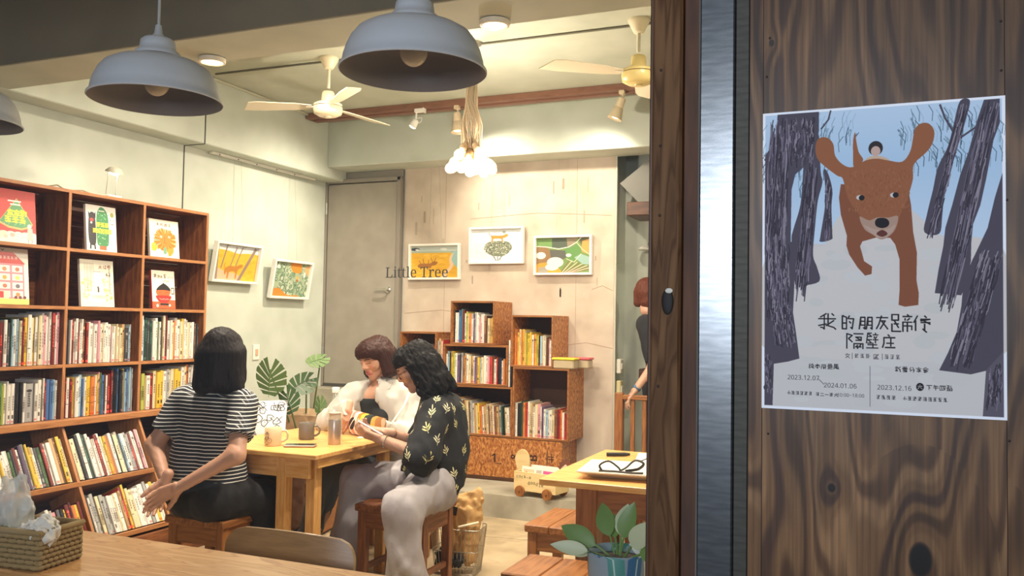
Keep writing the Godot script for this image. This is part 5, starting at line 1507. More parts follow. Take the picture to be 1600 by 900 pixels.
func tables() -> void:
	# counter along the window
	var co := thing("window_counter", "long plywood counter along the window in the foreground", "counter", Vector3(-1.8, 0, -1.62))
	part("top", bx(Vector3(2.9, 0.036, 0.36), 0.004, Vector3(0, 0.732, 0)), wood("counter", "x", 0.32), co)
	for x in [-1.38, 0.0, 1.38]: part("leg", bx(Vector3(0.05, 0.71, 0.05), 0.004, Vector3(x, 0.357, -0.1)), wood("stool", "y"), co)
	part("back_rail", bx(Vector3(2.8, 0.07, 0.03), 0.003, Vector3(0, 0.675, 0.14)), wood("stool", "x"), co)
	# bent plywood chair behind it
	var ch := thing("plywood_chair", "light plywood chair with a wide curved backrest behind the window counter", "chair", Vector3(-1.475, -0.045, -2.14), 0.0)
	var back := MB.new()
	var rows := 18
	var cols := 18
	for side in [0, 1]:
		var first := back.p.size()
		for r in rows + 1:
			for k in cols + 1:
				var a := float(k) / cols * 2 - 1
				var y := 0.545 + 0.27 * sqrt(float(r) / rows)
				var hw := 0.212
				var corner := 0.055
				var yy := y - 0.545
				if yy > 0.27 - corner:
					var e := (yy - (0.27 - corner)) / corner
					hw -= corner * (1 - sqrt(maxf(0.0, 1 - e * e)))
				var x := a * hw
				var z := -0.018 * (1 - pow(x / 0.2, 2)) + 0.20 - 0.10 * yy
				back.v(Vector3(x, y, z + (0.011 if side else 0.0)), Vector3(0.45 * x / 0.2, 0.2, 1.0).normalized() * (1.0 if side else -1.0))
		for r in rows:
			for k in cols:
				var o := first + r * (cols + 1) + k
				back.face(o, o + 1, o + cols + 1)
				back.face(o + 1, o + cols + 2, o + cols + 1)
	var half := (rows + 1) * (cols + 1)
	var ring := []
	for k in cols + 1: ring.append(k)
	for r in range(1, rows + 1): ring.append(r * (cols + 1) + cols)
	for k in range(cols - 1, -1, -1): ring.append(rows * (cols + 1) + k)
	for r in range(rows - 1, -1, -1): ring.append(r * (cols + 1))
	var mid := Vector3(0, 0.68, 0.17)
	for k in ring.size() - 1:
		var a := back.p[ring[k]]
		var b := back.p[ring[k + 1]]
		var n := ((a + b) / 2 - mid)
		n.z = 0
		back.quad(a, b, back.p[ring[k + 1] + half], back.p[ring[k] + half], n.normalized())
	part("backrest", back.mesh(), wood("chair", "x", 0.35), ch, Vector3(0, 0, 0))
	part("seat", bx(Vector3(0.40, 0.014, 0.38), 0.005, Vector3(0, 0.445, 0.0)), wood("chair", "x"), ch)
	for s in [-1.0, 1.0]:
		part("back_upright", MB.new().tube([Vector3(s * 0.12, 0.43, 0.17), Vector3(s * 0.12, 0.6, 0.165), Vector3(s * 0.12, 0.7, 0.15)], 0.011, 8).mesh(), plain("6b665f", 0.3, 0.9), ch)
		for q in [-1.0, 1.0]: part("leg", MB.new().tube([Vector3(s * 0.16, 0.44, q * 0.15), Vector3(s * 0.19, 0.0, q * 0.19)], 0.011, 8).mesh(), plain("6b665f", 0.3, 0.9), ch)
	# the women's table
	var t := thing("cafe_table", "honey-coloured wooden table the women sit around", "table", Vector3(-2.68, 0, -3.74))
	for k in 2:
		part("tabletop_board", bx(Vector3(0.68, 0.022, 0.458), 0.003, Vector3(0, 0.729, 0.23 - 0.46 * k)), wood("table", "x", 0.35), t)
	for q in [[-0.29, 0.25], [0.125, 0.40], [0.24, 0.33], [0.195, -0.355], [-0.29, -0.40]]: part("leg", bx(Vector3(0.055, 0.715, 0.055), 0.004, Vector3(q[0], 0.3575, q[1])), wood("table", "y"), t)
	part("apron", bx(Vector3(0.60, 0.095, 0.02), 0.003, Vector3(-0.02, 0.67, 0.415)), wood("table", "x"), t)
	part("apron", bx(Vector3(0.60, 0.08, 0.02), 0.003, Vector3(0, 0.678, -0.415)), wood("table", "x"), t)
	for x in [-0.31, 0.31]: part("apron", bx(Vector3(0.02, 0.045, 0.82), 0.003, Vector3(x, 0.694, 0.0)), wood("table", "z"), t)
	# the right-hand table
	var r := thing("side_table", "honey-coloured wooden table at right holding the white plate", "table", Vector3(-0.84, 0, -3.67))
	for k in 2: part("tabletop_board", bx(Vector3(0.80, 0.026, 0.449), 0.003, Vector3(0, 0.727, 0.225 - 0.45 * k)), wood("table", "x", 0.35), r)
	for q in [[-0.22, 0.36], [0.3, 0.36], [-0.22, -0.36], [0.3, -0.36]]: part("leg", bx(Vector3(0.085, 0.714, 0.085), 0.005, Vector3(q[0], 0.357, q[1])), wood("stool", "y"), r)
	part("apron", bx(Vector3(0.44, 0.10, 0.022), 0.003, Vector3(0.04, 0.655, 0.38)), wood("stool", "x"), r)
	part("apron", bx(Vector3(0.022, 0.10, 0.64), 0.003, Vector3(-0.24, 0.655, 0.0)), wood("stool", "z"), r)
	part("apron", bx(Vector3(0.44, 0.10, 0.022), 0.003, Vector3(0.04, 0.655, -0.38)), wood("stool", "x"), r)
	# stools
	stool("dark wooden stool under the woman in the striped shirt", Vector3(-2.87, 0, -3.255), 0.345, 0.31, 0.44, 0.0)
	stool("dark wooden stool under the woman in the leaf-print blouse", Vector3(-2.21, 0, -3.88), 0.40, 0.34, 0.44, 0.0, "shelf")
	stool("orange-brown wooden stool under the woman in the white shirt", Vector3(-2.62, 0, -4.50), 0.46, 0.28, 0.44, 0.25)
	stool("dark wooden stool tucked beside the right-hand table's leg", Vector3(-1.31, 0, -3.89), 0.36, 0.40, 0.44, 0.0, "stool")
	stool("lowest wooden stool at the bottom right, beside the potted plant", Vector3(-1.06, 0, -3.09), 0.44, 0.29, 0.44, 0.0, "stool")
	# beige bench seat with backrest behind the table
	var so := thing("bench_seat", "beige upholstered bench seat with rounded backrest behind the women's table", "bench", Vector3(-3.62, 0, -4.74), 0.18)
	part("seat_cushion", bx(Vector3(0.80, 0.12, 0.42), 0.04, Vector3(0, 0.38, 0.05)), plain("bb9a76", 0.8), so)
	part("backrest", MB.new().box(Vector3(0, 0.61, -0.2), Vector3(0.80, 0.27, 0.10), 0.045).mesh(), plain("c2a27e", 0.75), so)
	part("base", bx(Vector3(0.74, 0.30, 0.36), 0.01, Vector3(0, 0.16, 0.03)), wood("stool", "x"), so)
	var cu := thing("cushion", "white cushion printed with black line drawings, on the beige bench", "cushion", Vector3(-3.66, 0.655, -4.53), 0.35)
	cu.rotation.x = -0.2
	cu.rotation.z = 0.05
	var cv := CV.new(40, 40, 5.0, hx("efeeea"))
	for j in 26:
		var o := Vector2(rng.randf_range(3, 37), rng.randf_range(3, 37))
		var pts := []
		for k in 9:
			var a := TAU * k / 8.0
			pts.append(o.x + cos(a) * rng.randf_range(1.5, 3.4))
			pts.append(o.y + sin(a) * rng.randf_range(1.5, 3.4))
		cv.line(pts, 0.5, hx("2b2b2b"))
		cv.line([o.x, o.y, o.x + rng.randf_range(-5, 5), o.y + rng.randf_range(-5, 5)], 0.45, hx("3a3a3a"))
	part("cover", pillow(0.17, 0.17, 0.065), paper("cushion_print", cv.texture(), 0.85), cu)


func pillow(w: float, h: float, thick: float) -> ArrayMesh:  # a plump cushion facing +z, its print laid flat across it
	var pad := MB.new()
	for side in [1.0, -1.0]:
		var first := pad.p.size()
		for y in 13:
			for x in 13:
				var a := x / 6.0 - 1
				var b := y / 6.0 - 1
				var puff := thick * pow((1 - a * a) * (1 - b * b), 0.4)
				var pin := 1.0 - 0.06 * (1 - b * b) if absf(a) > 0.99 else 1.0
				pad.v(Vector3(a * w * pin, b * h, side * puff), Vector3(a * 0.5, b * 0.5, side).normalized(), Vector2((a + 1) / 2, (1 - b) / 2))
		for y in 12:
			for x in 12:
				var o := first + y * 13 + x
				pad.face(o, o + 1, o + 13)
				pad.face(o + 1, o + 14, o + 13)
	return pad.mesh()


# ---------------------------------------------------------------- people: smooth bodies meshed from tapered bones
# bone: [a, b, radius a, radius b, cut] - cut 1 ends flat at b, 2 flat at a, 3 both; all bones of one call melt into one skin
func blob(mb: MB, bones: Array, cell: float, k: float, carve := [], amp := 0.0, freq := Vector3.ONE, xf := Transform3D.IDENTITY, col := Color.WHITE) -> void:
	var lo := Vector3.ONE * 1e9
	var hi := Vector3.ONE * -1e9
	for b in bones:
		var r := maxf(b[2], b[3]) + 0.02
		lo = lo.min((b[0] as Vector3).min(b[1]) - Vector3.ONE * r)
		hi = hi.max((b[0] as Vector3).max(b[1]) + Vector3.ONE * r)
	lo -= Vector3.ONE * cell * 2
	var nx := int((hi.x - lo.x) / cell) + 3
	var ny := int((hi.y - lo.y) / cell) + 3
	var nz := int((hi.z - lo.z) / cell) + 3
	var sy := nx
	var sz := nx * ny
	var f := PackedFloat32Array()
	f.resize(nx * ny * nz)
	var reach := 4.5 / k
	for b in bones:
		var a: Vector3 = b[0]
		var ab: Vector3 = b[1] - a
		var l2 := maxf(ab.length_squared(), 1e-9)
		var ra: float = b[2]
		var dr: float = b[3] - ra
		var cut: int = b[4] if b.size() > 4 else 0
		var r := maxf(b[2], b[3]) + reach
		var mn := a.min(b[1]) - Vector3.ONE * r - lo
		var mx := a.max(b[1]) + Vector3.ONE * r - lo
		var x0 := maxi(0, int(mn.x / cell))
		var x1 := mini(nx - 1, int(mx.x / cell) + 1)
		var len_ := sqrt(l2)
		for z in range(maxi(0, int(mn.z / cell)), mini(nz - 1, int(mx.z / cell) + 1) + 1):
			for y in range(maxi(0, int(mn.y / cell)), mini(ny - 1, int(mx.y / cell) + 1) + 1):
				var base := z * sz + y * sy
				var ap := Vector3(lo.x - a.x, lo.y + y * cell - a.y, lo.z + z * cell - a.z)
				for x in range(x0, x1 + 1):
					var q := Vector3(ap.x + x * cell, ap.y, ap.z)
					var s := q.dot(ab) / l2
					var t := clampf(s, 0.0, 1.0)
					var d := (q - ab * t).length() - ra - dr * t
					if cut:
						if cut & 1: d = maxf(d, (s - 1.0) * len_)
						if cut & 2: d = maxf(d, -s * len_)
					if d < reach: f[base + x] += exp(-k * d)
	var noise: FastNoiseLite
	if amp > 0.0:
		noise = FastNoiseLite.new()
		noise.seed = 17
		noise.frequency = 1.0
		noise.fractal_octaves = 2
	var far := reach
	for j in f.size():
		if f[j] <= 0.0:
			f[j] = far
			continue
		var d := -log(f[j]) / k
		if (amp > 0.0 or carve.size()) and absf(d) < 0.16:
			var p := lo + Vector3(j % nx, (j / nx) % ny, j / sz) * cell
			if amp > 0.0 and absf(d) < 0.05: d += amp * noise.get_noise_3d(p.x * freq.x, p.y * freq.y, p.z * freq.z)
			for c in carve:
				var q := ((c[0] as Transform3D) * p).abs() - (c[1] as Vector3)
				d = maxf(d, -(maxf(q.x, maxf(q.y, q.z)) if q.x < 0.0 and q.y < 0.0 and q.z < 0.0 else q.max(Vector3.ZERO).length()) + (c[2] if c.size() > 2 else 0.0))
		f[j] = d
	var cells := {}
	var first := mb.p.size()
	var skip := cell * 6.0
	for z in nz - 1:
		for y in ny - 1:
			var i := z * sz + y * sy - 1
			for x in nx - 1:
				i += 1
				var v0 := f[i]
				if v0 > skip or v0 < -skip: continue
				var v1 := f[i + 1]
				var v2 := f[i + sy]
				var v3 := f[i + sy + 1]
				var v4 := f[i + sz]
				var v5 := f[i + sz + 1]
				var v6 := f[i + sz + sy]
				var v7 := f[i + sz + sy + 1]
				var m := int(v0 < 0) + int(v1 < 0) + int(v2 < 0) + int(v3 < 0) + int(v4 < 0) + int(v5 < 0) + int(v6 < 0) + int(v7 < 0)
				if m == 0 or m == 8: continue
				var s := Vector3.ZERO
				var n := 0
				if (v0 < 0) != (v1 < 0): s += Vector3(v0 / (v0 - v1), 0, 0); n += 1
				if (v2 < 0) != (v3 < 0): s += Vector3(v2 / (v2 - v3), 1, 0); n += 1
				if (v4 < 0) != (v5 < 0): s += Vector3(v4 / (v4 - v5), 0, 1); n += 1
				if (v6 < 0) != (v7 < 0): s += Vector3(v6 / (v6 - v7), 1, 1); n += 1
				if (v0 < 0) != (v2 < 0): s += Vector3(0, v0 / (v0 - v2), 0); n += 1
				if (v1 < 0) != (v3 < 0): s += Vector3(1, v1 / (v1 - v3), 0); n += 1
				if (v4 < 0) != (v6 < 0): s += Vector3(0, v4 / (v4 - v6), 1); n += 1
				if (v5 < 0) != (v7 < 0): s += Vector3(1, v5 / (v5 - v7), 1); n += 1
				if (v0 < 0) != (v4 < 0): s += Vector3(0, 0, v0 / (v0 - v4)); n += 1
				if (v1 < 0) != (v5 < 0): s += Vector3(1, 0, v1 / (v1 - v5)); n += 1
				if (v2 < 0) != (v6 < 0): s += Vector3(0, 1, v2 / (v2 - v6)); n += 1
				if (v3 < 0) != (v7 < 0): s += Vector3(1, 1, v3 / (v3 - v7)); n += 1
				cells[i] = mb.p.size()
				mb.p.append(xf * (lo + (Vector3(x, y, z) + s / n) * cell))
				mb.n.append(xf.basis * Vector3(v1 + v3 + v5 + v7 - v0 - v2 - v4 - v6, v2 + v3 + v6 + v7 - v0 - v1 - v4 - v5, v4 + v5 + v6 + v7 - v0 - v1 - v2 - v3).normalized())
				mb.u.append(Vector2.ZERO)
				mb.c.append(col)
	for i in cells:
		var a: float = f[i]
		for ax in 3:
			var st := 1 if ax == 0 else sy if ax == 1 else sz
			var u := sy if ax == 0 else sz if ax == 1 else 1
			var w := sz if ax == 0 else 1 if ax == 1 else sy
			if (a < 0) == (f[i + st] < 0): continue
			if not (cells.has(i - u) and cells.has(i - w) and cells.has(i - u - w)): continue
			mb.face(cells[i], cells[i - u], cells[i - u - w])
			mb.face(cells[i], cells[i - u - w], cells[i - w])
	# smooth normals from the faces
	var acc := PackedVector3Array()
	acc.resize(mb.p.size() - first)
	for t in range(0, mb.i.size(), 3):
		if mb.i[t] < first: continue
		var g := (mb.p[mb.i[t + 2]] - mb.p[mb.i[t]]).cross(mb.p[mb.i[t + 1]] - mb.p[mb.i[t]])
		for e in 3: acc[mb.i[t + e] - first] += g
	for j in acc.size():
		if acc[j].length_squared() > 1e-14: mb.n[first + j] = acc[j].normalized()


func frame(at: Vector3, fwd: Vector3, up := Vector3.UP) -> Transform3D:  # z along fwd, y up
	var z := fwd.normalized()
	var x := up.cross(z).normalized()
	return Transform3D(Basis(x, z.cross(x), z), at)


func head_shape(mb: MB, xf: Transform3D, skin: Color, lip: Color, brow: Color) -> void:
	var b := [
		[Vector3(0, 0.035, -0.035), Vector3(0, 0.04, 0.025), 0.074, 0.070], [Vector3(0, 0.0, -0.04), Vector3(0, 0.0, 0.03), 0.068, 0.064],
		[Vector3(0, 0.0, 0.04), Vector3(0, -0.065, 0.05), 0.05, 0.03], [Vector3(-0.034, -0.045, 0.0), Vector3(0, -0.086, 0.055), 0.032, 0.02], [Vector3(0.034, -0.045, 0.0), Vector3(0, -0.086, 0.055), 0.032, 0.02],
		[Vector3(0, -0.093, 0.066), Vector3(0, -0.088, 0.064), 0.014, 0.016], [Vector3(-0.036, -0.022, 0.052), Vector3(-0.03, -0.03, 0.054), 0.026, 0.024], [Vector3(0.036, -0.022, 0.052), Vector3(0.03, -0.03, 0.054), 0.026, 0.024],
		[Vector3(0, 0.014, 0.088), Vector3(0, -0.022, 0.102), 0.007, 0.0105], [Vector3(-0.011, -0.027, 0.09), Vector3(0.011, -0.027, 0.09), 0.008, 0.008],
		[Vector3(-0.016, -0.053, 0.080), Vector3(0.016, -0.053, 0.080), 0.0065, 0.0065], [Vector3(0, -0.051, 0.085), Vector3(0, -0.052, 0.085), 0.0075, 0.0075], [Vector3(-0.013, -0.062, 0.080), Vector3(0.013, -0.062, 0.080), 0.007, 0.007],
		[Vector3(-0.04, 0.022, 0.072), Vector3(-0.014, 0.024, 0.082), 0.010, 0.009], [Vector3(0.04, 0.022, 0.072), Vector3(0.014, 0.024, 0.082), 0.010, 0.009],
		[Vector3(-0.031, 0.002, 0.070), Vector3(-0.028, 0.002, 0.071), 0.013, 0.013], [Vector3(0.031, 0.002, 0.070), Vector3(0.028, 0.002, 0.071), 0.013, 0.013],
		[Vector3(-0.074, 0.012, -0.012), Vector3(-0.071, -0.024, -0.004), 0.010, 0.008], [Vector3(0.074, 0.012, -0.012), Vector3(0.071, -0.024, -0.004), 0.010, 0.008],
		[Vector3(0, -0.02, -0.03), Vector3(0, -0.12, -0.035), 0.052, 0.050],
	]
	var first := mb.p.size()
	blob(mb, b, 0.0036, 230.0, [], 0.0, Vector3.ONE, xf, skin)
	var inv := xf.affine_inverse()
	for j in range(first, mb.p.size()):
		var q := inv * mb.p[j]
		if q.z > 0.074 and absf(q.x) < 0.023 and q.y < -0.046 and q.y > -0.070: mb.c[j] = lip
		elif q.z > 0.06 and absf(absf(q.x) - 0.03) < 0.018 and absf(q.y - 0.026 + absf(absf(q.x) - 0.028) * 0.2) < 0.0038: mb.c[j] = brow
		elif q.z > 0.062 and absf(absf(q.x) - 0.03) < 0.0145 and absf(q.y - 0.001) < 0.0026: mb.c[j] = Color(0.03, 0.02, 0.018)
		elif q.z > 0.055 and absf(absf(q.x) - 0.038) < 0.014 and absf(q.y + 0.024) < 0.012: mb.c[j] = skin.lerp(Color(skin.r, skin.g * 0.75, skin.b * 0.7), 0.5)


# dir: wrist to knuckles; palm: the way the palm faces; side: towards the thumb; curl: bend of each finger, index first
func hand_shape(mb: MB, wrist: Vector3, dir: Vector3, palm: Vector3, thumb_right: float, curl: Array, thumb: Array, skin: Color, s := 0.92) -> void:
	var y := dir.normalized()
	var n := (palm - y * palm.dot(y)).normalized()
	var t := y.cross(n) * thumb_right
	var b := [[wrist - y * 0.03, wrist + y * 0.012, 0.024, 0.024]]
	var lens := [[0.042, 0.025, 0.02], [0.046, 0.029, 0.021], [0.043, 0.027, 0.021], [0.034, 0.02, 0.018]]
	for k in 4:
		var off := (0.027 - 0.0185 * k) * s
		var kn := wrist + y * (0.086 - 0.004 * absf(k - 1.2)) * s + t * off
		b.append([wrist + y * 0.01 + t * off * 0.7, kn, 0.0125, 0.0105])
		var a := 0.0
		var p := kn
		var sp := t * (0.09 - 0.065 * k)
		for j in 3:
			a += curl[k] * (0.75 if j == 0 else 1.0 if j == 1 else 0.7)
			var d := (y * cos(a) + n * sin(a) + sp * (1.0 if j == 0 else 0.5)).normalized()
			var e: Vector3 = p + d * lens[k][j] * s
			b.append([p, e, 0.0092 - 0.0008 * j, 0.0085 - 0.0009 * j])
			p = e
	var th := wrist + y * 0.022 * s + t * 0.02 * s
	var d1: Vector3 = (y * thumb[0] + t * thumb[1] + n * thumb[2]).normalized()
	var d2: Vector3 = (d1 + y * 0.35).normalized()
	b.append([th, th + d1 * 0.042 * s, 0.015, 0.0115])
	b.append([th + d1 * 0.042 * s, th + d1 * 0.042 * s + d2 * 0.028 * s, 0.0105, 0.0095])
	b.append([th + d1 * 0.042 * s + d2 * 0.028 * s, th + d1 * 0.042 * s + d2 * 0.05 * s, 0.0095, 0.008])
	blob(mb, b, 0.003, 420.0, [], 0.0, Vector3.ONE, Transform3D.IDENTITY, skin)


func torso_bones(j: Dictionary, more := 0.0, flat := 0.0) -> Array:
	var side: Vector3 = (j.shR - j.shL).normalized()
	var msh: Vector3 = (j.shL + j.shR) / 2
	var mh: Vector3 = (j.hipL + j.hipR) / 2
	var waist: Vector3 = msh.lerp(mh, 0.62)
	var r := more
	var out := []
	for s in [-1.0, 1.0]:
		out.append([msh + side * s * 0.075 + (mh - msh).normalized() * 0.05, waist + side * s * 0.055, 0.070 + r, 0.066 + r])
		out.append([waist + side * s * 0.055, mh + side * s * 0.07, 0.072 + r, 0.092 + r])
	out.append([j.shL.lerp(msh, 0.12), j.shR.lerp(msh, 0.12), 0.048 + r * 0.7, 0.048 + r * 0.7])
	out.append([msh, msh + (j.neck - msh) * 1.1, 0.066 + r * 0.4, 0.05 + r * 0.3])
	return out


func make_person(j: Dictionary, label: String, skin: Color) -> Node3D:
	var base: Vector3 = (j.hipL + j.hipR) / 2
	base.y = 0.0
	var o := thing("person", label, "person", base)
	o.set_meta("group", "people")
	var mb := MB.new()
	var b := torso_bones(j)
	b.append([j.neck, j.head - j.look.normalized() * 0.03 + Vector3(0, -0.05, 0), 0.052, 0.05])
	b.append([j.hipL, j.hipR, 0.085, 0.085])
	for s in ["L", "R"]:
		b.append([j["sh" + s], j["el" + s], 0.046, 0.037])
		b.append([j["el" + s], j["wr" + s], 0.037, 0.025])
		b.append([j["hip" + s], j["kn" + s], 0.078, 0.055])
		b.append([j["kn" + s], j["an" + s], 0.052, 0.036])
		b.append([j["an" + s], j["an" + s] + j["toe" + s], 0.032, 0.026])
	blob(mb, b, 0.012, 85.0, [], 0.0, Vector3.ONE, Transform3D(Basis.IDENTITY, -base), skin)
	var hx_ := frame(j.head - base, j.look, j.get("up", Vector3.UP))
	head_shape(mb, hx_, skin, Color(0.42, 0.13, 0.11), Color(0.06, 0.04, 0.035))
	for h in j.hands: hand_shape(mb, h[0] - base, h[1], h[2], h[3], h[4], h[5], skin, j.get("hand_size", 0.92))
	var m := mat("skin", Color.WHITE, 0.5)
	m.vertex_color_use_as_albedo = true
	m.subsurf_scatter_enabled = true
	m.subsurf_scatter_strength = 0.08
	part("body", mb.mesh(null, true), m, o)
	return o


func cloth(o: Node3D, called: String, bones: Array, m: Material, k := 80.0, carve := [], amp := 0.006, freq := Vector3(14, 8, 14), cell := 0.011) -> MeshInstance3D:
	var mb := MB.new()
	var cv := []
	for c in carve: cv.append([c[0] * Transform3D(Basis.IDENTITY, Vector3.ZERO), c[1]])
	blob(mb, bones, cell, k, cv, amp, freq, Transform3D(Basis.IDENTITY, -o.position))
	return part(called, mb.mesh(), m, o)


func hair(o: Node3D, j: Dictionary, bones: Array, carve: Array, m: Material, amp := 0.004, freq := Vector3(90, 7, 90)) -> MeshInstance3D:
	var mb := MB.new()
	var cv := []
	for c in carve: cv.append([Transform3D(Basis.IDENTITY, -(c[0] as Vector3)), c[1]])
	blob(mb, bones, 0.0048, 130.0, cv, amp, freq, frame(j.head - o.position, j.look, j.get("up", Vector3.UP)))
	return part("hair", mb.mesh(), m, o)


func shoe(o: Node3D, ankle: Vector3, toe: Vector3, upper: Material, sole: Material) -> void:
	var f := Vector3(toe.x, 0, toe.z).normalized()
	var a := Vector3(ankle.x, 0, ankle.z)
	var y := ankle.y - 0.07
	var mb := MB.new()
	blob(mb, [[a + Vector3(0, y + 0.045, 0) - f * 0.035, a + Vector3(0, y + 0.04, 0) + f * 0.15, 0.036, 0.032], [a + Vector3(0, y + 0.09, 0) - f * 0.03, a + Vector3(0, y + 0.05, 0) + f * 0.06, 0.036, 0.036]], 0.006, 110.0, [], 0.0, Vector3.ONE, Transform3D(Basis.IDENTITY, -o.position))
	var s := part("shoe", mb.mesh(), upper, o)
	var q := PackedVector2Array()
	for k in 20:
		var w := TAU * k / 20
		q.append(Vector2(cos(w) * 0.128 + 0.055, sin(w) * (0.042 + 0.004 * cos(w))))
	var rt := f.cross(Vector3.UP)
	part("sole", MB.new().prism(q, 0.022, Transform3D(Basis(f, rt, f.cross(rt)), a + Vector3(0, y - 0.0, 0) - o.position + Vector3(0, 0.022 if f.cross(rt).y < 0 else 0.0, 0))).mesh(), sole, s)


func cloth_mat(key: String, c: String, fine := 240.0) -> StandardMaterial3D:
	if mats.has(key): return mats[key]
	var m := mat(key, hx(c), 0.85)
	m.normal_enabled = true
	if not tex.has("weave"): tex["weave"] = noise_tex(0.03, [], "fbm", 4, 90, 256, 0.0, true)
	m.normal_texture = tex["weave"]
	m.normal_scale = 0.25
	m.uv1_triplanar = true
	m.uv1_scale = Vector3.ONE * 7.0
	m.rim_enabled = true
	m.rim = 0.12
	return m


const R := Vector3(0.920, 0, -0.391)   # to the right as seen from the street
const F := Vector3(-0.391, 0, -0.920)  # away from the street
const U := Vector3.UP


func people() -> void:
	var hair_m := mat("hair_dark", hx("191312"), 0.6)
	var hair_b := mat("hair_brown", hx("35201a"), 0.5)
	var hair_g := mat("hair_black", hx("14110f"), 0.6)
	var hair_r := mat("hair_auburn", hx("5a3020"), 0.45)
	var black := cloth_mat("cloth_black", "1a1a1b")
	for m in [hair_m, hair_b, hair_g, hair_r]: m.metallic_specular = 0.25
	woman_striped(hair_m)
	woman_white(hair_b, black)
	woman_leaf(hair_g)
	hidden_person(hair_m)
	railing_person(hair_r, black)


func woman_striped(hm: Material) -> void:
	var skin := Color(0.50, 0.27, 0.17)
	var j := {
		"head": Vector3(-2.756, 1.175, -3.13), "look": Vector3(-0.42, -0.14, -0.90), "neck": Vector3(-2.775, 1.03, -3.12),
		"shL": Vector3(-2.955, 0.972, -3.115), "shR": Vector3(-2.615, 0.972, -3.115), "elL": Vector3(-3.035, 0.77, -3.02), "elR": Vector3(-2.545, 0.765, -2.99), "wrL": Vector3(-2.90, 0.632, -2.955), "wrR": Vector3(-2.765, 0.625, -2.90),
		"hipL": Vector3(-2.95, 0.54, -3.20), "hipR": Vector3(-2.79, 0.535, -3.16), "knL": Vector3(-2.80, 0.52, -3.54), "knR": Vector3(-2.69, 0.51, -3.36), "anL": Vector3(-2.80, 0.08, -3.60), "anR": Vector3(-2.70, 0.08, -3.40), "toeL": Vector3(0.09, -0.04, -0.08), "toeR": Vector3(0.09, -0.04, -0.08),
	}
	j.hands = [
		[j.wrL, -R * 0.35 - U * 0.92 - F * 0.1, -F * 0.9 + R * 0.35, 1.0, [0.25, 0.32, 0.4, 0.5], [0.75, 0.6, 0.25]],
		[j.wrR, -R * 0.90 - U * 0.42, -F * 0.75 - U * 0.4, -1.0, [0.28, 0.25, 0.3, 0.35], [0.7, 0.6, 0.2]],
	]
	var o := make_person(j, "woman seen from behind in black and white striped T-shirt, hands clasped behind her", skin)
	var st := mat("stripes", Color.WHITE, 0.85)
	st.albedo_texture = stripe_print()
	st.uv1_triplanar = true
	st.uv1_scale = Vector3.ONE * 6.0
	st.uv1_triplanar_sharpness = 8.0
	var b := torso_bones(j, 0.016)
	b.append([j.shL, j.shL.lerp(j.elL, 0.72), 0.062, 0.066, 1])
	b.append([j.shR, j.shR.lerp(j.elR, 0.66), 0.062, 0.066, 1])
	var mh: Vector3 = (j.hipL + j.hipR) / 2
	b.append([mh + U * 0.19 - R * 0.06, mh + U * 0.06 - R * 0.075, 0.10, 0.112, 1])
	b.append([mh + U * 0.19 + R * 0.06, mh + U * 0.06 + R * 0.075, 0.10, 0.112, 1])
	cloth(o, "striped_shirt", b, st, 70.0, [[Transform3D(Basis.IDENTITY, -(mh + Vector3(0, -0.06, 0))), Vector3(0.4, 0.10, 0.4)]], 0.010, Vector3(9, 6, 9))
	var t := [[j.hipL, j.hipR, 0.118, 0.118], [mh + U * 0.10 - R * 0.06, mh - R * 0.07, 0.10, 0.11], [mh + U * 0.10 + R * 0.06, mh + R * 0.07, 0.10, 0.11]]
	for s in ["L", "R"]:
		t.append([j["hip" + s], j["kn" + s], 0.105, 0.075])
		t.append([j["kn" + s], j["an" + s] + U * 0.05, 0.073, 0.06, 1])
	cloth(o, "trousers", t, cloth_mat("trouser_black", "17161a"), 75.0, [], 0.008)
	for s in ["L", "R"]: shoe(o, j["an" + s], j["toe" + s], plain("2a2624", 0.6), plain("d9d4c8", 0.7))
	hair(o, j, [[Vector3(0, 0.05, -0.03), Vector3(0, 0.052, 0.03), 0.084, 0.080], [Vector3(-0.06, 0.02, -0.015), Vector3(-0.078, -0.10, -0.01), 0.05, 0.038], [Vector3(0.06, 0.02, -0.015), Vector3(0.078, -0.10, -0.01), 0.05, 0.038], [Vector3(0, 0.0, -0.06), Vector3(0, -0.12, -0.066), 0.066, 0.05], [Vector3(-0.045, 0.0, -0.05), Vector3(-0.062, -0.13, -0.05), 0.062, 0.046], [Vector3(0.045, 0.0, -0.05), Vector3(0.062, -0.13, -0.05), 0.062, 0.046], [Vector3(-0.07, -0.09, -0.05), Vector3(-0.098, -0.15, -0.06), 0.04, 0.028]],
		[[Vector3(0, -0.05, 0.10), Vector3(0.058, 0.085, 0.055)]], hm)


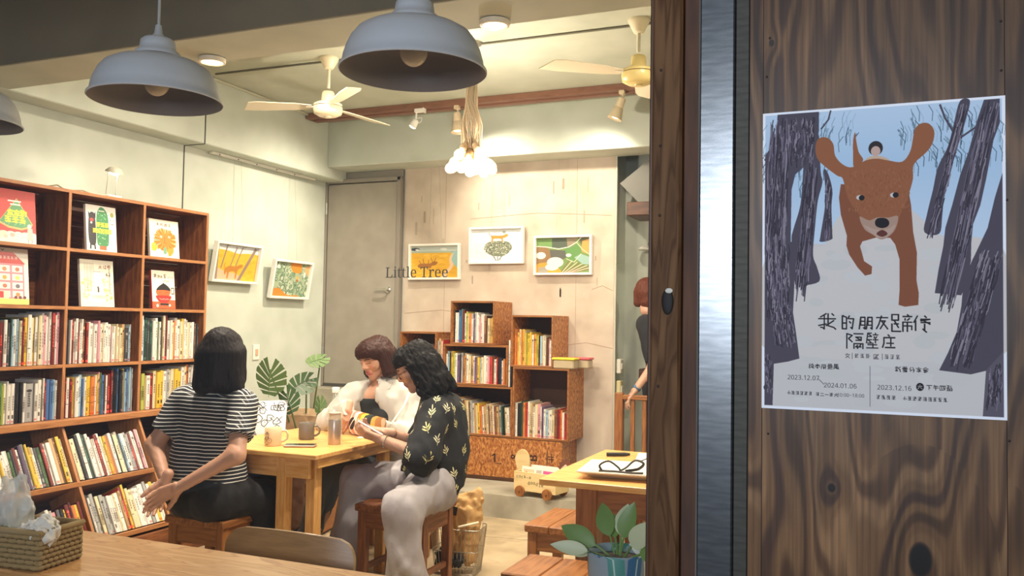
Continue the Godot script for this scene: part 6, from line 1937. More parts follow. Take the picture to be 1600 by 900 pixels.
func woman_white(hm: Material, black: Material) -> void:
	var skin := Color(0.52, 0.28, 0.18)
	var j := {
		"head": Vector3(-2.645, 1.135, -4.265), "look": Vector3(-0.27, -0.30, 0.92), "up": Vector3(-0.08, 1, 0.0), "neck": Vector3(-2.635, 0.985, -4.31),
		"shL": Vector3(-2.485, 0.925, -4.34), "shR": Vector3(-2.775, 0.925, -4.25), "elL": Vector3(-2.41, 0.70, -4.27), "elR": Vector3(-2.815, 0.775, -4.10), "wrL": Vector3(-2.50, 0.775, -4.05), "wrR": Vector3(-2.645, 0.875, -3.985),
		"hipL": Vector3(-2.54, 0.53, -4.47), "hipR": Vector3(-2.70, 0.53, -4.43), "knL": Vector3(-2.79, 0.52, -4.14), "knR": Vector3(-2.83, 0.53, -4.03), "anL": Vector3(-2.97, 0.085, -4.13), "anR": Vector3(-2.91, 0.085, -4.01), "toeL": Vector3(-0.05, -0.04, 0.11), "toeR": Vector3(-0.05, -0.04, 0.11),
	}
	j.hands = [
		[j.wrR, Vector3(0.05, -0.80, 0.45), Vector3(-0.75, -0.4, -0.3), 1.0, [0.45, 0.85, 0.95, 1.0], [0.8, 0.4, 0.35]],
		[j.wrL, Vector3(-0.75, 0.05, 0.6), Vector3(0.3, 0.8, 0.3), 1.0, [0.55, 0.6, 0.6, 0.65], [0.6, 0.6, 0.5]],
	]
	j.hand_size = 0.82
	var o := make_person(j, "smiling woman with brown bob in open white shirt over black top, at the table", skin)
	var msh: Vector3 = (j.shL + j.shR) / 2
	var mh: Vector3 = (j.hipL + j.hipR) / 2
	var fw := Vector3(-0.27, 0, 0.96).normalized()
	var sd := fw.cross(U) * -1.0
	# black scoop-neck top
	var tb := torso_bones(j, 0.014)
	for s in [-1.0, 1.0]: tb.append([msh + sd * s * 0.05 - U * 0.115 + fw * 0.045, msh + sd * s * 0.05 - U * 0.14 + fw * 0.05, 0.048, 0.048])
	cloth(o, "black_top", tb, cloth_mat("top_black", "1d1f1e"), 80.0, [[Transform3D(Basis.IDENTITY, -Vector3(msh.x, msh.y + 0.15, msh.z)), Vector3(0.25, 0.165, 0.25)]], 0.005)
	# the open shirt: a loose coat of cloth with the front cut out of it
	var b := torso_bones(j, 0.034)
	b.append([msh + U * 0.02, j.neck + U * 0.028 - fw * 0.008, 0.086, 0.070, 1])
	for s in ["L", "R"]: b.append([j["sh" + s], j["el" + s], 0.074, 0.082])
	b.append([j.elR, j.wrR + (j.wrR - j.elR) * 0.06, 0.082, 0.046, 1])
	b.append([j.elL, j.wrL.lerp(j.elL, 0.12), 0.078, 0.05, 1])
	for s in [-1.0, 1.0]: b.append([msh.lerp(mh, 0.5) + sd * s * 0.07, mh + sd * s * 0.09 + U * 0.02, 0.125, 0.13, 1])
	var cut := Transform3D(Basis(sd, U, sd.cross(U)), Vector3.ZERO)
	var cuts := []
	for q in [[0.09, 0.07, 0.030], [0.0, 0.07, 0.040], [-0.09, 0.06, 0.052], [-0.20, 0.10, 0.066]]: cuts.append([Transform3D(cut.basis, msh + fw * 0.165 + U * q[0]).affine_inverse(), Vector3(q[2], q[1], 0.15)])
	cloth(o, "white_shirt", b, cloth_mat("shirt_white", "b9b4aa"), 75.0, cuts, 0.014, Vector3(11, 6, 11))
	# collar wings
	for s in [-1.0, 1.0]:
		var c := MB.new()
		var at: Vector3 = j.neck + sd * s * 0.062 + fw * 0.035 + U * 0.02 - o.position
		c.prism(PackedVector2Array([Vector2(-0.035, 0.03), Vector2(0.02, 0.04), Vector2(0.045, -0.02), Vector2(0.0, -0.055)]), 0.006, Transform3D(Basis(sd, U, sd.cross(U)) * Basis(Vector3.UP, s * 0.75) * Basis(Vector3.RIGHT, -0.55) * Basis(Vector3.BACK, s * 0.5), at))
		part("collar", c.mesh(), mats["shirt_white"], o)
	var t := [[j.hipL, j.hipR, 0.112, 0.112]]
	for s in ["L", "R"]:
		t.append([j["hip" + s], j["kn" + s], 0.098, 0.064])
		t.append([j["kn" + s], j["an" + s] + U * 0.04, 0.060, 0.046, 1])
	cloth(o, "trousers", t, cloth_mat("denim_grey", "5a5e64"), 75.0, [], 0.008)
	for s in ["L", "R"]: shoe(o, j["an" + s], j["toe" + s], plain("1f1d1e", 0.6), plain("d9d4c8", 0.7))
	hair(o, j, [[Vector3(0, 0.045, -0.03), Vector3(0, 0.05, 0.026), 0.084, 0.078], [Vector3(-0.062, 0.03, -0.01), Vector3(-0.076, -0.075, 0.012), 0.042, 0.034], [Vector3(0.062, 0.03, -0.01), Vector3(0.076, -0.075, 0.012), 0.042, 0.034], [Vector3(0, 0.0, -0.06), Vector3(0, -0.085, -0.062), 0.064, 0.05], [Vector3(-0.05, 0, -0.05), Vector3(-0.066, -0.085, -0.035), 0.058, 0.042], [Vector3(0.05, 0, -0.05), Vector3(0.066, -0.085, -0.035), 0.058, 0.042], [Vector3(-0.04, 0.06, 0.06), Vector3(0.04, 0.06, 0.06), 0.036, 0.036], [Vector3(-0.045, 0.045, 0.066), Vector3(0.045, 0.045, 0.066), 0.026, 0.026]],
		[[Vector3(0, -0.072, 0.098), Vector3(0.060, 0.104, 0.072)], [Vector3(0, -0.2, 0), Vector3(0.3, 0.085, 0.3)]], hm, 0.005)
	# striped bag held against her
	var g := thing("striped_bag", "small bag with red, yellow and black stripes held by the woman in white", "bag", Vector3(-2.50, 0.795, -3.955))
	var cv := CV.new(60, 30, 5.0, hx("d9b890"))
	var cols := ["a8352c", "e8d3bc", "d98f86", "e9dfc8", "d97a2c", "e5c03c", "2c3a2e", "27221f", "d9a04a", "b5793f"]
	for k in 10: cv.shape([k * 6 - 6, 0, k * 6 + 1, 0, k * 6 + 9, 30, k * 6 + 2, 30], hx(cols[k]))
	cv.ell(12, 16, 7, 8, hx("2a1d1a"))
	cv.line([8, 22, 16, 9], 1.4, hx("e6ddd0"))
	cv.ell(26, 19, 7, 5, hx("1d1714"), 0.4)
	cv.smooth([20, 14, 32, 13, 38, 20, 44, 26, 36, 27, 30, 20], hx("dcae98"))
	var bag := pillow(0.13, 0.062, 0.05)
	part("cloth", bag, paper("bag_print", cv.texture(), 0.8), g, Vector3.ZERO, Vector3(-0.15, -0.25, -0.10))
	part("strap", MB.new().tube([Vector3(0.12, 0.01, -0.04), Vector3(0.15, 0.10, -0.12), Vector3(0.13, 0.2, -0.24)], 0.009, 8, true, 0.4).mesh(), plain("e3d8bf", 0.8), g)


func woman_leaf(hm: Material) -> void:
	var skin := Color(0.47, 0.26, 0.17)
	var j := {
		"head": Vector3(-2.14, 1.118, -3.835), "look": Vector3(-0.86, -0.42, 0.40), "neck": Vector3(-2.07, 0.985, -3.895),
		"shL": Vector3(-1.995, 0.90, -3.775), "shR": Vector3(-2.13, 0.90, -4.055), "elL": Vector3(-2.01, 0.715, -3.66), "elR": Vector3(-2.19, 0.71, -3.99), "wrL": Vector3(-2.20, 0.785, -3.60), "wrR": Vector3(-2.27, 0.795, -3.77),
		"hipL": Vector3(-2.04, 0.535, -3.84), "hipR": Vector3(-2.12, 0.54, -4.0), "knL": Vector3(-2.035, 0.485, -3.52), "knR": Vector3(-2.50, 0.515, -3.88), "anL": Vector3(-1.985, 0.085, -3.53), "anR": Vector3(-2.56, 0.085, -3.84), "toeL": Vector3(-0.06, -0.04, 0.10), "toeR": Vector3(-0.11, -0.04, 0.03),
	}
	j.hands = [
		[j.wrL, -R * 0.92 + U * 0.30 + F * 0.05, Vector3(-0.2, 0.75, -0.5), 1.0, [0.35, 0.45, 0.5, 0.55], [0.75, 0.35, 0.55]],
		[j.wrR, -R * 0.95 + U * 0.12 - F * 0.35, Vector3(0.0, 0.8, 0.5), -1.0, [0.45, 0.5, 0.55, 0.6], [0.7, 0.4, 0.5]],
	]
	var o := make_person(j, "woman with glasses in black leaf-print blouse looking down at her phone", skin)
	var msh: Vector3 = (j.shL + j.shR) / 2
	var mh: Vector3 = (j.hipL + j.hipR) / 2
	var sp := mat("sprigs", Color.WHITE, 0.85)
	sp.albedo_texture = sprig_print()
	sp.uv1_triplanar = true
	sp.uv1_scale = Vector3.ONE * 3.2
	sp.uv1_offset = Vector3(0.13, 0.2, 0.31)
	sp.uv1_triplanar_sharpness = 12.0
	var b := torso_bones(j, 0.034)
	b.append([j.shL, j.elL, 0.075, 0.085])
	b.append([j.elL, j.elL.lerp(j.wrL, 0.32), 0.082, 0.052, 1])
	b.append([j.shR, j.elR, 0.075, 0.085])
	b.append([j.elR, j.elR.lerp(j.wrR, 0.32), 0.082, 0.052, 1])
	var fw := Vector3(-0.90, 0, 0.43)
	b.append([msh.lerp(mh, 0.45) - fw * 0.02, mh + U * 0.04 + fw * 0.0, 0.14, 0.165, 1])
	b.append([msh - fw * 0.055, msh.lerp(mh, 0.5) - fw * 0.05, 0.085, 0.11])
	cloth(o, "leaf_blouse", b, sp, 65.0, [], 0.014, Vector3(10, 6, 10))
	var t := [[j.hipL, j.hipR, 0.125, 0.12], [mh + U * 0.08, mh, 0.12, 0.13]]
	t.append([j.hipR, j.knR, 0.105, 0.085])
	t.append([j.knR, j.anR - U * 0.02, 0.075, 0.092, 1])
	t.append([j.hipL, j.knL, 0.108, 0.086])
	t.append([j.knL, j.anL - U * 0.02, 0.076, 0.098, 1])
	cloth(o, "linen_trousers", t, cloth_mat("linen_grey", "9d9798"), 60.0, [], 0.016, Vector3(10, 5, 10))
	shoe(o, j.anR, j.toeR, plain("2b2523", 0.6), plain("3b3430", 0.7))
	shoe(o, j.anL, j.toeL, plain("2b2523", 0.6), plain("3b3430", 0.7))
	var hb := [[Vector3(0, 0.05, -0.03), Vector3(0, 0.05, 0.028), 0.084, 0.078], [Vector3(-0.055, 0.02, -0.03), Vector3(-0.082, -0.09, -0.03), 0.055, 0.045], [Vector3(0.055, 0.02, -0.03), Vector3(0.082, -0.09, -0.03), 0.055, 0.045], [Vector3(0, 0.0, -0.065), Vector3(0, -0.095, -0.085), 0.066, 0.055], [Vector3(-0.045, 0.0, -0.055), Vector3(-0.065, -0.115, -0.07), 0.062, 0.05], [Vector3(0.045, 0.0, -0.055), Vector3(0.065, -0.115, -0.07), 0.062, 0.05], [Vector3(0.078, 0.02, 0.01), Vector3(0.086, -0.06, 0.012), 0.03, 0.022], [Vector3(-0.078, 0.02, 0.01), Vector3(-0.086, -0.06, 0.012), 0.03, 0.022]]
	for k in 14:
		var w := rng.randf_range(-2.4, 2.4)
		var c := Vector3(sin(w) * 0.105, rng.randf_range(-0.13, -0.06), -0.035 - cos(w) * 0.085)
		hb.append([c, c + Vector3(rng.randf_range(-0.02, 0.02), -0.03, rng.randf_range(-0.03, 0.01)), 0.022, 0.014])
	hair(o, j, hb, [[Vector3(0, -0.055, 0.092), Vector3(0.072, 0.09, 0.070)]], hm, 0.010, Vector3(55, 16, 55))
	var gl := MB.new()
	var gx := frame(j.head - o.position, j.look)
	for s in [-1.0, 1.0]:
		var ring := []
		for k in 19: ring.append(gx * Vector3(s * 0.032 + cos(TAU * k / 18) * 0.024, 0.0 + sin(TAU * k / 18) * 0.021, 0.094))
		gl.tube(ring, 0.0028, 6, false)
		gl.tube([gx * Vector3(s * 0.056, 0.006, 0.093), gx * Vector3(s * 0.078, 0.008, 0.03), gx * Vector3(s * 0.08, 0.004, -0.015)], 0.0022, 6)
	gl.tube([gx * Vector3(-0.009, 0.003, 0.095), gx * Vector3(0.009, 0.003, 0.095)], 0.0026, 6)
	part("glasses", gl.mesh(), plain("5a2f22", 0.3), o)
	part("earring", MB.new().ball(gx * Vector3(0.094, -0.045, 0.012), Vector3.ONE * 0.006, 10, 6).mesh(), plain("e9e4da", 0.2), o)
	part("bracelet", MB.new().lathe([Vector2(0.029, -0.003), Vector2(0.0325, 0.0), Vector2(0.029, 0.003)], 24, Transform3D(look_basis(j.wrL - j.elL), j.wrL.lerp(j.elL, 0.12) - o.position)).mesh(), plain("d8d3c6", 0.25, 0.8), o)
	var ph := thing("phone", "white phone held up in the leaf-print woman's hand", "phone", Vector3(-2.255, 0.835, -3.60))
	ph.basis = Basis(R, U, -F) * Basis(Vector3.BACK, -0.50) * Basis(Vector3.RIGHT, -0.16)
	part("case", bx(Vector3(0.135, 0.009, 0.068), 0.003), plain("ebe8e2", 0.4), ph)
	part("screen", bx(Vector3(0.128, 0.0006, 0.062), 0.0), plain("23262b", 0.15), ph, Vector3(0, 0.0048, 0))


func hidden_person(hm: Material) -> void:
	var j := {
		"head": Vector3(-3.90, 1.08, -4.38), "look": Vector3(0.75, -0.12, 0.55), "neck": Vector3(-3.95, 0.94, -4.40),
		"shL": Vector3(-3.90, 0.87, -4.54), "shR": Vector3(-4.04, 0.87, -4.27), "elL": Vector3(-3.80, 0.65, -4.50), "elR": Vector3(-3.90, 0.65, -4.14), "wrL": Vector3(-3.60, 0.60, -4.38), "wrR": Vector3(-3.68, 0.60, -4.16),
		"hipL": Vector3(-3.80, 0.52, -4.56), "hipR": Vector3(-3.86, 0.52, -4.40), "knL": Vector3(-3.24, 0.50, -4.30), "knR": Vector3(-3.30, 0.50, -4.18), "anL": Vector3(-3.25, 0.085, -4.36), "anR": Vector3(-3.34, 0.085, -4.22), "toeL": Vector3(0.11, -0.04, 0.02), "toeR": Vector3(0.11, -0.04, 0.02),
	}
	j.hands = [[j.wrL, Vector3(0.8, -0.1, 0.3), Vector3(0, -1, 0), 1.0, [0.3, 0.35, 0.35, 0.4], [0.7, 0.6, 0.2]], [j.wrR, Vector3(0.8, -0.1, 0.1), Vector3(0, -1, 0), -1.0, [0.3, 0.35, 0.35, 0.4], [0.7, 0.6, 0.2]]]
	var o := make_person(j, "person in brown trousers seated behind the striped woman, only lower legs showing", Color(0.52, 0.3, 0.2))
	var b := torso_bones(j, 0.02)
	for s in ["L", "R"]:
		b.append([j["sh" + s], j["el" + s], 0.062, 0.058])
		b.append([j["el" + s], j["wr" + s].lerp(j["el" + s], 0.1), 0.056, 0.04, 1])
	cloth(o, "sweater", b, cloth_mat("knit_grey", "6d6a66"), 75.0)
	var t := [[j.hipL, j.hipR, 0.115, 0.115]]
	for s in ["L", "R"]:
		t.append([j["hip" + s], j["kn" + s], 0.10, 0.08])
		t.append([j["kn" + s], j["an" + s] + U * 0.02, 0.078, 0.062, 1])
	cloth(o, "brown_trousers", t, cloth_mat("cord_brown", "6b4a35"), 75.0, [], 0.008)
	for s in ["L", "R"]: shoe(o, j["an" + s], j["toe" + s], plain("26211f", 0.6), plain("e2ddd2", 0.7))
	hair(o, j, [[Vector3(0, 0.045, -0.03), Vector3(0, 0.05, 0.026), 0.084, 0.078], [Vector3(0, 0.0, -0.06), Vector3(0, -0.05, -0.062), 0.062, 0.05]], [[Vector3(0, -0.065, 0.10), Vector3(0.06, 0.102, 0.066)]], hm, 0.005)


func railing_person(hm: Material, black: Material) -> void:
	var j := {
		"head": Vector3(-1.625, 1.575, -6.37), "look": Vector3(-0.30, -0.2, -0.92), "neck": Vector3(-1.61, 1.44, -6.36),
		"shL": Vector3(-1.76, 1.36, -6.30), "shR": Vector3(-1.44, 1.36, -6.42), "elL": Vector3(-1.52, 1.06, -6.24), "elR": Vector3(-1.36, 1.10, -6.36), "wrL": Vector3(-1.625, 0.885, -6.13), "wrR": Vector3(-1.34, 0.88, -6.30),
		"hipL": Vector3(-1.52, 0.88, -6.36), "hipR": Vector3(-1.36, 0.88, -6.40), "knL": Vector3(-1.52, 0.46, -6.34), "knR": Vector3(-1.36, 0.46, -6.38), "anL": Vector3(-1.52, 0.085, -6.36), "anR": Vector3(-1.36, 0.085, -6.40), "toeL": Vector3(-0.04, -0.04, -0.1), "toeR": Vector3(-0.04, -0.04, -0.1),
	}
	j.shL = Vector3(-1.60, 1.36, -6.28)
	j.shR = Vector3(-1.34, 1.36, -6.40)
	j.neck = Vector3(-1.56, 1.43, -6.36)
	j.head = Vector3(-1.61, 1.572, -6.37)
	j.hands = [[j.wrL, Vector3(-0.55, -0.7, 0.12), Vector3(0.5, -0.6, -0.3), -1.0, [0.35, 0.4, 0.45, 0.5], [0.6, 0.6, 0.3]], [j.wrR, Vector3(-0.1, -1, 0), Vector3(-1, 0, 0), 1.0, [0.3, 0.35, 0.4, 0.4], [0.7, 0.5, 0.2]]]
	var o := make_person(j, "person with short auburn hair behind the window post, hand on the slatted railing", Color(0.52, 0.3, 0.2))
	var b := torso_bones(j, 0.02)
	for s in ["L", "R"]: b.append([j["sh" + s], j["sh" + s].lerp(j["el" + s], 0.9), 0.062, 0.058, 1])
	cloth(o, "dark_shirt", b, black, 75.0)
	var t := [[j.hipL, j.hipR, 0.11, 0.11]]
	for s in ["L", "R"]:
		t.append([j["hip" + s], j["kn" + s], 0.095, 0.07])
		t.append([j["kn" + s], j["an" + s], 0.068, 0.055, 1])
	cloth(o, "dark_trousers", t, black, 75.0)
	for s in ["L", "R"]: shoe(o, j["an" + s], j["toe" + s], plain("2a2624", 0.6), plain("d9d4c8", 0.7))
	hair(o, j, [[Vector3(0, 0.045, -0.03), Vector3(0, 0.05, 0.02), 0.088, 0.082], [Vector3(0, 0.0, -0.055), Vector3(0, -0.06, -0.055), 0.07, 0.055], [Vector3(-0.06, 0.02, -0.02), Vector3(-0.068, -0.06, -0.015), 0.04, 0.03], [Vector3(0.06, 0.02, -0.02), Vector3(0.068, -0.06, -0.015), 0.04, 0.03]], [[Vector3(0, -0.06, 0.11), Vector3(0.058, 0.085, 0.062)]], hm, 0.005)
	part("wristwatch", MB.new().lathe([Vector2(0.026, -0.012), Vector2(0.031, -0.01), Vector2(0.031, 0.01), Vector2(0.026, 0.012)], 20, Transform3D(look_basis(j.wrL - j.elL), j.wrL.lerp(j.elL, 0.06) - o.position)).mesh(), plain("2f5a7a", 0.3), o)


# ---------------------------------------------------------------- small things
func monstera_leaf(w: float, l: float, cuts: int, sd: int) -> ArrayMesh:  # a heart-shaped blade slit between its ribs, stalk end at the origin, tip along -y, facing +z
	var r := RandomNumberGenerator.new()
	r.seed = sd
	var b := MB.new()
	for s in [-1.0, 1.0]:
		for k in cuts:
			var a0 := float(k) / cuts
			var a1 := (k + 0.78) / cuts
			var q := []
			for t in 5:
				var a := lerpf(a0, a1, t / 4.0)
				var ang := 0.35 + a * 2.45   # from beside the stalk round to the tip
				var rad := (0.62 + 0.38 * sin(ang * 0.9)) * (0.93 + 0.07 * r.randf())
				q.append(Vector3(s * sin(ang) * w * 0.5 * rad, 0.16 * l + -l * 0.58 * a + cos(ang) * l * 0.42 * rad, -0.10 * w * rad * rad * sin(ang)))
			var m0 := Vector3(0, -l * 0.80 * a0 * 0.9, 0.0)
			var m1 := Vector3(0, -l * 0.80 * a1 * 0.9, 0.0)
			for t in 4:
				var i0 := m0.lerp(m1, t / 4.0)
				var i1 := m0.lerp(m1, (t + 1) / 4.0)
				var nn: Vector3 = ((q[t] - i0) as Vector3).cross(i1 - i0).normalized()
				if nn.z < 0: nn = -nn
				for side in [1.0, -1.0]: b.quad(i0 + nn * side * 0.0008, i1 + nn * side * 0.0008, q[t + 1] + nn * side * 0.0008, q[t] + nn * side * 0.0008, nn * side)
	b.tube([Vector3(0, 0.02, 0), Vector3(0, -l * 0.4, 0.002), Vector3(0, -l * 0.78, 0)], [0.005, 0.0035, 0.001], 6)
	return b.mesh()


func leaf_blade(l: float, w: float, bend: float) -> ArrayMesh:  # along +y, facing +z, folded a little on its rib
	var b := MB.new()
	var n := 9
	for side in [1.0, -1.0]:
		var first := b.p.size()
		for k in n + 1:
			var t := float(k) / n
			var hw := w * 0.5 * pow(sin(PI * pow(t, 0.8)), 0.8) if k > 0 and k < n else 0.0004
			for x in 3:
				var s := x - 1.0
				b.v(Vector3(s * hw, t * l, absf(s) * hw * 0.35 - bend * t * t * l + side * 0.0006), Vector3(-s * 0.3, bend * t, 1).normalized() * side)
		for k in n:
			for x in 2:
				var o := first + k * 3 + x
				b.face(o, o + 1, o + 3)
				b.face(o + 1, o + 4, o + 3)
	return b.mesh()


func mug(label: String, at: Vector3, r: float, h: float, c: String, turn: float, printed: bool) -> void:
	var o := thing("mug", label, "mug", at, turn)
	part("cup", MB.new().lathe([Vector2(0.0, 0.0), Vector2(r * 0.93, 0.0), Vector2(r, 0.006), Vector2(r, h - 0.003), Vector2(r - 0.002, h), Vector2(r - 0.005, h - 0.003), Vector2(r - 0.006, 0.012), Vector2(0.0, 0.008)], 32).mesh(), plain(c, 0.35), o)
	part("handle", MB.new().tube([Vector3(r - 0.003, h * 0.8, 0), Vector3(r + 0.02, h * 0.82, 0), Vector3(r + 0.03, h * 0.62, 0), Vector3(r + 0.026, h * 0.38, 0), Vector3(r + 0.01, h * 0.25, 0), Vector3(r - 0.003, h * 0.22, 0)], 0.0055, 8).mesh(), plain(c, 0.35), o)
	part("drink", MB.new().lathe([Vector2(r - 0.006, h * 0.78), Vector2(0.0, h * 0.78)], 24).mesh(), plain("4a2c18", 0.2), o)
	if printed:
		var ink := plain("4a4038", 0.7)
		var b := MB.new()
		for q in [[-0.45, 0.028, 0.012], [0.32, 0.028, 0.012]]:
			var ring := []
			for k in 15:
				var w := TAU * k / 14
				var a: float = q[0] + cos(w) * q[2] / r
				ring.append(Vector3(sin(a) * r, q[1] + sin(w) * q[2], cos(a) * r))
			b.tube(ring, 0.0009, 5, false)
		var on := func(a: float, y: float) -> Vector3: return Vector3(sin(a) * (r + 0.0004), y, cos(a) * (r + 0.0004))
		b.tube([on.call(-0.45, 0.028), on.call(-0.15, 0.045), on.call(0.2, 0.045), on.call(0.32, 0.028)], 0.0009, 5)
		b.tube([on.call(-0.15, 0.045), on.call(-0.05, 0.028), on.call(0.2, 0.045), on.call(0.25, 0.052)], 0.0009, 5)
		for y in [[0.068, 0.16], [0.060, 0.3], [0.010, 0.22]]: b.tube([on.call(-y[1], y[0]), on.call(0.0, y[0]), on.call(y[1], y[0])], 0.0013, 5)
		part("printed_bicycle", b.mesh(), ink, o)


func small_things() -> void:
	# on the women's table
	mug("cream mug with a small bicycle drawing, nearer the striped woman", Vector3(-2.705, 0.74, -3.44), 0.040, 0.088, "ddc8a4", 0.5, true)
	get_node("mug").rotation.y = 0.52
	for n in get_node("mug").get_children():
		if n.name == "printed_bicycle": n.rotation.y = -1.15 + 0.52
	mug("dark stoneware mug standing behind the phone on the women's table", Vector3(-2.70, 0.74, -3.70), 0.040, 0.085, "6f6558", 0.3, false)
	var ph := thing("phone", "dark phone lying flat on the table beside the cream mug", "phone", Vector3(-2.57, 0.746, -3.475), 0.45)
	part("case", bx(Vector3(0.15, 0.008, 0.074), 0.003), plain("a9835f", 0.4), ph)
	part("screen", bx(Vector3(0.143, 0.0006, 0.067), 0.0), plain("1f2022", 0.08), ph, Vector3(0, 0.0043, 0))
	var fl := thing("steel_flask", "brushed steel flask with pale cap standing at the table's middle", "bottle", Vector3(-2.475, 0.74, -3.62))
	part("body", MB.new().lathe([Vector2(0.0, 0.0), Vector2(0.029, 0.0), Vector2(0.031, 0.004), Vector2(0.031, 0.118), Vector2(0.028, 0.124), Vector2(0.0, 0.124)], 32).mesh(), plain("b5a89c", 0.32, 0.65), fl)
	part("cap", MB.new().lathe([Vector2(0.0, 0.124), Vector2(0.028, 0.124), Vector2(0.028, 0.15), Vector2(0.031, 0.151), Vector2(0.031, 0.156), Vector2(0.0, 0.157)], 28).mesh(), plain("c3b49c", 0.45), fl)
	var bo := thing("glass_bottle", "clear glass bottle with white cap standing behind the steel flask", "bottle", Vector3(-2.545, 0.74, -3.725))
	var gm := glass("bottle_glass", Color(0.85, 0.9, 0.86), 0.22, 0.05)
	part("glass", MB.new().lathe([Vector2(0.0, 0.0), Vector2(0.034, 0.0), Vector2(0.036, 0.006), Vector2(0.036, 0.155), Vector2(0.03, 0.18), Vector2(0.016, 0.205), Vector2(0.0145, 0.245), Vector2(0.0, 0.245)], 32).mesh(), gm, bo)
	part("water", MB.new().lathe([Vector2(0.0, 0.004), Vector2(0.033, 0.004), Vector2(0.033, 0.12), Vector2(0.0, 0.12)], 28).mesh(), glass("water", Color(0.8, 0.86, 0.82), 0.12, 0.03), bo)
	part("cap", MB.new().lathe([Vector2(0.0, 0.243), Vector2(0.018, 0.243), Vector2(0.019, 0.267), Vector2(0.016, 0.27), Vector2(0.0, 0.27)], 24).mesh(), plain("e9e4d6", 0.4), bo)
	var sc := thing("paper_slip", "white paper slip lying under the forearms on the women's table edge", "paper", Vector3(-2.46, 0.7412, -3.92), 0.4)
	part("sheet", bx(Vector3(0.12, 0.0016, 0.08), 0.0), plain("dcd5c4", 0.8), sc)
	# on the right-hand table
	var pl := thing("white_plate", "square white plate on the right-hand table", "plate", Vector3(-0.965, 0.741, -3.46), 0.12)
	var prof := MB.new()
	for k in 4:
		var b := Basis(Vector3.UP, k * PI / 2)
		prof.quad(b * Vector3(-0.09, 0.004, 0.09), b * Vector3(0.09, 0.004, 0.09), b * Vector3(0.16, 0.03, 0.16), b * Vector3(-0.16, 0.03, 0.16), b * Vector3(0, 1, -0.4).normalized())
		prof.quad(b * Vector3(-0.10, 0.0, 0.10), b * Vector3(0.10, 0.0, 0.10), b * Vector3(0.163, 0.027, 0.163), b * Vector3(-0.163, 0.027, 0.163), b * Vector3(0, -1, 0.4).normalized())
		prof.quad(b * Vector3(-0.16, 0.03, 0.16), b * Vector3(0.16, 0.03, 0.16), b * Vector3(0.163, 0.027, 0.163), b * Vector3(-0.163, 0.027, 0.163), b * Vector3(0, 0.2, 1).normalized())
	prof.quad(Vector3(-0.09, 0.004, -0.09), Vector3(0.09, 0.004, -0.09), Vector3(0.09, 0.004, 0.09), Vector3(-0.09, 0.004, 0.09), Vector3.UP)
	prof.quad(Vector3(-0.10, 0.0, -0.10), Vector3(0.10, 0.0, -0.10), Vector3(0.10, 0.0, 0.10), Vector3(-0.10, 0.0, 0.10), Vector3.DOWN)
	part("dish", prof.mesh(), plain("e8dfc9", 0.3), pl)
	var rb := MB.new()
	rb.tube(curved([Vector3(-0.075, 0.012, 0.02), Vector3(-0.085, 0.035, 0.02), Vector3(-0.05, 0.052, 0.01), Vector3(-0.01, 0.03, 0.01), Vector3(0.0, 0.02, 0.01), Vector3(0.02, 0.03, 0.0), Vector3(0.055, 0.06, -0.01), Vector3(0.09, 0.05, -0.01), Vector3(0.07, 0.028, 0.0), Vector3(0.02, 0.018, 0.01)]), 0.010, 8, true, 0.4)
	rb.tube([Vector3(-0.085, 0.013, 0.025), Vector3(-0.02, 0.016, 0.03), Vector3(0.05, 0.014, 0.02), Vector3(0.095, 0.016, 0.02)], 0.009, 8, true, 0.5)
	single("ribbon_bow", rb.mesh(), plain("2b211a", 0.7), "dark looped ribbon lying on the square white plate", "ribbon", Vector3(-0.97, 0.742, -3.45))
	single("pen", MB.new().tube([Vector3(-0.055, 0, 0), Vector3(0.03, 0, 0), Vector3(0.055, 0, 0)], [0.009, 0.009, 0.006], 10).mesh(), plain("1f1c1a", 0.5), "thick black pen on the far part of the right-hand table", "pen", Vector3(-1.12, 0.75, -3.93), Vector3(0, 0.5, 0))
	var scs := thing("scissors", "pale-handled scissors lying between the pen and the plate", "scissors", Vector3(-1.08, 0.746, -3.68), 0.3)
	for s in [-1.0, 1.0]:
		var ring := []
		for k in 13: ring.append(Vector3(s * 0.018 + cos(TAU * k / 12) * 0.014, 0, sin(TAU * k / 12) * 0.02))
		part("grip", MB.new().tube(ring, 0.0045, 6, false).mesh(), plain("dccba0", 0.5), scs)
	part("blades", MB.new().box(Vector3(0, 0, -0.055), Vector3(0.012, 0.003, 0.08), 0.001).mesh(), plain("b9b5ac", 0.3, 0.9), scs)
	for q in [[Vector3(-0.93, 0.7415, -3.95), 0.2, "large white paper sheet at the far end of the right-hand table"], [Vector3(-0.80, 0.7435, -3.72), -0.25, "white paper sheet behind the square plate on the right-hand table"]]:
		single("paper_sheet", bx(Vector3(0.21, 0.002, 0.29), 0.0), plain("e9e3d4", 0.8), q[2], "paper", q[0], Vector3(0, q[1], 0))
	single("leather_strap", MB.new().tube([Vector3(-0.06, 0.004, 0.03), Vector3(-0.02, 0.02, 0.0), Vector3(0.05, 0.008, -0.02), Vector3(0.12, 0.004, 0.0)], 0.005, 6, true, 0.5).mesh(), plain("3a2a20", 0.6), "dark strap curling on the papers of the right-hand table", "strap", Vector3(-0.92, 0.746, -3.78))
	# potted plant on the counter
	var pot := thing("potted_plant", "leafy plant in a patterned blue-green pot on the counter, bottom right", "plant", Vector3(-0.492, 0.75, -1.73), 0.0)
	pot.scale = Vector3.ONE * 1.17
	var cv := CV.new(60, 30, 5.0, hx("7f8f98"))
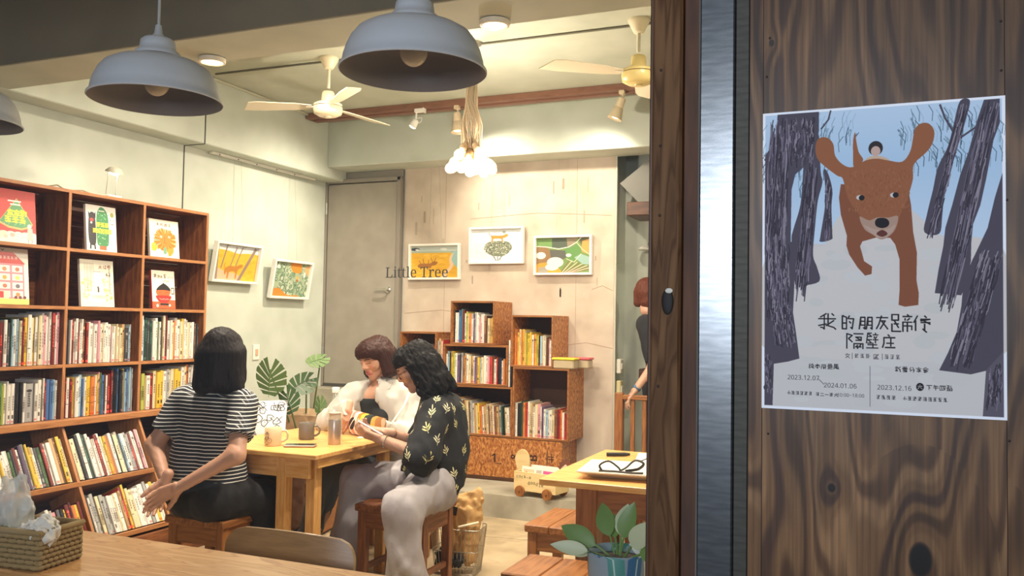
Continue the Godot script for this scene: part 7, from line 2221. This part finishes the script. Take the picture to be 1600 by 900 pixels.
	for j in 14:
		var x := j * 4.6 - 2
		var y := 30.0 - (j * 11) % 16
		var s := 1 if j % 2 else -1
		cv.smooth([x, y, x + s * 1.5, y - 7, x + s * 5, y - 12, x + s * 7.5, y - 15, x + s * 7, y - 8, x + s * 4.5, y - 2], hx(["1f4d4a", "2c5f86", "dfe3dd", "17363c", "3c7f78"][j % 5]))
		cv.line([x + s * 0.6, y - 1, x + s * 6.6, y - 13], 0.45, hx("a9c0b5"))
	part("pot", MB.new().lathe([Vector2(0.0, 0.0), Vector2(0.042, 0.0), Vector2(0.046, 0.004), Vector2(0.053, 0.118), Vector2(0.052, 0.122), Vector2(0.048, 0.118), Vector2(0.046, 0.105), Vector2(0.0, 0.10)], 32).mesh(), paper("pot_print", cv.texture(), 0.5), pot)
	part("soil", MB.new().lathe([Vector2(0.047, 0.108), Vector2(0.0, 0.112)], 20).mesh(), plain("33261c", 0.95), pot)
	var st := MB.new()
	for k in 12: st.box(Vector3(-0.012 + k * 0.0022 + 0.0006 * (k % 3), 0.084, 0.0), Vector3([0.0006, 0.0012, 0.0009][k % 3], 0.009, 0.0006))
	var lab := part("barcode_sticker", MB.new().box(Vector3(0, 0.084, -0.001), Vector3(0.034, 0.016, 0.001)).mesh(), plain("d8d9d8", 0.6), pot, Vector3(0.012, 0.0, 0.052), Vector3(-0.05, 0.1, 0))
	part("bars", st.mesh(), plain("4a4c50", 0.7), lab)
	var leaf_m := mat("leaf_green", hx("62803f"), 0.45)
	leaf_m.backlight_enabled = true
	leaf_m.backlight = Color(0.12, 0.16, 0.06)
	var leaf_l := mat("leaf_light", hx("b3bd9a"), 0.5)
	var spots := [[-0.6, 0.25, 0.10, 0.045, 0], [-1.0, 0.16, 0.09, 0.03, 1], [-0.35, 0.7, 0.09, 0.042, 0], [0.2, 0.9, 0.085, 0.04, 0], [0.55, 0.65, 0.09, 0.045, 1], [-0.15, 0.35, 0.075, 0.04, 0], [-0.85, -0.05, 0.065, 0.022, 1], [0.85, 0.3, 0.08, 0.04, 0], [0.0, 0.6, 0.085, 0.038, 1]]
	var n := 0
	for q in spots:
		var dir := Vector3(q[0], q[1], 0.35 * sin(n * 2.1)).normalized()
		var base := Vector3(q[0] * 0.02, 0.108, 0.01 * sin(n * 2.1))
		var lb := look_basis(dir, Vector3(0, 0.5, 1))
		var stem_end := base + dir * 0.03 + Vector3(0, 0.006, 0)
		var lf := part("leaf", leaf_blade(q[2] * 0.74, q[3] * 0.82, 0.25), leaf_l if q[4] else leaf_m, pot, stem_end)
		lf.basis = Basis(dir.cross(Vector3(0, 0.35, 0.93)).normalized(), dir, dir.cross(Vector3(0, 0.35, 0.93)).normalized().cross(dir))
		part("stalk", MB.new().tube([base, stem_end], 0.002, 6).mesh(), leaf_m, pot)
		n += 1
	# monstera behind the bench
	var mo := thing("monstera_plant", "monstera plant with slit leaves in front of the grey door's left side", "plant", Vector3(-3.75, 0, -5.14))
	part("pot", MB.new().lathe([Vector2(0.0, 0.0), Vector2(0.10, 0.0), Vector2(0.125, 0.24), Vector2(0.118, 0.24), Vector2(0.11, 0.21), Vector2(0.0, 0.21)], 28).mesh(), plain("8d8378", 0.7), mo)
	part("soil", MB.new().lathe([Vector2(0.112, 0.215), Vector2(0.0, 0.22)], 20).mesh(), plain("2d221a", 0.95), mo)
	var mm := mat("monstera", hx("5f7a45"), 0.4)
	mm.backlight_enabled = true
	mm.backlight = Color(0.15, 0.2, 0.07)
	var md := mat("monstera_dark", hx("3c5430"), 0.4)
	var sm := plain("6c7f4d", 0.5)
	var lv := [
		[Vector3(-3.655, 1.005, -4.60), 0.235, 0.22, 6, Vector3(0.15, -0.2, 1), -0.15, 0],
		[Vector3(-3.405, 1.095, -4.80), 0.13, 0.15, 5, Vector3(0.5, 0.85, 0.45), -1.1, 0],
		[Vector3(-3.50, 0.95, -4.78), 0.19, 0.17, 5, Vector3(0.35, 0.6, 0.6), -0.9, 1],
		[Vector3(-3.40, 0.80, -4.80), 0.09, 0.13, 4, Vector3(0.2, 0.1, 1), 0.1, 0],
		[Vector3(-3.56, 0.85, -4.66), 0.16, 0.17, 5, Vector3(0.1, 0.2, 1), 0.5, 1],
	]
	for q in lv:
		var lf := part("leaf", monstera_leaf(q[1], q[2], q[3], int(q[0].x * -100)), md if q[6] else mm, mo, q[0] - mo.position)
		lf.basis = Basis(frame(Vector3.ZERO, q[4]).basis * Basis(Vector3.BACK, q[5]))
		var a := Vector3(0, 0.22, 0)
		var e: Vector3 = q[0] - mo.position
		part("stalk", MB.new().tube([a, a.lerp(e, 0.45) + Vector3(0.0, 0.06, 0.0), e], [0.009, 0.007, 0.005], 7).mesh(), sm, mo)
	var sw := thing("light_switch", "white double light switch on the green wall above the monstera", "switch", Vector3(-4.495, 1.09, -5.48), PI / 2)
	part("plate", bx(Vector3(0.075, 0.12, 0.01), 0.003), plain("e6e3d8", 0.5), sw)
	part("rocker", bx(Vector3(0.03, 0.05, 0.008), 0.002, Vector3(0, 0.0, 0.007)), plain("cfa98a", 0.5), sw)
	# basket with plastic-wrapped greens at the left end of the counter
	var ba := thing("wicker_basket", "small woven wicker basket at the left end of the counter", "basket", Vector3(-1.925, 0.75, -1.515), 0.12)
	var wk := wood("pale", "x", 0.8)
	var straw := plain("9a8256", 0.85)
	var straw2 := plain("6f5a38", 0.9)
	for r in 7:
		for s in 4:
			var b := Basis(Vector3.UP, s * PI / 2)
			var half := 0.105 if s % 2 == 0 else 0.065
			var off := 0.065 if s % 2 == 0 else 0.105
			var pts := []
			for k in 17: pts.append(b * Vector3(-half + 2 * half * k / 16.0, 0.008 + r * 0.0115, off + (0.003 if (k + r) % 2 else -0.003)))
			part("withe", MB.new().tube(pts, 0.0062, 6).mesh(), straw, ba)
	for s in 4:
		var b := Basis(Vector3.UP, s * PI / 2)
		var half := 0.105 if s % 2 == 0 else 0.065
		var off := 0.065 if s % 2 == 0 else 0.105
		for k in 8: part("upright", MB.new().tube([b * Vector3(-half + 2 * half * (k + 0.5) / 8, 0, off), b * Vector3(-half + 2 * half * (k + 0.5) / 8, 0.084, off)], 0.003, 5).mesh(), straw2, ba)
		part("rim", MB.new().tube([b * Vector3(-half - 0.005, 0.088, off), b * Vector3(half + 0.005, 0.088, off)], 0.0075, 7).mesh(), straw, ba)
	part("floor", bx(Vector3(0.20, 0.006, 0.12), 0.0, Vector3(0, 0.004, 0)), straw2, ba)
	var pb := MB.new()
	blob(pb, [[Vector3(-0.05, 0.05, 0), Vector3(-0.04, 0.15, 0.0), 0.05, 0.03], [Vector3(-0.03, 0.12, 0.01), Vector3(-0.02, 0.19, 0.0), 0.035, 0.012]], 0.005, 90.0, [], 0.02, Vector3(28, 18, 28))
	single("plastic_bag", pb.mesh(), glass("film", Color(0.86, 0.86, 0.83), 0.55, 0.35), "crumpled clear plastic bag standing in the wicker basket", "bag", Vector3(-1.93, 0.76, -1.51))
	var tp := MB.new()
	blob(tp, [[Vector3(-0.03, 0, 0), Vector3(0.03, 0.01, 0.01), 0.028, 0.03], [Vector3(0.0, 0.02, -0.01), Vector3(0.02, 0.035, 0.0), 0.02, 0.014]], 0.004, 120.0, [], 0.014, Vector3(50, 50, 50))
	single("tissue", tp.mesh(), plain("dcd8cc", 0.9), "crumpled white tissue in the wicker basket's right side", "tissue", Vector3(-1.86, 0.82, -1.50))
	var gp := MB.new()
	blob(gp, [[Vector3(-0.02, 0, 0), Vector3(0.02, 0.01, 0.0), 0.026, 0.024]], 0.004, 120.0, [], 0.016, Vector3(60, 60, 60))
	single("greens", gp.mesh(), plain("6f8a52", 0.7), "pale green sprigs inside the plastic bag in the basket", "greens", Vector3(-1.955, 0.80, -1.47))
	# wire basket with paper bag behind the leaf-print woman's stool
	var wb := thing("wire_basket", "silver wire shopping basket on the floor behind the stool", "basket", Vector3(-2.11, 0, -4.28), 0.15)
	var wire := plain("b7b2a4", 0.3, 0.9)
	var outline := func(f: float) -> Array:
		var w := lerpf(0.115, 0.14, f)
		var d := lerpf(0.08, 0.10, f)
		var q := []
		for k in 25:
			var a := TAU * k / 24
			q.append(Vector3(clampf(cos(a) * w * 1.3, -w, w), 0.01 + f * 0.235, clampf(sin(a) * d * 1.3, -d, d)))
		return q
	for f in [0.0, 0.5, 1.0]: part("wire_ring", MB.new().tube(outline.call(f), 0.003, 6, false).mesh(), wire, wb)
	var lo: Array = outline.call(0.0)
	var hi: Array = outline.call(1.0)
	for k in 24:
		for h in 2: part("wire", MB.new().tube([lo[k].lerp(lo[k + 1], h * 0.5), hi[k].lerp(hi[k + 1], h * 0.5)], 0.0016, 5).mesh(), wire, wb)
	for k in 7: part("wire", MB.new().tube([Vector3(-0.11 + k * 0.036, 0.012, -0.08), Vector3(-0.11 + k * 0.036, 0.012, 0.08)], 0.0016, 5).mesh(), wire, wb)
	part("handle", MB.new().tube([Vector3(0.03, 0.262, 0.10), Vector3(0.13, 0.285, 0.06)], 0.011, 8, true, 0.6).mesh(), plain("d8c9a8", 0.5), wb)
	part("handle", MB.new().tube([Vector3(-0.14, 0.255, 0.06), Vector3(-0.09, 0.27, 0.10)], 0.011, 8, true, 0.6).mesh(), plain("d8c9a8", 0.5), wb)
	var pg := thing("paper_bag", "crumpled brown kraft paper bag standing in the wire basket", "bag", Vector3(-2.10, 0.03, -4.28), 0.1)
	var kb := MB.new()
	blob(kb, [[Vector3(-0.03, 0.06, 0), Vector3(-0.02, 0.30, 0), 0.055, 0.06], [Vector3(0.045, 0.06, 0), Vector3(0.065, 0.30, 0), 0.05, 0.055], [Vector3(-0.01, 0.34, 0), Vector3(0.095, 0.40, 0.0), 0.045, 0.018], [Vector3(0.04, 0.33, 0), Vector3(0.11, 0.37, 0.0), 0.04, 0.02]], 0.008, 80.0, [], 0.022, Vector3(22, 14, 22))
	part("bag", kb.mesh(), plain("c79c63", 0.8), pg)
	part("logo_patch", bx(Vector3(0.05, 0.045, 0.002), 0.0), plain("2b211b", 0.7), pg, Vector3(-0.02, 0.31, 0.066), Vector3(-0.1, -0.1, -0.15))
	var dk := MB.new()
	blob(dk, [[Vector3(-0.05, 0.03, 0.03), Vector3(0.05, 0.06, 0.03), 0.03, 0.035], [Vector3(-0.06, 0.08, 0.03), Vector3(-0.02, 0.12, 0.03), 0.025, 0.02]], 0.007, 90.0, [], 0.015, Vector3(30, 30, 30))
	single("dark_pouch", dk.mesh(), plain("1f1d1e", 0.6), "dark pouch lying low inside the wire basket", "pouch", Vector3(-2.13, 0.015, -4.25))
	wagon()
	# things under the sloping shelves beside the striped woman
	var rng_pts := []
	for k in 17: rng_pts.append(Vector3(cos(TAU * k / 16) * 0.045, sin(TAU * k / 16) * 0.055, 0))
	single("red_ring", MB.new().tube(rng_pts, 0.008, 7, false).mesh(), plain("c8503f", 0.5), "red plastic ring leaning at the foot of the sloping shelves", "toy", Vector3(-3.655, 0.075, -3.36), Vector3(-0.2, 1.1, 0))
	var rb2 := MB.new()
	blob(rb2, [[Vector3(-0.05, 0.03, 0), Vector3(0.08, 0.03, 0.03), 0.03, 0.025], [Vector3(0.0, 0.05, 0.02), Vector3(0.04, 0.06, 0.0), 0.03, 0.02]], 0.007, 90.0, [], 0.02, Vector3(30, 30, 30))
	single("red_pouch", rb2.mesh(), plain("a8433a", 0.7), "crumpled red cloth pouch on the floor left of the striped woman's stool", "pouch", Vector3(-3.50, 0.0, -3.50))
	single("paper_pad", bx(Vector3(0.2, 0.03, 0.14), 0.003), plain("e2ddd0", 0.8), "white paper pad lying by the red pouch on the floor", "paper", Vector3(-3.52, 0.016, -3.72), Vector3(0, 0.4, 0))
	single("white_carton", bx(Vector3(0.07, 0.16, 0.09), 0.004, Vector3(0, 0.08, 0)), plain("dcd6c6", 0.7), "small white carton under the striped woman's stool", "box", Vector3(-2.92, 0.0, -3.24), Vector3(0, 0.2, 0))


func curved(q: Array) -> Array:  # a smooth line through the points
	var r := []
	for j in q.size() - 1:
		for t in 6: r.append((q[j] as Vector3).cubic_interpolate(q[j + 1], q[maxi(j - 1, 0)], q[mini(j + 2, q.size() - 1)], t / 6.0))
	r.append(q[-1])
	return r


func wagon() -> void:
	var o := thing("toy_wagon", "pale wooden toy wagon with rooster ends and card rack on the platform", "toy", Vector3(-2.16, 0.157, -5.66), -0.20)
	var pale := wood("pale", "x", 0.55)
	var w := 0.34
	for s in [-1.0, 1.0]:
		part("side_board", bx(Vector3(w, 0.13, 0.012), 0.002, Vector3(0, 0.105, s * 0.085)), pale, o)
		part("end_board", bx(Vector3(0.012, 0.13, 0.158), 0.002, Vector3(s * (w / 2 - 0.006), 0.105, 0)), pale, o)
		for x in [-0.11, 0.11]:
			var wh := part("wheel", MB.new().lathe([Vector2(0.0, -0.009), Vector2(0.036, -0.009), Vector2(0.038, -0.006), Vector2(0.038, 0.006), Vector2(0.036, 0.009), Vector2(0.0, 0.009)], 28, Transform3D(Basis(Vector3.RIGHT, PI / 2), Vector3.ZERO)).mesh(), wood("stool", "y"), o, Vector3(x, 0.038, s * 0.103))
			part("axle_pin", MB.new().lathe([Vector2(0.0, 0.0), Vector2(0.008, 0.0), Vector2(0.006, 0.012), Vector2(0.0, 0.013)], 12, Transform3D(Basis(Vector3.RIGHT, PI / 2), Vector3.ZERO)).mesh(), plain("6b4526", 0.5), wh, Vector3(0, 0, s * 0.009))
	part("floor_board", bx(Vector3(w - 0.02, 0.012, 0.16), 0.0, Vector3(0, 0.046, 0)), pale, o)
	var ink := plain("2b2520", 0.7)
	var wd := "cock-a"
	for k in wd.length(): lettering(wd[k], 0.030, ink, o, Vector3(-0.14 + k * 0.021, 0.135 + 0.003 * (k % 2), 0.0915), Vector3(0, 0, 0.15 * sin(k * 2.0)), "Droid Sans Mono")
	wd = "doodle"
	for k in wd.length(): lettering(wd[k], 0.032, ink, o, Vector3(-0.045 + k * 0.022, 0.098 + 0.006 * sin(k * 1.1), 0.0915), Vector3(0, 0, 0.2 * sin(k * 1.6 + 1)), "Droid Sans Mono")
	var tail := PackedVector2Array()
	for k in 13:
		var a := PI * 0.95 - PI * 1.0 * k / 12.0
		tail.append(Vector2(cos(a) * 0.062, 0.07 + sin(a) * 0.085))
	for k in 6: tail.append(Vector2(0.052 - k * 0.019, 0.0 + (0.016 if k % 2 else 0.0)))
	part("rooster_tail", MB.new().prism(tail, 0.012, Transform3D(Basis.IDENTITY, Vector3(-0.175, 0.15, -0.03))).mesh(), pale, o)
	var comb := PackedVector2Array()
	for k in 24:
		var a := TAU * k / 24
		var r := 0.052 if k % 2 or k > 13 else 0.064
		comb.append(Vector2(cos(a) * r, sin(a) * r))
	part("rooster_comb", MB.new().prism(comb, 0.012, Transform3D(Basis.IDENTITY, Vector3(0.185, 0.21, -0.03))).mesh(), plain("6e3f2b", 0.7), o)
	part("rooster_face", MB.new().prism(PackedVector2Array([Vector2(-0.03, -0.05), Vector2(0.03, -0.05), Vector2(0.034, 0.0), Vector2(0.0, 0.03), Vector2(-0.034, 0.0)]), 0.012, Transform3D(Basis.IDENTITY, Vector3(0.185, 0.205, -0.017))).mesh(), plain("d9b9a0", 0.7), o)
	part("eye", MB.new().ball(Vector3(0.195, 0.215, -0.004), Vector3(0.006, 0.008, 0.003), 10, 6).mesh(), plain("1d1815", 0.4), o)
	# cards standing in the wagon
	var cards := [["f1e8d6", "white card with a small orange drawing, front left in the toy wagon"], ["efe3c6", "cream card behind the front row in the toy wagon"], ["d85a93", "bright pink card standing front right in the toy wagon"], ["f0ead9", "blank white card at the back of the toy wagon"], ["ecd9a6", "pale yellow card at the back of the toy wagon"], ["b9b2a4", "grey-backed card between the front cards in the toy wagon"]]
	var at := [[-0.085, 0.045, 0.0, 0.115], [0.0, 0.0, 0.05, 0.12], [0.075, 0.045, -0.05, 0.115], [-0.06, -0.045, 0.03, 0.13], [0.07, -0.05, -0.02, 0.13], [0.0, 0.04, 0.1, 0.06]]
	for k in cards.size():
		var c := thing("greeting_card", cards[k][1], "card", o.transform * Vector3(at[k][0], 0.055, at[k][1]), -0.20 + at[k][2], "cards in the toy wagon")
		c.rotate_object_local(Vector3.RIGHT, -0.14)
		part("sheet", bx(Vector3(at[k][3], 0.145, 0.003), 0.0, Vector3(0, 0.0725, 0)), plain("efe7d4", 0.7), c)
		if k in [0, 2, 5]:
			part("printed_panel", bx(Vector3(at[k][3] * 0.78, 0.055, 0.0006), 0.0, Vector3(0, 0.10, 0.002)), plain(cards[k][0] if k else "e3c3a0", 0.7), c)
			if k == 0: part("printed_dog", MB.new().ball(Vector3(-0.02, 0.10, 0.0026), Vector3(0.012, 0.012, 0.0006), 12, 6).ball(Vector3(0.012, 0.095, 0.0026), Vector3(0.018, 0.008, 0.0006), 12, 6).mesh(), plain("c46a3a", 0.7), c)
			if k == 2: part("printed_hill", MB.new().ball(Vector3(0.0, 0.075, 0.0026), Vector3(0.04, 0.014, 0.0006), 14, 6).mesh(), plain("f3ece0", 0.7), c)
